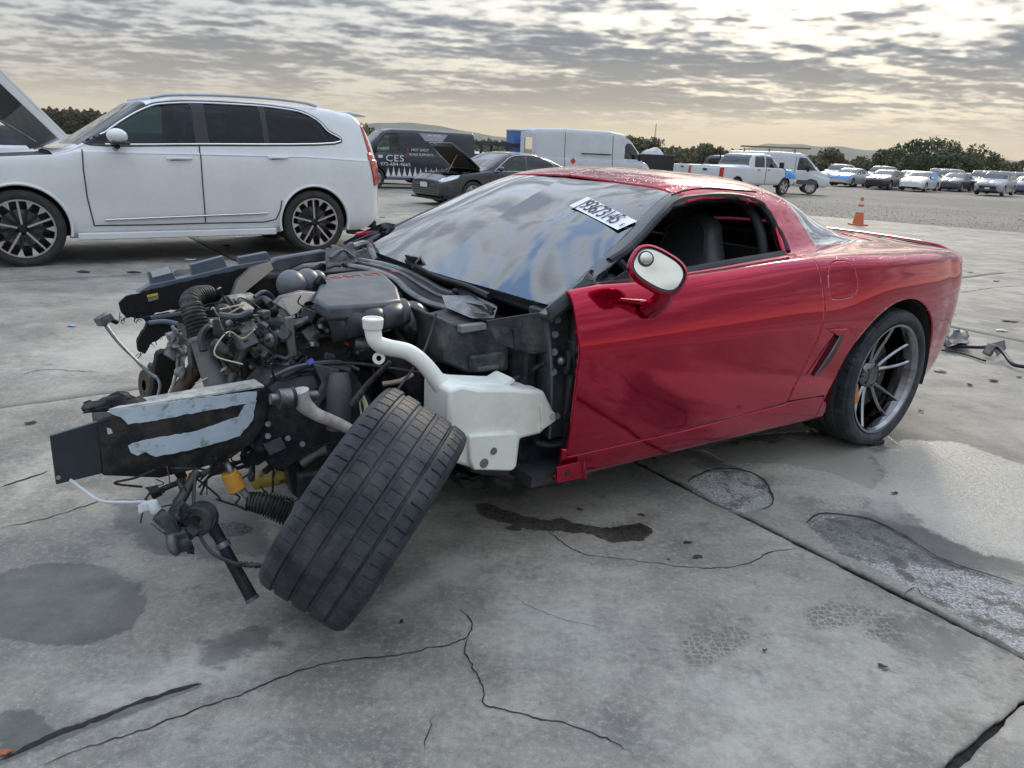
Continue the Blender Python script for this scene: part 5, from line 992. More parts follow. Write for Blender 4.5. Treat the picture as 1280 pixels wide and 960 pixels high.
# thin harness strands running over the bay and trailing from the torn front
random.seed(33)
for i in range(46):
    if i < 30: u, v, y = random.uniform(255, 480), random.uniform(385, 480), random.uniform(.10, .40)
    else: u, v, y = random.uniform(180, 330), random.uniform(572, 620), random.uniform(.38, .50)
    pts = [(u, v, y)]
    for k in range(4): u += random.gauss(0, 16); v += random.gauss(5, 10); y += random.gauss(0, .03); pts.append((u, v, y))
    tubeK('harness_strand', pts, random.choice((.0018, .0025, .0035)), random.choice((M_WIREB, M_WIREB, M_WIREB, M_RUBS, MATS['ivory_lead'], MATS['red_wire'] if i % 5 == 0 else M_WIREB)), 5, 6)
for (u, v, y) in ((300, 412, .2), (345, 420, .25), (372, 446, .3), (392, 430, .3), (412, 446, .33), (448, 440, .36), (330, 395, .15), (268, 402, .2), (318, 398, .14), (402, 408, .28)):
    c = K(u, v, y); b_ = MB().box(c, (.034, .022, .018), [random.uniform(-40, 40) for _ in 'abc']).build('plug', random.choice((M_BLK, M_GREYP)), coupe, bevel=.002); MB().box(c+np.array([.01, .014, .004]), (.010, .008, .012)).build('plug_clip', random.choice((MATS['ivory_cap'], M_STEEL)), b_)
for (u, v, y) in ((290, 420, .2), (336, 446, .25), (358, 418, .2), (384, 462, .38), (430, 412, .3), (276, 436, .2), (316, 458, .25)):
    c = K(u, v, y); MB().lathe([(-.006, .006), (-.006, .013), (.006, .013), (.006, .006)], c, [random.gauss(0, 1), random.gauss(0, 1), random.gauss(0, 1)], 14).build('hose_clip', M_STEEL, coupe)
# ================================================================== OTHER VEHICLES
M_SEAM = mat('panel_gap', (.012, .012, .013), .8)
M_WTYRE = mat('plain_tyre', (.022, .023, .026), .75, var=.2, scale=9, dirt=(.10, .09, .08), damt=.35)
M_ALLOY = mat('alloy_face', (.55, .56, .58), .28, .9, var=.06); M_ALLOYD = mat('alloy_black', (.025, .026, .03), .3, .5, var=.1)
M_PRIV = glass('privacy_glass', (.03, .05, .095), .9, 0, .0); M_CLEAR = glass('clear_car_glass', (.35, .45, .43), 1.5, 0, .05)
M_LENS = mat('head_lens', (.62, .66, .68), .08, .3, var=.1, spec=.9, coat=1); M_TAIL = mat('tail_lens', (.42, .015, .012), .12, var=.15, coat=1); M_AMB = mat('amber_lens', (.6, .22, .02), .2)
M_LINER = mat('wheel_liner', (.008, .008, .009), .9); M_CHRT = mat('chrome_trim', (.70, .72, .74), .15, 1.0, var=.03); M_PLATE = mat('number_plate', (.62, .63, .62), .5)
M_UNDER = mat('car_underside', (.012, .012, .013), .9)
def interp(tab, x): t = sorted(tab); return np.interp(x, [a for a, _ in t], [b for _, b in t])
class Auto:
    def __init__(s, **k): s.__dict__.update(dict(fo=.9, ro=1.0, wb=2.75, hw=.92, zb=.22, wr=.33, gap=.07, tum=.19, nx=90, ns=4, nosef=.22, tailf=.14, crown=.02, flare=0.0), **k); s.make()
    def section(s, x):
        dn = max(0, 1-(s.wb+s.fo-x)/.45); dt = max(0, 1-(x+s.ro)/.40); w = s.hw*(1-s.nosef*dn**2.2-s.tailf*dt**2.2)
        zt = interp(s.top, x); zl = min(interp(s.belt, x), zt-.012); zb = s.zb+.10*dn**2+.12*dt**2; gh = np.clip((zt-zl)/.50, 0, 1); wb_ = w*.965; wt = wb_*(1-s.tum*gh)-.03*(1-gh)
        h = zl-zb; zr = zt-.012-s.crown*1.6-.035*gh
        return [(w*.89, zb-.008), (w*.93, zb+.005), (w*.985, zb+.10*h+.03), (w, zb+.38*h), (w*.997, zb+.70*h), (w*.985, zb+.90*h), (wb_, zl), (wb_-.018, zl+.012*min(1, gh*6)+.001), ((wb_-.018)*.5+wt*.5+.012*gh, (zl+zr)*.5), (wt, zr), (wt*.80, zt-.004-s.crown*.6), (wt*.45, zt-.002), (0, zt)]
    def make(s):
        xs = np.unique(np.concatenate([np.linspace(-s.ro, s.wb+s.fo, 34), [a for a, _ in s.top]])); xs = xs[np.concatenate([[True], np.diff(xs) > .02])]
        S = [s.section(x) for x in xs]; g = loft(xs, S, nx=s.nx, ns=s.ns); s.g = g; n, m_ = g.shape[:2]; sp = np.repeat((np.arange(m_)/s.ns)[None], n, 0)
        du = np.gradient(g, axis=0); dv = np.gradient(g, axis=1); N_ = np.cross(du, dv); N_ /= np.linalg.norm(N_, axis=2)[..., None]+1e-9
        if N_[n//2, int(3.5*s.ns), 1] < 0: N_ = -N_
        s.V = np.concatenate([g, sp[..., None], N_], -1).reshape(-1, 7); s.F = grid_tris(n, m_)
        t = np.cross(s.V[s.F[:, 1], :3]-s.V[s.F[:, 0], :3], s.V[s.F[:, 2], :3]-s.V[s.F[:, 0], :3])
        if (np.einsum('ij,ij->i', t, s.V[s.F[:, 0], 4:7]) < 0).mean() > .5: s.F = s.F[:, ::-1]
    def cut(s, *fs):
        V, F = s.V, s.F
        for f in fs:
            V, F = clip(V, F, f(V))
            if len(F) == 0: break
        return V, F
    def yat(s, x, z):
        i = np.argmin((s.V[:, 0]-x)**2+(s.V[:, 2]-z)**2+np.where(s.V[:, 3] > 1.5, 0, 9)); return s.V[i, 1]
def put(name, reg, mt, par, side=0, solid=0.0, o=0.0, sharp=45):
    V, F = reg
    if len(F) == 0: return None
    if o: V = off(V, o)
    if side == 2: V, F = join((V, F), mirror(V, F))
    elif side < 0: V, F = mirror(V, F)
    return mesh_obj(name, V, F, mt, par, True, sharp, solid)
def simple_wheel(par, c, side, Rt, W, rim, spokes=5, mt=M_ALLOY, style='five', n=36, dark=None, steer=0.0):
    w = link(bpy.data.objects.new('wheel', None), par); w.matrix_local = Matrix.Translation(Vector(c)) @ Matrix.Rotation(steer, 4, 'Z') @ (Matrix.Identity(4) if side > 0 else Matrix.Rotation(math.pi, 4, 'Z'))
    h = W/2; MB().lathe([(-h*.8, rim), (-h, rim+.03), (-h, Rt-.03), (-h*.8, Rt), (h*.8, Rt), (h, Rt-.03), (h*1.02, rim+.04), (h*.9, rim)], (0, 0, 0), (0, 1, 0), n).build('tyre', M_WTYRE, w)
    rm = MB(); rm.lathe([(h*.86, rim+.004), (h*.93, rim+.002), (h*.92, rim-.014), (h*.70, rim-.024), (-h*.5, rim-.03), (-h*.5, .02)], (0, 0, 0), (0, 1, 0), n).build('rim', mt if style != 'far' else mt, w)
    if style == 'far':
        for k in range(5): a = 2*math.pi*k/5; MB().prism([(.05*math.cos(a+1.2), h*.72, .05*math.sin(a+1.2)), (rim*math.cos(a+.16), h*.86, rim*math.sin(a+.16)), (rim*math.cos(a-.16), h*.86, rim*math.sin(a-.16)), (.05*math.cos(a-1.2), h*.72, .05*math.sin(a-1.2))], (0, -.03, 0)).build('spoke', mt, w)
    return w
def seam(par, pts, a, r=.005, name='panel_seam'):
    Q = np.array(pts); Q = np.vstack([np.linspace(Q[i], Q[i+1], 8, endpoint=False) for i in range(len(Q)-1)]+[Q[-1:]]); P = [(x, a.yat(x, z)+.004, z) for x, z in Q]; MB().tube(P, r, 5).build(name, M_SEAM, par)
def finish(a, t, paint, wins, wsx, rgx, arch=.37, glassm=M_CLEAR, priv=None, plate=False, far=True, hood=None, body_name='body', bmask=None, alloy=M_ALLOY, steer=0.0, backglass=True):
    """body with openings, panes, lights are left to the caller"""
    A0 = lambda V: np.hypot(V[:, 0], V[:, 2]-a.wr*1.02)-arch; A1 = lambda V: np.hypot(V[:, 0]-a.wb, V[:, 2]-a.wr*1.02)-arch
    wn = [lambda V, p=p: np.where((V[:, 3] > 5.8) & (V[:, 3] < 10), -sdf_poly(xz(V), p), 9.) for p in wins]
    wsreg = lambda V: np.minimum.reduce([V[:, 3]-9.0, V[:, 0]-wsx[0]-.12*V[:, 1]**2*-1, wsx[1]-.10*V[:, 1]**2-V[:, 0], (V[:, 2]-.9)*9])
    rgreg = lambda V: np.minimum.reduce([V[:, 3]-9.0, rgx[1]-V[:, 0], V[:, 0]-rgx[0], (V[:, 2]-.85)*9]) if rgx else np.full(len(V), -1.)
    fs = [A0, A1]+wn+[lambda V: -wsreg(V), lambda V: -rgreg(V)]
    if hood: fs.append(lambda V: -np.minimum.reduce([V[:, 0]-hood[0], hood[1]-V[:, 0], V[:, 3]-hood[2]]))
    b = put(body_name, a.cut(*fs), paint, t, 2, .02)
    for i, p in enumerate(wins):
        rg = a.cut(lambda V: sdf_poly(xz(V), p)+.004, lambda V: V[:, 3]-5.8, lambda V: 10-V[:, 3])
        mtl = (priv if (priv and i > 0) else glassm)
        for sd in (1, -1): put('side_window', rg, mtl, t, sd, 0, -.008)
    put('windscreen', a.cut(lambda V: wsreg(V)+.004), glassm, t, 2, 0, -.006)
    if rgx and backglass: put('rear_window', a.cut(lambda V: rgreg(V)+.004), priv or glassm, t, 2, 0, -.006)
    for e in (0, -1):
        l = a.g[e]; P = np.vstack([l, (l*np.array([1, -1, 1]))[::-1]]); MB().add(P, [tuple(range(len(P)))]).build('front_face' if e else 'rear_face', paint, t, False)
    MB().box((a.wb/2, 0, a.zb+.08), (a.wb+a.fo+a.ro-.5, a.hw*1.5, .16)).build('underside', M_UNDER, t)
    zl = interp(a.belt, a.wb*.4); MB().box((a.wb*.42, 0, (a.zb+zl)/2-.05), (a.wb*.95, a.hw*1.55, zl-a.zb-.16)).build('cabin_floor', M_UNDER, t)
    for x in (0, a.wb):
        for sd in (1, -1): liner('wheel_liner', t, x, sd*a.hw*.985, a.wr*1.02, arch+.004, .30, sd, M_LINER, -.1)
    if far:
        for x in (0, a.wb):
            for sd in (1, -1): simple_wheel(t, (x, sd*(a.hw-.125), a.wr), sd, a.wr, .22, a.wr*.68, mt=alloy, style='far', n=24, steer=steer if x else 0)
    return b
def lens(a, par, name, mt, polys, axis='front'):
    """lamp patches laid on the body: polygons in (x,z) on the flank near the ends"""
    for p in polys:
        rg = a.cut(lambda V: sdf_poly(xz(V), np.array(p)), lambda V: 9.5-V[:, 3], lambda V: V[:, 3]-2)
        for sd in (1, -1): put(name, rg, mt, par, sd, .004, .006)
# ------------------------------------------------------------------ the white family SUV on the left
SUV = Frame(-3.0319, 9.8279, 3.768815); suv = thing('white_suv', 'white three-row SUV with its bonnet raised, behind the wreck on the left', 'suv', SUV)
def S(u, v, y=.955): p = SUV.hit(u, v, 1, y); return (p[0], p[2])
M_WHITE = mat('white_paint', (.72, .745, .765), .22, var=.02, scale=3, coat=1.0, dirt=(.58, .60, .60), dscale=2.5, damt=.25)
sa = Auto(wb=2.984, fo=.90, ro=.93, hw=.965, zb=.27, wr=.375, tum=.20, nx=170, ns=7, crown=.012, tailf=.22,
  top=[(-.93, 1.12), (-.88, 1.30), (-.78, 1.52), (-.64, 1.655), (-.35, 1.705), (.3, 1.735), (.9, 1.742), (1.4, 1.72), (1.75, 1.655), (2.1, 1.42), (2.45, 1.19), (2.6, 1.14), (3.2, 1.08), (3.7, 1.0), (3.884, .90)],
  belt=[(-.93, 1.10), (0, 1.14), (1.5, 1.135), (2.4, 1.12), (2.6, 1.08), (3.3, 1.03), (3.884, .86)])
wpx = [(112, 179), (131, 165), (150, 152), (169, 141), (186, 133.5), (203, 129.5), (247, 128), (319, 131.5), (355, 135.5), (378, 140), (397, 150), (408, 163), (416, 178.5), (251, 180)]
WOUT = np.array([S(u, v, .82) for u, v in wpx])
cutx = [S(241, 150, .82)[0], S(257, 150, .82)[0], S(327, 150, .82)[0], S(333, 150, .82)[0]]
def half(poly, lo=None, hi=None):
    P = np.array(spline(poly, 5, True)); 
    if lo is not None: P[:, 0] = np.maximum(P[:, 0], lo)
    if hi is not None: P[:, 0] = np.minimum(P[:, 0], hi)
    return P
W1 = half(WOUT, lo=cutx[0]); W2 = half(WOUT, lo=cutx[2], hi=cutx[1]); W3 = half(WOUT, hi=cutx[3])
DL = [(103, 187), (104, 210), (109, 247), (118, 282)]; BS = [(250.5, 182), (253, 230), (257, 278)]
finish(sa, suv, M_WHITE, [W1, W2, W3], (1.78, 2.48), (-.88, -.70), .415, M_CLEAR if False else glass('suv_front_glass', (.13, .22, .25), .9, 0, .0), M_PRIV, far=False, hood=(2.64, 3.80, 7.2))
put('window_frame', sa.cut(lambda V: sdf_poly(xz(V), half(WOUT))+.022, lambda V: V[:, 3]-5.6, lambda V: 10-V[:, 3], lambda V: -sdf_poly(xz(V), W1), lambda V: -sdf_poly(xz(V), W2), lambda V: -sdf_poly(xz(V), W3)), M_BLK2, suv, 0, .01, .003)
def yS(x, z): return sa.yat(x, z)
for nm, px in (('door_seam', DL), ('door_seam', BS), ('door_seam', [(118, 282), (190, 281), (257, 279), (330, 277.5), (345, 274), (350, 262), (352, 250)])): seam(suv, [S(u, v) for u, v in px], sa, .006, nm)
fr = spline(WOUT, 5, True); MB().tube([(x, yS(x, z)+.006, z) for x, z in fr if x < 2.2]+[], .010, 6).build('window_chrome', M_CHRT, suv)
P0, P1 = S(131, 274.5), S(334, 266); MB().tube([(P0[0]*(1-t)+P1[0]*t, .975, P0[1]*(1-t)+P1[1]*t) for t in np.linspace(0, 1, 10)], .016, 8, flat=.6).build('side_moulding', M_CHRT, suv)
MB().box(((S(97, 290)[0]+S(345, 283)[0])/2, .955, .285), (S(97, 290)[0]-S(345, 283)[0], .05, .075)).build('sill_cover', M_WHITE, suv, bevel=.012)
for (u0, u1, v) in ((209, 240, 198.5), (336, 360, 197.5)):
    a_, b_ = S(u0, v), S(u1, v-.5); y = yS(*a_); h_ = MB().tube([(a_[0], y+.004, a_[1]), (a_[0]*.7+b_[0]*.3, y+.035, a_[1]+.008), (a_[0]*.3+b_[0]*.7, y+.035, a_[1]+.008), (b_[0], y+.004, b_[1])], .014, 8, 5).build('door_handle', M_WHITE, suv)
    MB().tube([(a_[0]*.85+b_[0]*.15, y-.002, a_[1]-.012), (a_[0]*.2+b_[0]*.8, y-.002, b_[1]-.012)], .010, 6).build('handle_shadow_gap', M_SEAM, h_)
# wheel arch lips, wheels
for x in (0, 2.984):
    MB().tube([(x+.425*math.cos(t), yS(x+.47*math.cos(t), .38+.47*max(.05, math.sin(t)))+.002, .3825+.425*math.sin(t)) for t in np.linspace(-.22, math.pi+.22, 30)], .024, 8, flat=.7).build('arch_lip', M_WHITE, suv)
def suv_wheel(x, sd):
    w = simple_wheel(suv, (x, sd*.83, .375), sd, .375, .275, .283, mt=M_ALLOYD, style='none', n=56)
    h = .1375
    MB().lathe([(h*.90, .286), (h*.97, .284), (h*.97, .270), (h*.88, .266)], (0, 0, 0), (0, 1, 0), 56).build('rim_edge', M_ALLOY, w)
    MB().lathe([(h*.90, 0), (h*.90, .03), (h*.80, .045), (h*.60, .06)], (0, 0, 0), (0, 1, 0), 20).build('wheel_cap', M_ALLOYD, w)
    for k in range(5):
        a = 2*math.pi*(k+.21)/5
        def pt(r, da, y): return (r*math.cos(a+da), y, r*math.sin(a+da))
        MB().prism([pt(.045, -.22, h*.86), pt(.275, -.035, h*.93), pt(.275, .035, h*.93), pt(.045, .22, h*.86)], (0, -.03, 0)).build('spoke', M_ALLOY, w)
        for sg in (-1, 1):
            b0 = sg*math.pi/5*.62
            sp = MB().prism([pt(.06, b0*.9-.25*sg, h*.70), pt(.27, b0-.07, h*.86), pt(.27, b0+.07, h*.86), pt(.06, b0*.9+.25*sg, h*.70)], (0, -.03, 0)).build('dark_spoke', M_ALLOYD, w)
            MB().prism([pt(.195, b0-.0, h*.84), pt(.272, b0-.115, h*.925), pt(.272, b0+.115, h*.925)], (0, -.03, 0)).build('spoke_tip', M_ALLOY, w)
    MB().lathe([(.02, .06), (.02, .18), (-.01, .18), (-.01, .06)], (0, 0, 0), (0, 1, 0), 32).build('brake_disc', M_STEEL, w)
for x in (0, 2.984):
    for sd in (1, -1): suv_wheel(x, sd)
# roof rails, mirror, tail lamp, spoiler
rp = [(S(u, v, .72)[0], .70-(0 if i not in (0, 5) else .0), S(u, v, .72)[1]) for i, (u, v) in enumerate(((188, 122), (215, 118.5), (270, 119), (330, 122.5), (375, 127.5), (396, 132.5)))]
for sd in (1, -1): MB().tube([(x, sd*y, z) for x, y, z in rp], .018, 8, 6).build('roof_rail', mat('rail_silver', (.42, .46, .50), .35, .6), suv)
mr = MB().ell((S(147, 172, 1.08)[0], 1.06, S(147, 170, 1.08)[1]), (.10, .10, .075), 18, 12).build('door_mirror', M_WHITE, suv); mx0 = S(146, 183, 1.03); MB().tube([(mx0[0], .93, mx0[1]-.02), (mx0[0], 1.04, mx0[1])], .03, 10).build('mirror_arm', M_BLK2, mr); xq = S(150, 179, 1.06); MB().box((xq[0], 1.05, xq[1]-.0), (.17, .17, .03)).build('mirror_base', M_BLK2, mr, bevel=.01)
tl_ = [S(447, 178, .80), S(456, 181, .80), S(465.5, 209, .80), S(464, 219, .80), S(455, 216, .80), S(450, 196, .80)]
TLP = np.array([(-.75, 1.20), (-.82, 1.19), (-.93, 1.02), (-.94, .82), (-.83, .80), (-.80, .96), (-.77, 1.06)])
put('tail_lamp', sa.cut(lambda V: sdf_poly(xz(V), TLP)), M_TAIL, suv, 0, .012, .012); put('tail_lamp', sa.cut(lambda V: sdf_poly(xz(V), TLP)), M_TAIL, suv, -1, .012, .012)
put('tail_lamp_fin', sa.cut(lambda V: sdf_poly(xz(V), np.array([(-.70, 1.53), (-.73, 1.54), (-.84, 1.18), (-.78, 1.17)])), lambda V: 9.2-V[:, 3]), M_TAIL, suv, 0, .01, .008)
MB().prism([(-.60, .62, 1.66), (-.60, -.62, 1.66), (-.86, -.58, 1.625), (-.86, .58, 1.625)], (0, 0, .025)).build('roof_spoiler', M_WHITE, suv, bevel=.01)
MB().box((-.90, 0, .50), (.10, 1.50, .32)).build('rear_bumper', M_WHITE, suv, bevel=.05); MB().box((-.87, 0, .31), (.08, 1.5, .10)).build('bumper_valance', M_BLK, suv, bevel=.02)
MB().tube([(-.55, .62, .22), (-.72, .60, .20), (-.86, .52, .17)], [.03, .04, .03], 10, 4).build('hanging_exhaust', M_IRON, suv)
# raised bonnet
hg_, tip_ = SUV.hit(82, 172, 1, .70), SUV.hit(-12, 78, 1, .72); hx = np.array([hg_[0], 0, hg_[2]]); dx = nrm([tip_[0]-hg_[0], 0, tip_[2]-hg_[2]]); L_ = 1.12; up = np.cross(dx, [0, 1, 0]); up = up if up[0] < 0 else -up
def bon(nm, t0, t1, w0, w1, d0, d1, mt, par):
    P = []
    for t, w, in ((t0, w0), (t1, w1)):
        for yy in (w, -w):
            for d in (d0, d1): P.append(hx+dx*t*L_+np.array([0, yy, 0])+up*(d-(.26 if yy < 0 else 0)))
    P = [P[0], P[2], P[6], P[4], P[1], P[3], P[7], P[5]]; return MB().hexa(P).build(nm, mt, par, False, bevel=.008)
bo = bon('bonnet', 0, 1, .74, .66, 0, .028, M_WHITE, suv); bon('bonnet_edge', 0, 1, .745, .665, -.075, .0, M_WHITE, bo) if False else MB().hexa([hx+dx*t*L_+np.array([0, yy, 0])+up*d for t, yy, d in ((0, .74, 0), (1, .66, 0), (1, .66, -.085), (0, .74, -.06), (0, .715, 0), (1, .635, 0), (1, .635, -.085), (0, .715, -.06))]).build('bonnet_edge', M_WHITE, bo, False, bevel=.01); bon('bonnet_frame', .03, .97, .66, .58, -.03, -.002, mat('bonnet_inner', (.20, .22, .23), .6, var=.2, scale=12), bo); bon('bonnet_insulation', .38, .95, .56, .50, -.045, -.031, M_TRIM, bo)
gs = [SUV.hit(-5, 148, 1, .6), SUV.hit(20, 162, 1, .62), SUV.hit(46, 178, 1, .64)]; MB().tube(gs, .012, 8).build('gas_strut', M_STEEL, bo)
MB().box((3.05, 0, .90), (.80, 1.30, .10)).ell((2.8, .2, .98), (.12, .3, .07)).ell((3.2, -.1, .97), (.2, .25, .06)).build('engine_bay', M_BLK, suv, bevel=.02)
for (x, y, r) in ((2.75, .55, .05), (2.95, .60, .06), (3.2, .58, .07)): MB().box((x, y, .99), (.14, .10, .07)).build('engine_box', random.choice((M_BLK, M_GREYP, M_STEEL)), suv, bevel=.01)
for y in (.42, -.42): MB().ell((1.25, y, 1.05), (.10, .22, .30), 12, 8).ell((1.2, y, 1.38), (.06, .13, .10), 12, 8).build('seat', mat('suv_seat', (.18, .17, .155), .7), suv)
for y in (.42, -.42): MB().ell((.25, y, 1.02), (.10, .25, .28), 12, 8).ell((.22, y, 1.33), (.05, .12, .09), 12, 8).build('rear_seat', MATS['suv_seat'], suv)
MB().tube([(.15, .4, .22), (.15, -.4, .22)], .10, 12).build('rear_axle', M_UNDER, suv)
# ------------------------------------------------------------------ vehicles further back
def put_frame(p, yaw, x, y):
    """frame of a thing whose own ground point (x, y) stands at world point p"""
    c, s_ = math.cos(yaw), math.sin(yaw); ox = p[0]-(x*c-y*s_); oy = p[1]-(x*s_+y*c); return Frame(ox, oy, yaw, 0, float(gz(p[0], p[1])))
Y0 = R(216)
# --- dark sedan, bonnet up
FS = put_frame(Gd(551, 253), Y0, 2.825, -.79); sed = thing('dark_sedan', 'charcoal sedan with its bonnet propped open beside the black van', 'car', FS)
M_CHAR = mat('charcoal_paint', (.035, .038, .050), .25, .5, var=.05, scale=3, coat=1, dirt=(.10, .10, .10), dscale=3, damt=.2)
SED_TOP = [(-1.05, .92), (-.9, 1.04), (-.3, 1.12), (.2, 1.30), (.75, 1.425), (1.2, 1.445), (1.6, 1.40), (2.0, 1.22), (2.4, 1.02), (2.55, .985), (3.1, .93), (3.5, .84), (3.78, .66)]
SED_BELT = [(-1.05, .85), (0, .97), (1.5, .93), (2.4, .90), (3.2, .82), (3.78, .58)]
def sed_wins(dx=0): return [np.array([(2.15+dx, .945), (1.85, 1.13), (1.55, 1.30), (1.12, 1.355), (1.10, .955)]), np.array([(1.04, .96), (1.05, 1.355), (.75, 1.345), (.32, 1.25), (.10, 1.08), (.22, .985)])]
ca = Auto(wb=2.825, fo=.95, ro=1.05, hw=.92, zb=.19, wr=.335, top=SED_TOP, belt=SED_BELT, nx=110, ns=5)
finish(ca, sed, M_CHAR, sed_wins(), (1.58, 2.38), (-.25, .62), .375, glass('sedan_glass', (.18, .26, .27), 1.5, 0, .04), None, hood=(2.58, 3.55, 7.6))
lens(ca, sed, 'head_lamp', M_LENS, [[(3.30, .74), (3.72, .62), (3.74, .68), (3.45, .80), (3.22, .82)]])
MB().box((3.755, 0, .42), (.05, 1.30, .30)).build('lower_grille', M_BLK2, sed, bevel=.03)
for k in range(5): MB().box((3.785, 0, .31+.055*k), (.02, 1.28-.05*k, .012)).build('grille_bar', mat('grille_grey', (.12, .12, .13), .4), sed)
MB().prism([(3.80, .18, .48), (3.80, -.18, .48), (3.80, -.18, .60), (3.80, .18, .60)], (.012, 0, 0)).build('number_plate', M_PLATE, sed); MB().box((3.74, 0, .64), (.03, .9, .04)).build('chrome_wing', M_CHRT, sed, bevel=.01)
MB().prism([(3.62, .70, .30), (3.76, .45, .30), (3.76, .45, .44), (3.60, .74, .46)], (.02, 0.01, 0)).build('fog_vent', M_BLK2, sed); MB().box((3.70, 0, .20), (.12, 1.6, .05)).build('chin_spoiler', M_BLK, sed, bevel=.01)
MB().tube([(2.15, ca.yat(2.15, .94)+.004, .94), (1.85, ca.yat(1.85, 1.13)+.005, 1.14), (1.55, ca.yat(1.55, 1.3)+.005, 1.315), (1.1, ca.yat(1.1, 1.36)+.005, 1.372), (.6, ca.yat(.6, 1.33)+.005, 1.335), (.2, ca.yat(.2, 1.15)+.005, 1.17), (.1, ca.yat(.1, 1.02)+.005, 1.03), (.5, ca.yat(.5, .96)+.005, .955), (2.15, ca.yat(2.15, .94)+.005, .935)], .010, 6, 3).build('window_chrome', M_CHRT, sed)
MB().ell((2.02, .99, 1.0), (.09, .09, .065), 12, 8).build('door_mirror', M_CHAR, sed)
seam(sed, [(2.3, .9), (2.32, .6), (2.2, .3)], ca, .006); seam(sed, [(1.07, .94), (1.06, .5), (1.02, .28)], ca, .006)
H0 = np.array([2.50, 0, 1.00]); hd = nrm([.80, 0, .60]); hu = np.cross(hd, [0, 1, 0]); hu = hu if hu[0] < 0 else -hu
P = []
for t, w in ((0, .72), (.55, .74), (1.02, .60)): P += [H0+hd*t+np.array([0, w, 0])-hu*.0, H0+hd*t+np.array([0, -w, 0])]
bn = MB().add(P, [(0, 1, 3, 2), (2, 3, 5, 4)]).build('bonnet', M_CHAR, sed, solid=.03); MB().add([p-hu*.05 for p in (H0+hd*.08+np.array([0, .62, 0]), H0+hd*.08+np.array([0, -.62, 0]), H0+hd*.9+np.array([0, -.54, 0]), H0+hd*.9+np.array([0, .54, 0]))], [(0, 1, 2, 3)]).build('bonnet_insulation', mat('insulation_brown', (.045, .036, .030), .9), bn, False, solid=.01)
MB().tube([(3.35, .45, .86), H0+hd*.62+np.array([0, .40, 0])-hu*.05], .009, 6).build('prop_rod', mat('prop_rod', (.35, .25, .12), .5), bn)
MB().box((3.05, 0, .74), (.85, 1.30, .10)).ell((3.0, 0, .84), (.25, .35, .06)).build('engine_bay', M_BLK, sed, bevel=.02); MB().box((3.30, -.3, .84), (.25, .3, .05)).build('engine_box', mat('dusty_engine', (.25, .26, .27), .6, .3), sed, bevel=.01); MB().box((2.75, .45, .84), (.16, .14, .08)).build('engine_box', M_GREYP, sed, bevel=.01)
# --- black van with lettering
def van(name, label, fr, paint, top, belt, hw=.99, wb=3.43, fo=.85, ro=1.1, zb=.38, wr=.37, tum=.10, wins=(), ws=(2.9, 3.55), glassm=None, rg=None, **kw):
    t = thing(name, label, 'van', fr); a = Auto(wb=wb, fo=fo, ro=ro, hw=hw, zb=zb, wr=wr, top=top, belt=belt, tum=tum, nx=90, ns=4, nosef=.14, tailf=.03, **kw); finish(a, t, paint, list(wins), ws, rg, wr+.06, glassm or M_CLEAR, None); return t, a
M_NAVY = mat('dark_navy_vinyl', (.022, .028, .045), .30, .1, var=.05, scale=3, coat=.8)
FV = put_frame(Gd(468, 235.5), R(202), 2.95, .95)
VT = [(-.85, 1.95), (-.80, 2.06), (1.5, 2.10), (2.3, 2.09), (2.6, 2.02), (3.05, 1.62), (3.35, 1.28), (3.6, 1.17), (3.75, 1.05), (3.85, .85)]; VB = [(-.85, 1.22), (2.6, 1.22), (3.3, 1.16), (3.85, .8)]
bv, va = van('black_van', 'black cargo van lettered in white with a row of pale spikes along its sill', FV, M_NAVY, VT, VB, wb=2.95, fo=.90, ro=.85, ws=(2.62, 3.28), wins=[np.array([(2.95, 1.26), (2.80, 1.52), (2.52, 1.86), (2.02, 1.90), (1.98, 1.24)])], glassm=glass('van_glass', (.42, .55, .50), 1.4, 0, .12))
M_LTR = mat('white_lettering', (.72, .74, .76), .5, var=.03)
def vtext(body, x, z, size, sp=1.0, sx=1.0): o = text_obj('van_lettering', body, M_LTR, bv, size, frame_m((x, va.yat(x, z)+.016, z), (-1, 0, 0), (0, 1, .0)), .004, spacing=sp); o.scale = (sx, 1, 1); return o
MB().prism([(1.30, va.yat(1.2, 1.85)+.012, 1.97), (.20, va.yat(.4, 1.85)+.012, 1.95), (.42, va.yat(.5, 1.7)+.016, 1.70), (1.05, va.yat(1, 1.7)+.016, 1.70)], (0, .004, 0)).build('logo_shield', mat('silver_vinyl', (.34, .36, .42), .4), bv)
vtext('CES', .74, 1.82, .27, 1.1, 1.15); vtext('CES', 2.20, 1.06, .32, 1.1, 1.2); vtext('972-684-4665', 2.18, .86, .165, 1.0, 1.2); vtext('HOT SHOT', 1.26, 1.38, .13); vtext('ROAD SUPPORTS', 1.22, 1.22, .115)
for z in (1.39, 1.23): MB().box((1.72, va.yat(1.7, z)+.014, z), (.04, .006, .10)).build('bullet_mark', mat('red_vinyl', (.5, .05, .04), .5), bv)
for k in range(13):
    x = 2.45-k*.20; y0 = va.yat(x, .5)+.012; MB().prism([(x+.085, y0, .45), (x-.085, y0, .45), (x-.03, y0, .62), (x, y0, .76+.05*(k % 2)), (x+.03, y0, .62)], (0, .004, 0)).build('spike_decal', M_LTR, bv)
MB().box((1.0, va.yat(1.0, .43)+.006, .425), (3.0, .02, .05)).build('sill_stripe', mat('pale_blue_vinyl', (.35, .45, .58), .4), bv)
MB().box((2.92, 1.10, 1.36), (.12, .14, .24)).build('door_mirror', M_BLK, bv, bevel=.03); MB().box((2.72, va.yat(2.75, 1.1)+.008, 1.12), (.16, .006, .10)).build('permit_sticker', M_LTR, bv)
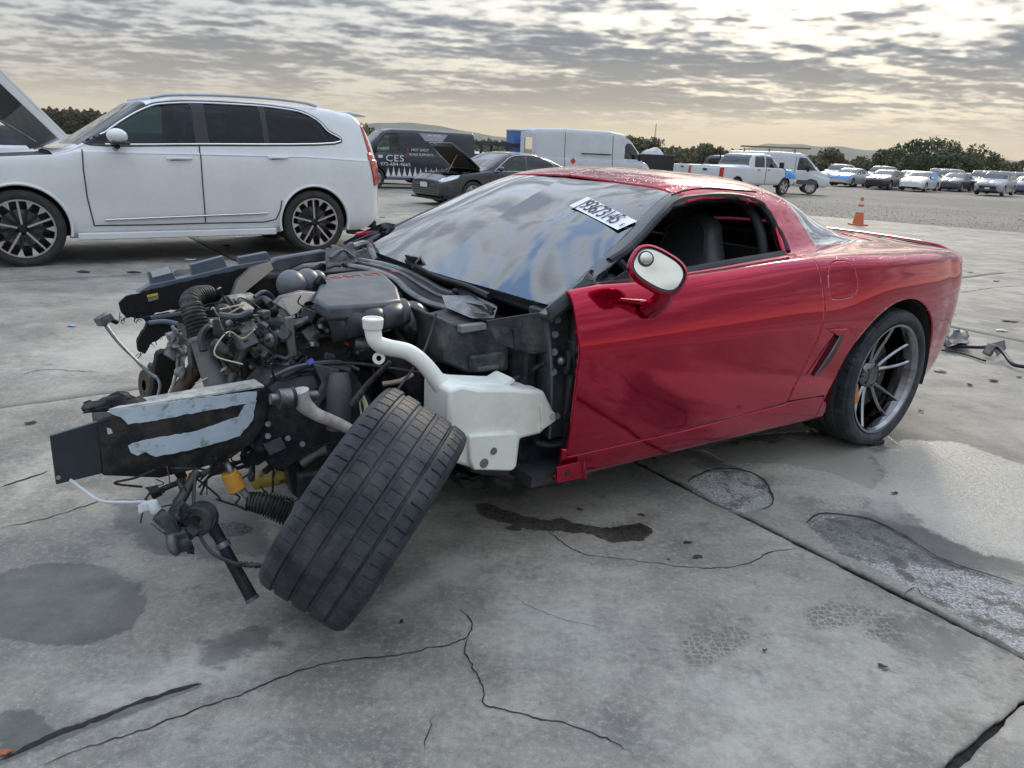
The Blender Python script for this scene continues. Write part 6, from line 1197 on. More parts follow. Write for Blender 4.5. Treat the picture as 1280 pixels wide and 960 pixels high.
MB().box((3.82, 0, .48), (.14, 1.8, .18)).build('front_bumper', M_BLK, bv, bevel=.03)
# --- tall white van, rear door swung open
FT = put_frame(Gd(690, 236), R(24), -.2, -.98); M_VANW = mat('van_white', (.60, .64, .68), .35, var=.03, scale=2, coat=.5, dirt=(.45, .46, .46), dscale=1.5, damt=.3)
ST = [(-1.2, 2.38), (-1.05, 2.48), (.5, 2.54), (2.6, 2.52), (3.3, 2.42), (3.7, 2.20), (4.2, 1.70), (4.35, 1.35), (4.7, 1.18), (4.9, .95)]; SB = [(-1.2, 1.30), (3.0, 1.30), (4.2, 1.20), (4.9, .9)]
wv_, wa = van('tall_white_van', 'tall white panel van with its rear door open and a red diamond placard', FT, M_VANW, ST, SB, wb=3.7, fo=1.2, ro=1.2, hw=.98, wr=.36, ws=(3.45, 4.2), wins=[np.array([(4.22, 1.35), (4.0, 1.75), (3.72, 2.02), (3.40, 2.02), (3.38, 1.36)])], glassm=glass('dim_van_glass', (.15, .25, .28), 2.2, 0, .05))
MB().prism([(-1.2, -.98, .60), (-1.2, -.98, 2.30), (-1.95, -1.30, 2.30), (-1.95, -1.30, .60)], (.02, -.05, 0)).build('rear_door', M_VANW, wv_, False, bevel=.01); MB().prism([(-1.33, -1.10, 1.45), (-1.33, -1.10, 2.1), (-1.72, -1.27, 2.1), (-1.72, -1.27, 1.45)], (.0, -.03, 0)).build('rear_door_window', M_PRIV, wv_, False)
MB().box((-1.18, -1.0, 1.25), (.05, .06, .50)).build('tail_lamp', M_TAIL, wv_, bevel=.01); MB().box((-1.18, -1.02, 1.2), (.056, .06, .10)).build('tail_lamp_white', M_LTR, wv_)
MB().prism([(.75, -.995, 1.06), (.88, -.995, 1.2), (.75, -.995, 1.34), (.62, -.995, 1.2)], (0, -.006, 0)).build('hazard_placard', mat('placard_red', (.55, .04, .05), .5), wv_)
for pts in ([(2.75, .6), (2.75, 2.5)], [(.35, .6), (.35, 2.55)]): MB().tube([(x, -(wa.yat(x, z)+.004), z) for x, z in [(pts[0][0], .6+.19*k) for k in range(11)]], .012, 5).build('panel_seam', M_SEAM, wv_)
MB().box((1.9, -.995, 1.52), (1.5, .02, .05)).build('slider_track', M_SEAM, wv_); MB().box((4.05, -1.15, 1.45), (.12, .16, .30)).build('door_mirror', M_BLK, wv_, bevel=.03)
# --- blue tarp-wrapped trailer front left of it
FB = put_frame(Gd(668, 236), R(24), 0, 0); bt = thing('blue_box_trailer', 'blue-ended box trailer beside the tall white van', 'trailer', FB)
MB().box((-.6, .9, 1.40), (.5, .8, 1.8)).build('trailer_box', mat('trailer_blue', (.06, .16, .42), .5, var=.1), bt, bevel=.02); MB().box((-.6, .9, 2.34), (.54, .84, .08)).build('trailer_roof', mat('trailer_grey', (.4, .45, .5), .5), bt, bevel=.02); MB().box((-.6, .47, .62), (.5, .06, .18)).build('trailer_skirt', MATS['trailer_grey'], bt)
for x in (-.6,): simple_wheel(bt, (x, .52, .35), -1, .35, .2, .2, style='far', n=16)
# --- steel car carrier between the sedan and the tall van
FC = put_frame(Gd(622, 233), R(205), 0, 0); cc = thing('car_carrier', 'dark steel car carrier frame behind the charcoal sedan', 'trailer', FC); M_CARR = mat('carrier_steel', (.05, .055, .06), .5, .4)
for y in (-.9, .9):
    for z in (.75, 1.75): MB().box((0, y, z), (5.4, .10, .12)).build('deck_rail', M_CARR, cc)
    for x in (-2.4, -1.2, 0, 1.2, 2.4): MB().box((x, y, 1.25), (.09, .09, 1.0)).build('deck_post', M_CARR, cc)
for k in range(9): MB().box((-2.4+.6*k, 0, 1.82), (.35, 1.8, .04)).build('deck_plate', M_CARR, cc)
for x in (-.6, .6): simple_wheel(cc, (x, .95, .36), 1, .36, .24, .2, style='far', n=16)
# --- white crew cab pickup, blue tarp on its nose
FP = put_frame(Gd(976, 244), R(36), 3.65, -.88); M_PKW = mat('pickup_white', (.62, .65, .68), .33, var=.03, scale=2, coat=.6)
def pickup(name, label, fr, paint, crew=True):
    t = thing(name, label, 'pickup', fr)
    PT = [(-1.12, 1.30), (.75, 1.33), (.80, 1.34), (.95, 1.72), (1.15, 1.88), (2.0, 1.92), (2.6, 1.87), (3.0, 1.55), (3.3, 1.32), (3.6, 1.25), (4.3, 1.18), (4.6, 1.0)] if crew else [(-1.12, 1.28), (1.45, 1.3), (1.5, 1.34), (1.62, 1.75), (1.8, 1.88), (2.3, 1.92), (2.6, 1.87), (3.0, 1.55), (3.3, 1.32), (3.6, 1.25), (4.3, 1.18), (4.6, 1.0)]
    a = Auto(wb=3.65, fo=.95, ro=1.12, hw=1.0, zb=.48, wr=.40, top=PT, belt=[(-1.12, 1.28), (3.3, 1.24), (4.6, .95)], tum=.16, nx=110, ns=4, nosef=.08, tailf=.0, crown=.01)
    w = [np.array([(3.05, 1.28), (2.85, 1.50), (2.55, 1.76), (2.10, 1.80), (2.08, 1.29)]), np.array([(2.0, 1.29), (2.0, 1.80), (1.30, 1.78), (1.22, 1.29)])] if crew else [np.array([(3.05, 1.28), (2.85, 1.50), (2.55, 1.76), (2.0, 1.78), (1.95, 1.29)])]
    finish(a, t, paint, w, (2.62, 3.3), (.82, 1.12) if crew else (1.5, 1.78), .46, glass('pickup_glass', (.12, .14, .16), 2.2, 0, .03))
    MB().box((-1.14, 0, .95), (.05, 1.72, .52)).build('tailgate', paint, t, bevel=.02); MB().box((-1.18, 0, 1.12), (.03, .22, .09)).build('tailgate_handle', M_BLK, t)
    for sd in (1, -1): MB().box((-1.10, sd*.93, 1.02), (.14, .16, .46)).build('tail_lamp', M_TAIL, t, bevel=.02)
    MB().box((-1.2, 0, .60), (.16, 1.9, .18)).build('rear_bumper', M_CHRT, t, bevel=.03); MB().box((4.62, 0, .62), (.16, 1.9, .24)).build('front_bumper', M_CHRT, t, bevel=.03)
    for sd in (1, -1): MB().box((2.95, sd*1.18, 1.42), (.14, .20, .28)).build('door_mirror', M_BLK, t, bevel=.03)
    for x in (2.62, 1.86): MB().box((x-.35, -1.0, 1.18), (.16, .02, .035)).build('door_handle', M_BLK, t)
    MB().tube([(2.05, -1.008, .55), (2.05, -1.008, 1.28)], .008, 5).build('panel_seam', M_SEAM, t); return t, a
pk, pa = pickup('crew_cab_pickup', 'white crew cab pickup seen from behind with blue plastic over its nose', FP, M_PKW)
BLUE = mat('blue_film', (.05, .30, .72), .28, var=.3, scale=6, coat=.4, bump=.5, bscale=8)
def wrap(par, name, a, reg, dy=.03):
    V, F = a.cut(*reg)
    if len(F) == 0: return
    V = off(V, dy); V[:, :3] += .02*np.array([mnoise.noise_vector(Vector(p[:3]*5)) for p in V])
    for sd in (1, -1): put(name, (V, F), BLUE, par, sd, .004)
wrap(pk, 'blue_film', pa, [lambda V: V[:, 0]-3.6, lambda V: V[:, 2]-.82])
# --- white van with a ladder rack
FL = put_frame(Gd(1011, 243), R(-14), 3.3, -.95); LT = [(-1.1, 2.0), (-1.0, 2.10), (1.5, 2.14), (2.6, 2.10), (2.95, 1.98), (3.5, 1.42), (3.7, 1.22), (4.1, 1.08), (4.25, .85)]
lv, la = van('ladder_rack_van', 'white cargo van with a loaded ladder rack behind the crew cab pickup', FL, mat('van_white_two', (.58, .61, .63), .35, coat=.4), LT, [(-1.1, 1.18), (3.0, 1.15), (4.25, .8)], wb=3.3, fo=.95, ro=1.1, wr=.36, ws=(2.9, 3.55), wins=[np.array([(3.5, 1.22), (3.2, 1.58), (2.92, 1.85), (2.55, 1.86), (2.5, 1.22)])], glassm=MATS['dim_van_glass'])
MB().box((1.4, -.99, .62), (4.4, .04, .22)).build('lower_cladding', M_GREYP, lv, bevel=.01); MB().box((3.05, -1.15, 1.30), (.12, .18, .28)).build('door_mirror', M_BLK, lv, bevel=.03); MB().tube([(2.4, -(la.yat(2.4, z)+.006), z) for z in np.linspace(.7, 1.9, 9)], .01, 5).build('panel_seam', M_SEAM, lv); MB().tube([(.9, -(la.yat(.9, z)+.006), z) for z in np.linspace(.7, 1.9, 9)], .01, 5).build('panel_seam', M_SEAM, lv)
rk = mat('ladder_brown', (.22, .13, .07), .7, var=.3)
for y in (-.45, 0.1): MB().box((1.3, y, 2.34), (3.6, .05, .08)).build('ladder_rail', rk, lv)
for k in range(11): MB().box((-.35+.33*k, -.17, 2.34), (.03, .55, .03)).build('ladder_rung', rk, lv)
for x in (-.3, 1.0, 2.3): MB().box((x, 0, 2.24), (.04, 1.6, .04)).build('rack_bar', M_BLK, lv); MB().box((x, -.75, 2.17), (.04, .04, .18)).build('rack_foot', M_BLK, lv)
# --- work pickup with a black headache rack
FW = put_frame(Gd(905, 232), R(30), 1.8, -.95); wk, wka = pickup('work_pickup', 'white work pickup with a black mesh rack behind its cab', FW, mat('work_white', (.56, .60, .62), .4, coat=.4), False)
for y in (-.8, .8): MB().box((1.30, y, 1.62), (.08, .08, .75)).build('rack_post', M_BLK, wk)
for k in range(6): MB().box((1.30, 0, 1.38+.11*k), (.05, 1.6, .03)).build('rack_slat', M_BLK, wk)
for k in range(14): MB().box((1.30, -.78+.12*k, 1.66), (.03, .02, .64)).build('rack_bar', M_BLK, wk)
MB().box((1.30, 0, 2.0), (.10, 1.7, .08)).build('rack_top', M_BLK, wk)
# --- black skip with crushed bodywork in it
FK = put_frame(Gd(802, 234), R(24), 0, 0); sk = thing('black_skip', 'black open-topped scrap bin in front of the white work pickup', 'bin', FK)
for nm, c, sz in (('bin_wall', (0, -.8, 1.0), (2.6, .06, 1.3)), ('bin_wall', (0, .8, 1.0), (2.6, .06, 1.3)), ('bin_wall', (-1.3, 0, 1.0), (.06, 1.6, 1.3)), ('bin_wall', (1.3, 0, 1.0), (.06, 1.6, 1.3)), ('bin_floor', (0, 0, .4), (2.6, 1.6, .06))): MB().box(c, sz).build(nm, M_BLK2 if False else mat('bin_black', (.014, .015, .018), .5, var=.3), sk)
MB().tube([(-1.32, -.83, 1.66), (1.32, -.83, 1.66), (1.32, .83, 1.66), (-1.32, .83, 1.66), (-1.32, -.83, 1.66)], .03, 6).build('bin_rim', M_GREYP, sk)
cs = thing('crushed_bodywork', 'crumpled silver bodywork heaped on the black bin', 'scrap', FK); V = []; n = 14
for i in range(n+1):
    for j in range(n+1):
        t, u = math.pi*i/n, 2*math.pi*j/n; p = np.array([.35+.62*math.sin(t)*math.cos(u), .55*math.sin(t)*math.sin(u)-.2, 1.55+.45*math.cos(t)]); V.append(p+.11*np.array(mnoise.noise_vector(Vector(p*3.1)))+.05*np.array(mnoise.noise_vector(Vector(p*9))))
mesh_obj('crumpled_panel', V, [(i*(n+1)+j, (i+1)*(n+1)+j, (i+1)*(n+1)+j+1, i*(n+1)+j+1) for i in range(n) for j in range(n)], mat('crushed_silver', (.45, .47, .48), .4, .5, var=.3, scale=4), cs, True, 30)
# ------------------------------------------------------------------ rows of parked cars
SUVT = [(-.95, 1.05), (-.85, 1.35), (-.6, 1.62), (0, 1.70), (1.0, 1.73), (1.5, 1.70), (1.9, 1.50), (2.3, 1.18), (2.5, 1.10), (3.2, 1.03), (3.6, .90), (3.75, .72)]; SUVB = [(-.95, 1.0), (2.3, 1.05), (3.75, .68)]
SWIN = [np.array([(2.12, 1.08), (1.80, 1.38), (1.50, 1.58), (1.05, 1.60), (1.02, 1.09)]), np.array([(.95, 1.09), (.97, 1.60), (.1, 1.58), (-.42, 1.48), (-.55, 1.12)])]
M_CARG = glass('parked_glass', (.14, .19, .20), 1.5, 0, .06)
def parked(kind, label, p, yaw, col, film=None, metal=.3, name=None):
    t = thing(name or ('parked_suv' if kind == 'suv' else 'parked_sedan'), label, 'suv' if kind == 'suv' else 'car', put_frame(p, yaw, 2.3, .5), group='cars parked on the gravel lot')
    paint = mat('parked_%02d%02d%02d' % tuple(int(c*99) for c in col), col, .3, metal, var=.04, scale=3, coat=.7)
    a = Auto(wb=2.8, fo=.95, ro=.95, hw=.93, zb=.24, wr=.36, top=SUVT, belt=SUVB, nx=46, ns=2) if kind == 'suv' else Auto(wb=2.75, fo=.95, ro=1.0, hw=.90, zb=.19, wr=.33, top=SED_TOP, belt=SED_BELT, nx=46, ns=2)
    finish(a, t, paint, SWIN if kind == 'suv' else sed_wins(), (1.55, 2.35), (-.78, -.45) if kind == 'suv' else (-.25, .6), .41 if kind == 'suv' else .375, M_CARG)
    xf = a.wb+a.fo; z0 = .62 if kind == 'suv' else .50
    for sd in (1, -1): MB().prism([(xf-.05, sd*.46, z0+.08), (xf-.20, sd*.80, z0+.14), (xf-.22, sd*.80, z0+.22), (xf-.06, sd*.46, z0+.16)], (.05, 0, 0)).build('head_lamp', M_LENS, t)
    if kind == 'lexus':
        MB().prism([(xf, .30, .25), (xf, -.30, .25), (xf, -.22, .45), (xf, -.30, .66), (xf, .30, .66), (xf, .22, .45)], (.03, 0, 0)).build('spindle_grille', M_BLK2, t)
    else: MB().box((xf+.0, 0, z0-.05), (.06, 1.1, .22)).build('grille', M_BLK2, t, bevel=.02); MB().box((xf, 0, z0-.22), (.08, 1.3, .08)).build('lower_intake', M_BLK, t)
    MB().box((xf+.035, 0, z0-.12), (.02, .30, .12)).build('number_plate', M_PLATE, t)
    for sd in (1, -1): MB().ell((2.02, sd*1.0, 1.14 if kind == 'suv' else 1.0), (.08, .09, .06), 8, 6).build('door_mirror', paint, t)
    if film == 'hood': wrap(t, 'blue_film', a, [lambda V: V[:, 0]-2.5, lambda V: V[:, 3]-6.2])
    if film == 'door': wrap(t, 'blue_film', a, [lambda V: 1.9-V[:, 0], lambda V: V[:, 0]-.2, lambda V: V[:, 3]-5.0, lambda V: 9-V[:, 3]])
    if film == 'side': wrap(t, 'blue_film', a, [lambda V: V[:, 0]-1.4, lambda V: V[:, 3]-2, lambda V: 8-V[:, 3]])
    return t
YP = R(226)
for kind, lab, u, v, col, film in [
 ('sedan', 'silver sedan with blue film over its bonnet, nearest the ladder rack van', 1062, 233, (.50, .52, .54), 'hood'), ('sedan', 'near-black sedan parked between the blue-film sedan and the white one', 1108, 236.5, (.018, .018, .022), None),
 ('lexus', 'white sedan with a dark hourglass grille and blue film on its doors', 1152, 239, (.70, .72, .74), 'door'), ('sedan', 'dark slate sedan right of the white hourglass-grille sedan', 1197, 239, (.05, .055, .07), None),
 ('suv', 'silver grey SUV standing forward at the end of the front row', 1248, 244.5, (.30, .33, .37), None), ('sedan', 'car with bright blue film along its side at the right edge', 1292, 243, (.10, .12, .18), 'side'), ('suv', 'white hatchback peeking out behind the ladder rack van', 1047, 229, (.62, .65, .68), None)]:
    parked(kind, lab, Gd(u, v), YP, col, film)
ORD = ['first', 'second', 'third', 'fourth', 'fifth', 'sixth', 'seventh', 'eighth', 'ninth']
cols = [('white', (.62, .64, .66)), ('black', (.02, .02, .022)), ('silver', (.42, .44, .46)), ('grey', (.16, .17, .18)), ('dark blue', (.03, .05, .11)), ('dark red', (.16, .02, .02))]
random.seed(5)
base = Gd(1090, 236)[:2]; along = nrm(Gd(1250, 243)[:2]-base); back = np.array([-math.cos(YP), -math.sin(YP)])
for r_, (row, n0) in enumerate((('second', 8), ('third', 8), ('fourth', 8))):
    for k in range(n0):
        cn, cv = random.choice(cols) if r_ else cols[(k*2+1) % 6]; kd = 'suv' if random.random() < .4 else 'sedan'; c = base+along*(-4.5+k*3.1+random.uniform(-.3, .3))+back*((r_+1)*7.2+random.uniform(-.3, .3)); z = float(gz(*c))
        parked(kd, '%s %s in the %s row of parked cars, %s from the left' % (cn, 'SUV' if kd == 'suv' else 'sedan', row, ORD[k]), np.array([*c, z]), YP+random.uniform(-.04, .04), cv)
# cars glimpsed past the left-hand SUV
parked('suv', 'white SUV glimpsed beneath the raised bonnet at the far left', np.array([-15.6, 20.0, float(gz(-15.6, 20))]), R(200), (.60, .63, .66))
parked('sedan', 'silver sedan whose roof shows between the white SUV and the black van', np.array([-6.5, 31.0, float(gz(-6, 30))]), R(200), (.45, .47, .49))
parked('sedan', 'white car partly hidden behind the steel car carrier', np.array([-1.4, 36.5, float(gz(-1, 36))]), R(30), (.6, .62, .64))
for k, (x, y, cl) in enumerate(((-17.5, 27, 'grey'), (-13.0, 26.5, 'silver'), (-10.0, 27.5, 'white'))): parked('sedan', '%s sedan far behind the white SUV, %s from the left' % (cl, ORD[k]), np.array([x, y, float(gz(x, y))]), R(210), dict(cols)[cl])
# ================================================================== cone, debris
FCN = put_frame(Gd(1072, 281.5), 0, 0, 0); cn = thing('traffic_cone', 'weathered orange traffic cone with a grey white collar at the gravel edge', 'cone', FCN)
M_ORG = mat('cone_orange', (.62, .14, .035), .6, var=.2, scale=9, dirt=(.16, .10, .07), dscale=9, damt=.5); M_COL = mat('cone_collar', (.58, .57, .53), .5, var=.15, scale=12)
MB().box((0, 0, .02), (.38, .38, .04)).build('cone_base', M_ORG, cn, bevel=.012)
MB().lathe([(.04, .14), (.06, .135), (.70, .035), (.71, .03), (.71, .0)], (0, 0, 0), (0, 0, 1), 24).build('cone_body', M_ORG, cn)
MB().lathe([(.33, .0955), (.47, .0735)], (0, 0, 0), (0, 0, 1), 24).build('wide_collar', M_COL, cn); MB().lathe([(.53, .0645), (.62, .0505)], (0, 0, 0), (0, 0, 1), 24).build('narrow_collar', M_COL, cn)
def GP(u, v, z): return G(u, v, z)
# torn-off bar with its bracket behind the coupe
br = thing('torn_sway_bar', 'bent black bar with a torn bracket lying behind the coupe', 'car part', loc=tuple(G(1245, 445)))
o0 = G(1245, 445)
def gl(pts): return [G(u, v, z)-o0 for u, v, z in pts]
MB().tube(gl([(1188, 432, .03), (1222, 434, .06), (1245, 434, .08), (1255, 442, .06), (1266, 455, .03), (1284, 459, .03)]), .014, 10, 8).build('bar', mat('navy_bar', (.02, .025, .05), .35, .3, var=.2), br)
MB().box(G(1237, 437, .06)-o0, (.05, .06, .09), (10, 20, 40)).build('clamp', M_STEEL, br, bevel=.01); MB().prism(gl([(1240, 430, .10), (1256, 426, .10), (1258, 436, .05), (1246, 446, .02)]), (0, .004, .004)).build('bracket_plate', mat('bracket_grime', (.12, .11, .10), .6, .3, var=.3), br)
MB().tube(gl([(1172, 437, .015), (1200, 441, .015), (1232, 451, .015)]), .008, 8, 6).build('seal_strip', M_RUBS, br)
lp = thing('crumpled_liner', 'crumpled black and grey liner piece behind the rear wheel', 'car part', loc=tuple(G(1192, 436))); o0 = G(1192, 436); V = []
for i in range(9):
    for j in range(9): p = G(1176+i*4, 421+j*2.4, 0)-o0; V.append(p+np.array([0, 0, .05])+.05*np.array(mnoise.noise_vector(Vector(p*18))))
mesh_obj('liner_sheet', V, [(i*9+j, (i+1)*9+j, (i+1)*9+j+1, i*9+j+1) for i in range(8) for j in range(8)], mat('liner_grime', (.07, .07, .075), .6, var=.6, scale=20), lp, True, 25, .004)
ch = thing('black_wedge', 'small black plastic wedge beneath the rear tyre', 'car part', loc=tuple(G(1093, 556))); MB().box((.01, 0, .014), (.075, .03, .022), (0, 0, 25)).build('wedge_body', M_BLK, ch, bevel=.004); MB().box((-.035, -.01, .02), (.02, .04, .035), (0, 15, 25)).build('wedge_lug', M_BLK, ch, bevel=.004)
# scattered scraps, each one its own thing
M_SCW = mat('scrap_white', (.60, .60, .58), .5, var=.2); M_SCR = mat('scrap_red', (.40, .04, .03), .4, var=.2); M_SCB = mat('scrap_black', (.02, .02, .02), .6, var=.3); M_SCBL = mat('scrap_blue', (.22, .36, .50), .5, var=.2); M_MUD = mat('mud', (.09, .065, .045), .9, var=.4, scale=40)
SCR = [(90, 408, .045, M_SCBL, 'pale blue', 'left of the torn radiator shroud'), (143, 298, .07, M_SCW, 'white', 'under the front of the white SUV'), (147, 296, .06, M_SCR, 'red', 'under the front of the white SUV'), (238, 325, .07, M_SCW, 'small white', 'beside the slab joint near the shroud tabs'), (168, 341, .08, M_SCB, 'flat black', 'in front of the white SUV'), (104, 341, .08, M_SCB, 'long black', 'near the SUV front wheel'),
 (300, 297, .09, M_SCW, 'white', 'under the middle of the white SUV'), (352, 297, .09, M_SCW, 'torn white', 'under the rear of the white SUV'), (283, 308, .08, M_SCB, 'black', 'under the white SUV near its rear wheel'), (1213, 341, .05, M_SCB, 'black', 'beyond the coupe tail'), (1245, 352, .05, M_SCB, 'tiny black', 'beyond the coupe tail furthest'), (1252, 414, .06, M_SCW, 'white', 'above the torn bar'), (1262, 402, .08, M_SCB, 'thin dark', 'above the torn bar, furthest'),
 (1175, 465, .05, M_SCB, 'black', 'beside the rear wheel'), (1242, 477, .04, M_MUD, 'muddy', 'below the torn bar'), (1212, 482, .025, M_SCB, 'tiny black', 'below the torn bar to its left'), (1274, 472, .025, M_SCB, 'tiny black', 'below the torn bar at the right edge'), (1151, 515, .02, M_SCB, 'tiny black', 'below the rear wheel'), (1118, 618, .015, M_MUD, 'muddy', 'in the wet patch'), (1103, 835, .014, M_MUD, 'brown', 'right of the wet footprint'), (500, 283, .12, M_SCB, 'long black', 'between the SUV and the charcoal sedan'), (478, 272, .10, M_SCB, 'thin black', 'near the SUV tail'), (440, 292, .10, mat('scrap_brown', (.16, .11, .07), .8), 'brown', 'at the SUV rear wheel'), (8, 943, .018, mat('rust_leaf', (.35, .13, .04), .8), 'rust coloured', 'in the bottom left groove'), (38, 530, .03, M_SCB, 'black', 'by the left image edge'), (1170, 340, .04, M_SCB, 'dark', 'past the tail lamp'), (1190, 392, .05, M_SCW, 'pale', 'right of the coupe tail'), (955, 815, .006, M_MUD, 'tiny', 'right of the wet footprint, smaller'), (502, 779, .007, M_SCB, 'tiny black', 'right of the folded tyre')]
for k, (u, v, r_, mt_, cl, wh) in enumerate(SCR):
    p = Gd(u, v); V = []; a0 = k*1.7
    for i in range(7): a = a0+i*2*math.pi/7; q = r_*(.5+.5*abs(math.sin(i*2.3+k))); V.append((q*math.cos(a), q*math.sin(a)*.6, .004+.003*(i % 3)))
    V.append((0, 0, .35*r_*(.3+.3*(k % 3)))); o = mesh_obj('debris_scrap', V, [(i, (i+1) % 7, 7) for i in range(7)], mt_, None, False, None, .003); o.location = (p[0], p[1], p[2]+.003); tag(o, '%s scrap %s' % (cl, wh), 'debris', 'scraps scattered on the concrete')
# ================================================================== trees, hills, mast
M_LEAF = []
for i, c in enumerate(((.080, .100, .040), (.105, .112, .050), (.070, .088, .038), (.120, .110, .058))):
    mt = mat('leaf_%d' % i, c, .75, var=.45, scale=.9); M_LEAF.append(mt)
M_BARK = mat('bark', (.075, .060, .045), .9, var=.3, scale=4)
def tree(name, label, p, H, W, mt, n=1500, group=None, leaf=.34, low=.12, seed=0, sparse=1.0):
    rs = np.random.default_rng(seed); t = thing(name, label, 'tree', loc=tuple(p), group=group); tr = MB(); tr.tube([(0, 0, -.3), (rs.normal(0, .1), rs.normal(0, .1), H*.3), (rs.normal(0, .2), rs.normal(0, .2), H*.72)], [.05*H*.5, .035*H*.5, .01*H], 8, 4); cl = []
    for k in range(15):
        a = rs.uniform(0, 6.28); z0 = H*rs.uniform(.16, .5); e = np.array([W*.5*rs.uniform(.35, .95)*math.cos(a), W*.5*rs.uniform(.35, .95)*math.sin(a), H*rs.uniform(.35, .97)]); e[:2] *= math.sqrt(max(.12, 1-((e[2]/H-.5)/.55)**2)); tr.tube([(0, 0, z0), e*.5+np.array([0, 0, z0*.4]), e], [.014*H, .009*H, .003*H], 5, 3); cl.append((e, W*rs.uniform(.13, .25)))
        cl.append((np.array([e[0]*.6, e[1]*.6, max(H*low, e[2]*.55)]), W*rs.uniform(.12, .22)))
    tr.build('trunk', M_BARK, t); V = []; F = []
    for k in range(n):
        c, r = cl[rs.integers(len(cl))]; d = rs.normal(0, 1, 3); d /= np.linalg.norm(d); q = c+d*r*rs.uniform(.25, 1.0)**.5*np.array([1, 1, .8])
        if q[2] < H*low*.5: continue
        a = rs.normal(0, 1, 3); a /= np.linalg.norm(a); b = np.cross(a, rs.normal(0, 1, 3)); b /= np.linalg.norm(b)+1e-9; s_ = leaf*rs.uniform(.5, 1.2); i = len(V); V += [q-a*s_, q+b*s_*.5, q+a*s_, q-b*s_*.5]; F.append((i, i+1, i+2, i+3))
    mesh_obj('crown', V, F, mt, t, False); return t
def far(u, v_h, D):
    """ground point under picture column u at distance D"""
    d = ray(u, 0); a = math.atan2(d[0], d[1]); x, y = D*math.sin(a), D*math.cos(a); return np.array([x, y, float(gz(x, y))-.05])
def hor(u): return 185.0+(u-640)*.0429
TR = [(1148, 191, 34, 2, 'low round tree left of the tall grove'), (1167, 183, 34, 0, 'leafy tree at the left shoulder of the grove'), (1190, 176, 46, 2, 'tallest broad tree in the grove beyond the parked cars'), (1213, 177, 40, 0, 'tall tree right of the broadest in the grove'), (1234, 187, 34, 2, 'lower tree in the dip of the grove'), (1252, 180, 38, 1, 'rounded tree near the right end of the grove'), (1275, 194, 36, 0, 'low tree at the right edge of the picture'), (1122, 200, 34, 3, 'brownish scrub tree left of the grove'), (1070, 187, 32, 3, 'lone brown green tree above the front row of cars'), (806, 171, 34, 1, 'bushy tree right of the tall white van'), (832, 174, 30, 3, 'thinner tree beside the radio mast'), (905, 180, 34, 1, 'scrubby tree above the work pickup'), (1040, 199, 30, 3, 'low scrub tree above the ladder rack van')]
for k, (u, v, w, c, lab) in enumerate(TR):
    D = 118.0+7*((k*5) % 4); p = far(u, 0, D); H = (hor(u)-v)/FPX*D*.74+CAMH-p[2]; tree('lot_tree', lab, p, H, w/FPX*D*1.15, M_LEAF[c], 3200, 'trees beyond the lot', .27, .05, k+3)
def wood(name, label, u0, u1, D, prof, mt, seed, n=9000, leaf=.8):
    rs = np.random.default_rng(seed); V = []; F = []
    for k in range(n):
        u = rs.uniform(u0, u1); Dd = D*rs.uniform(.94, 1.10); p = far(u, 0, Dd); v = np.interp(u, [a for a, _ in prof], [b for _, b in prof])+1.2*math.sin(u*.7)+1.0*math.sin(u*.23+1); H = max(.5, (hor(u)-v)/FPX*D+CAMH-p[2]); q = p+np.array([0, 0, H*rs.uniform(0, 1)**.7]); a = rs.normal(0, 1, 3); a /= np.linalg.norm(a); b = np.cross(a, rs.normal(0, 1, 3)); b /= np.linalg.norm(b)+1e-9; s_ = leaf*rs.uniform(.5, 1.2); i = len(V); V += [q-a*s_, q+b*s_*.55, q+a*s_, q-b*s_*.55]; F.append((i, i+1, i+2, i+3))
    tag(mesh_obj(name, V, F, mt, None, False), label, 'woodland', kind='stuff')
wood('far_wood', 'dark brown green treeline seen past the raised white bonnet', -20, 130, 190, [(-20, 141), (55, 142), (90, 143), (130, 147)], mat('leaf_brown', (.085, .075, .045), .85, var=.5, scale=.3), 1, 26000, .33)
wood('hedge_line', 'low treeline on the horizon behind the black van', 415, 700, 260, [(415, 156), (450, 158), (470, 164), (600, 176), (700, 180)], M_LEAF[2], 2, 9000, .5)
wood('scrub_belt', 'low scrub belt behind the rows of parked cars', 770, 1330, 165, [(770, 184), (900, 188), (1010, 196), (1050, 200), (1100, 203), (1130, 204), (1250, 206), (1330, 208)], M_LEAF[3], 3, 26000, .42)
def ridge(label, pts, D, mt, deep=500):
    V = []; F = []; P = spline([(u, v, 0) for u, v in pts], 10); n = len(P)
    for i, (u, v, _) in enumerate(P):
        a = far(u, 0, D); dirv = nrm([a[0], a[1], 0]); h = max(0, (hor(u)-v)/FPX*D+CAMH+6*mnoise.noise(Vector((u*.03, D*.01, 0)))); 
        for k, (dd, hh) in enumerate(((-deep*.6, -3), (-deep*.25, .55), (0, 1), (deep*.5, .6), (deep, -3))): q = a+dirv*dd; V.append((q[0], q[1], h*hh if hh > 0 else -8))
    F = [(i*5+k, (i+1)*5+k, (i+1)*5+k+1, i*5+k+1) for i in range(n-1) for k in range(4)]; o = mesh_obj('hill', V, F, mt, None, True); tag(o, label, None, kind='structure')
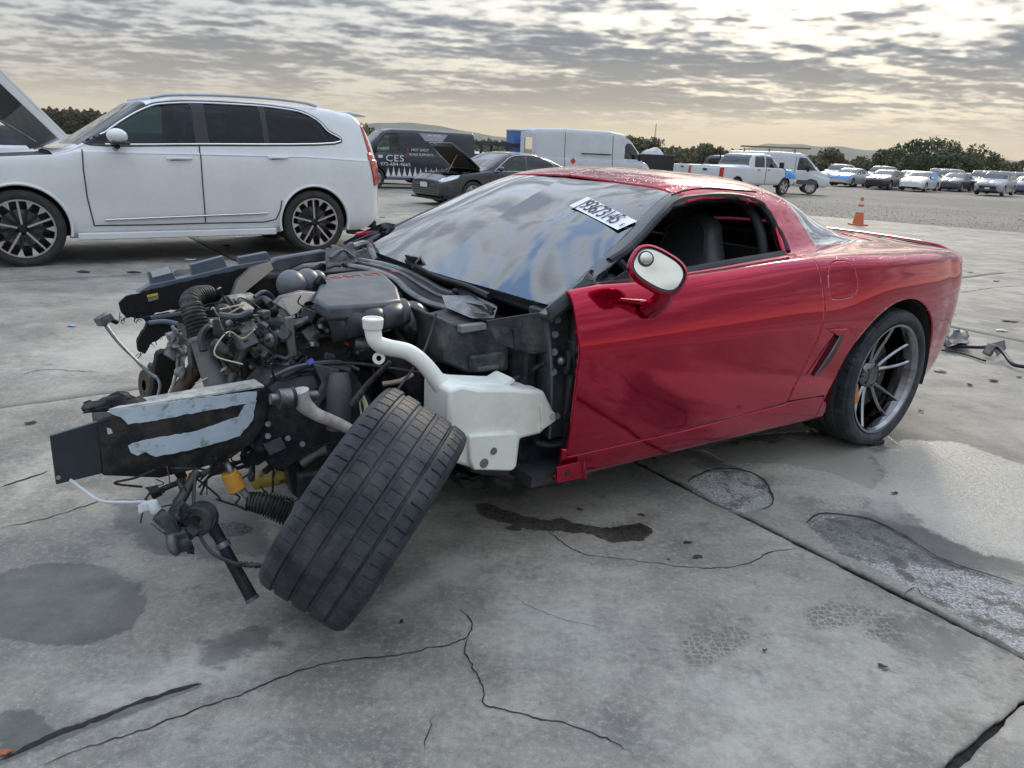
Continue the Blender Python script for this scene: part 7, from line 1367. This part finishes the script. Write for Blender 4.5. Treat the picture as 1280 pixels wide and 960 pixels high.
M_HILL = mat('hill_scrub', (.060, .075, .055), .95, var=.35, scale=.02)
ridge('long flat-topped hill on the horizon behind the black van', [(380, 173), (420, 166), (455, 158), (480, 156), (520, 157), (560, 162), (600, 168), (650, 175), (720, 183), (780, 188)], 2300, M_HILL)
ridge('low blue hill on the horizon above the ladder rack van', [(900, 198), (960, 187), (1010, 184), (1060, 187), (1110, 191), (1160, 194), (1230, 198), (1330, 206)], 2600, M_HILL)
ms = thing('radio_mast', 'thin lattice radio mast on the skyline right of the tall white van', 'mast', loc=tuple(far(835, 0, 420))); Hm = (hor(835)-158)/FPX*420+CAMH
for k in range(3): a = 2*math.pi*k/3; MB().tube([(.7*math.cos(a), .7*math.sin(a), 0), (.12*math.cos(a), .12*math.sin(a), Hm)], .09, 5).build('mast_leg', M_STEEL, ms)
for k in range(10):
    z = Hm*(k+.5)/10; r_ = .7-.58*(k+.5)/10; MB().tube([(r_*math.cos(2*math.pi*i/3), r_*math.sin(2*math.pi*i/3), z+(i % 2)*.5) for i in range(4)], .04, 4).build('mast_brace', M_STEEL, ms)
# ================================================================== haze: the air between here and the hills
def haze(density):
    o = mesh_obj('haze', [(x, y, z) for x in (-4200, 4200) for y in (-400, 4600) for z in (-14, 190)], [(0, 1, 3, 2), (4, 6, 7, 5), (0, 4, 5, 1), (2, 3, 7, 6), (0, 2, 6, 4), (1, 5, 7, 3)], None, None, False)
    mt = bpy.data.materials.new('haze_air'); mt.use_nodes = True; nt = mt.node_tree; nt.nodes.clear(); out = nt.nodes.new('ShaderNodeOutputMaterial'); v = nt.nodes.new('ShaderNodeVolumePrincipled'); v.inputs['Color'].default_value = (.92, .90, .86, 1); v.inputs['Density'].default_value = density; v.inputs['Anisotropy'].default_value = .2
    nt.links.new(v.outputs[0], out.inputs['Volume']); o.data.materials.clear(); o.data.materials.append(mt); tag(o, 'thin pale haze hanging over the whole lot', 'haze', kind='stuff')
haze(.00012)
scene.cycles.volume_bounces = 0; scene.cycles.volume_max_steps = 64
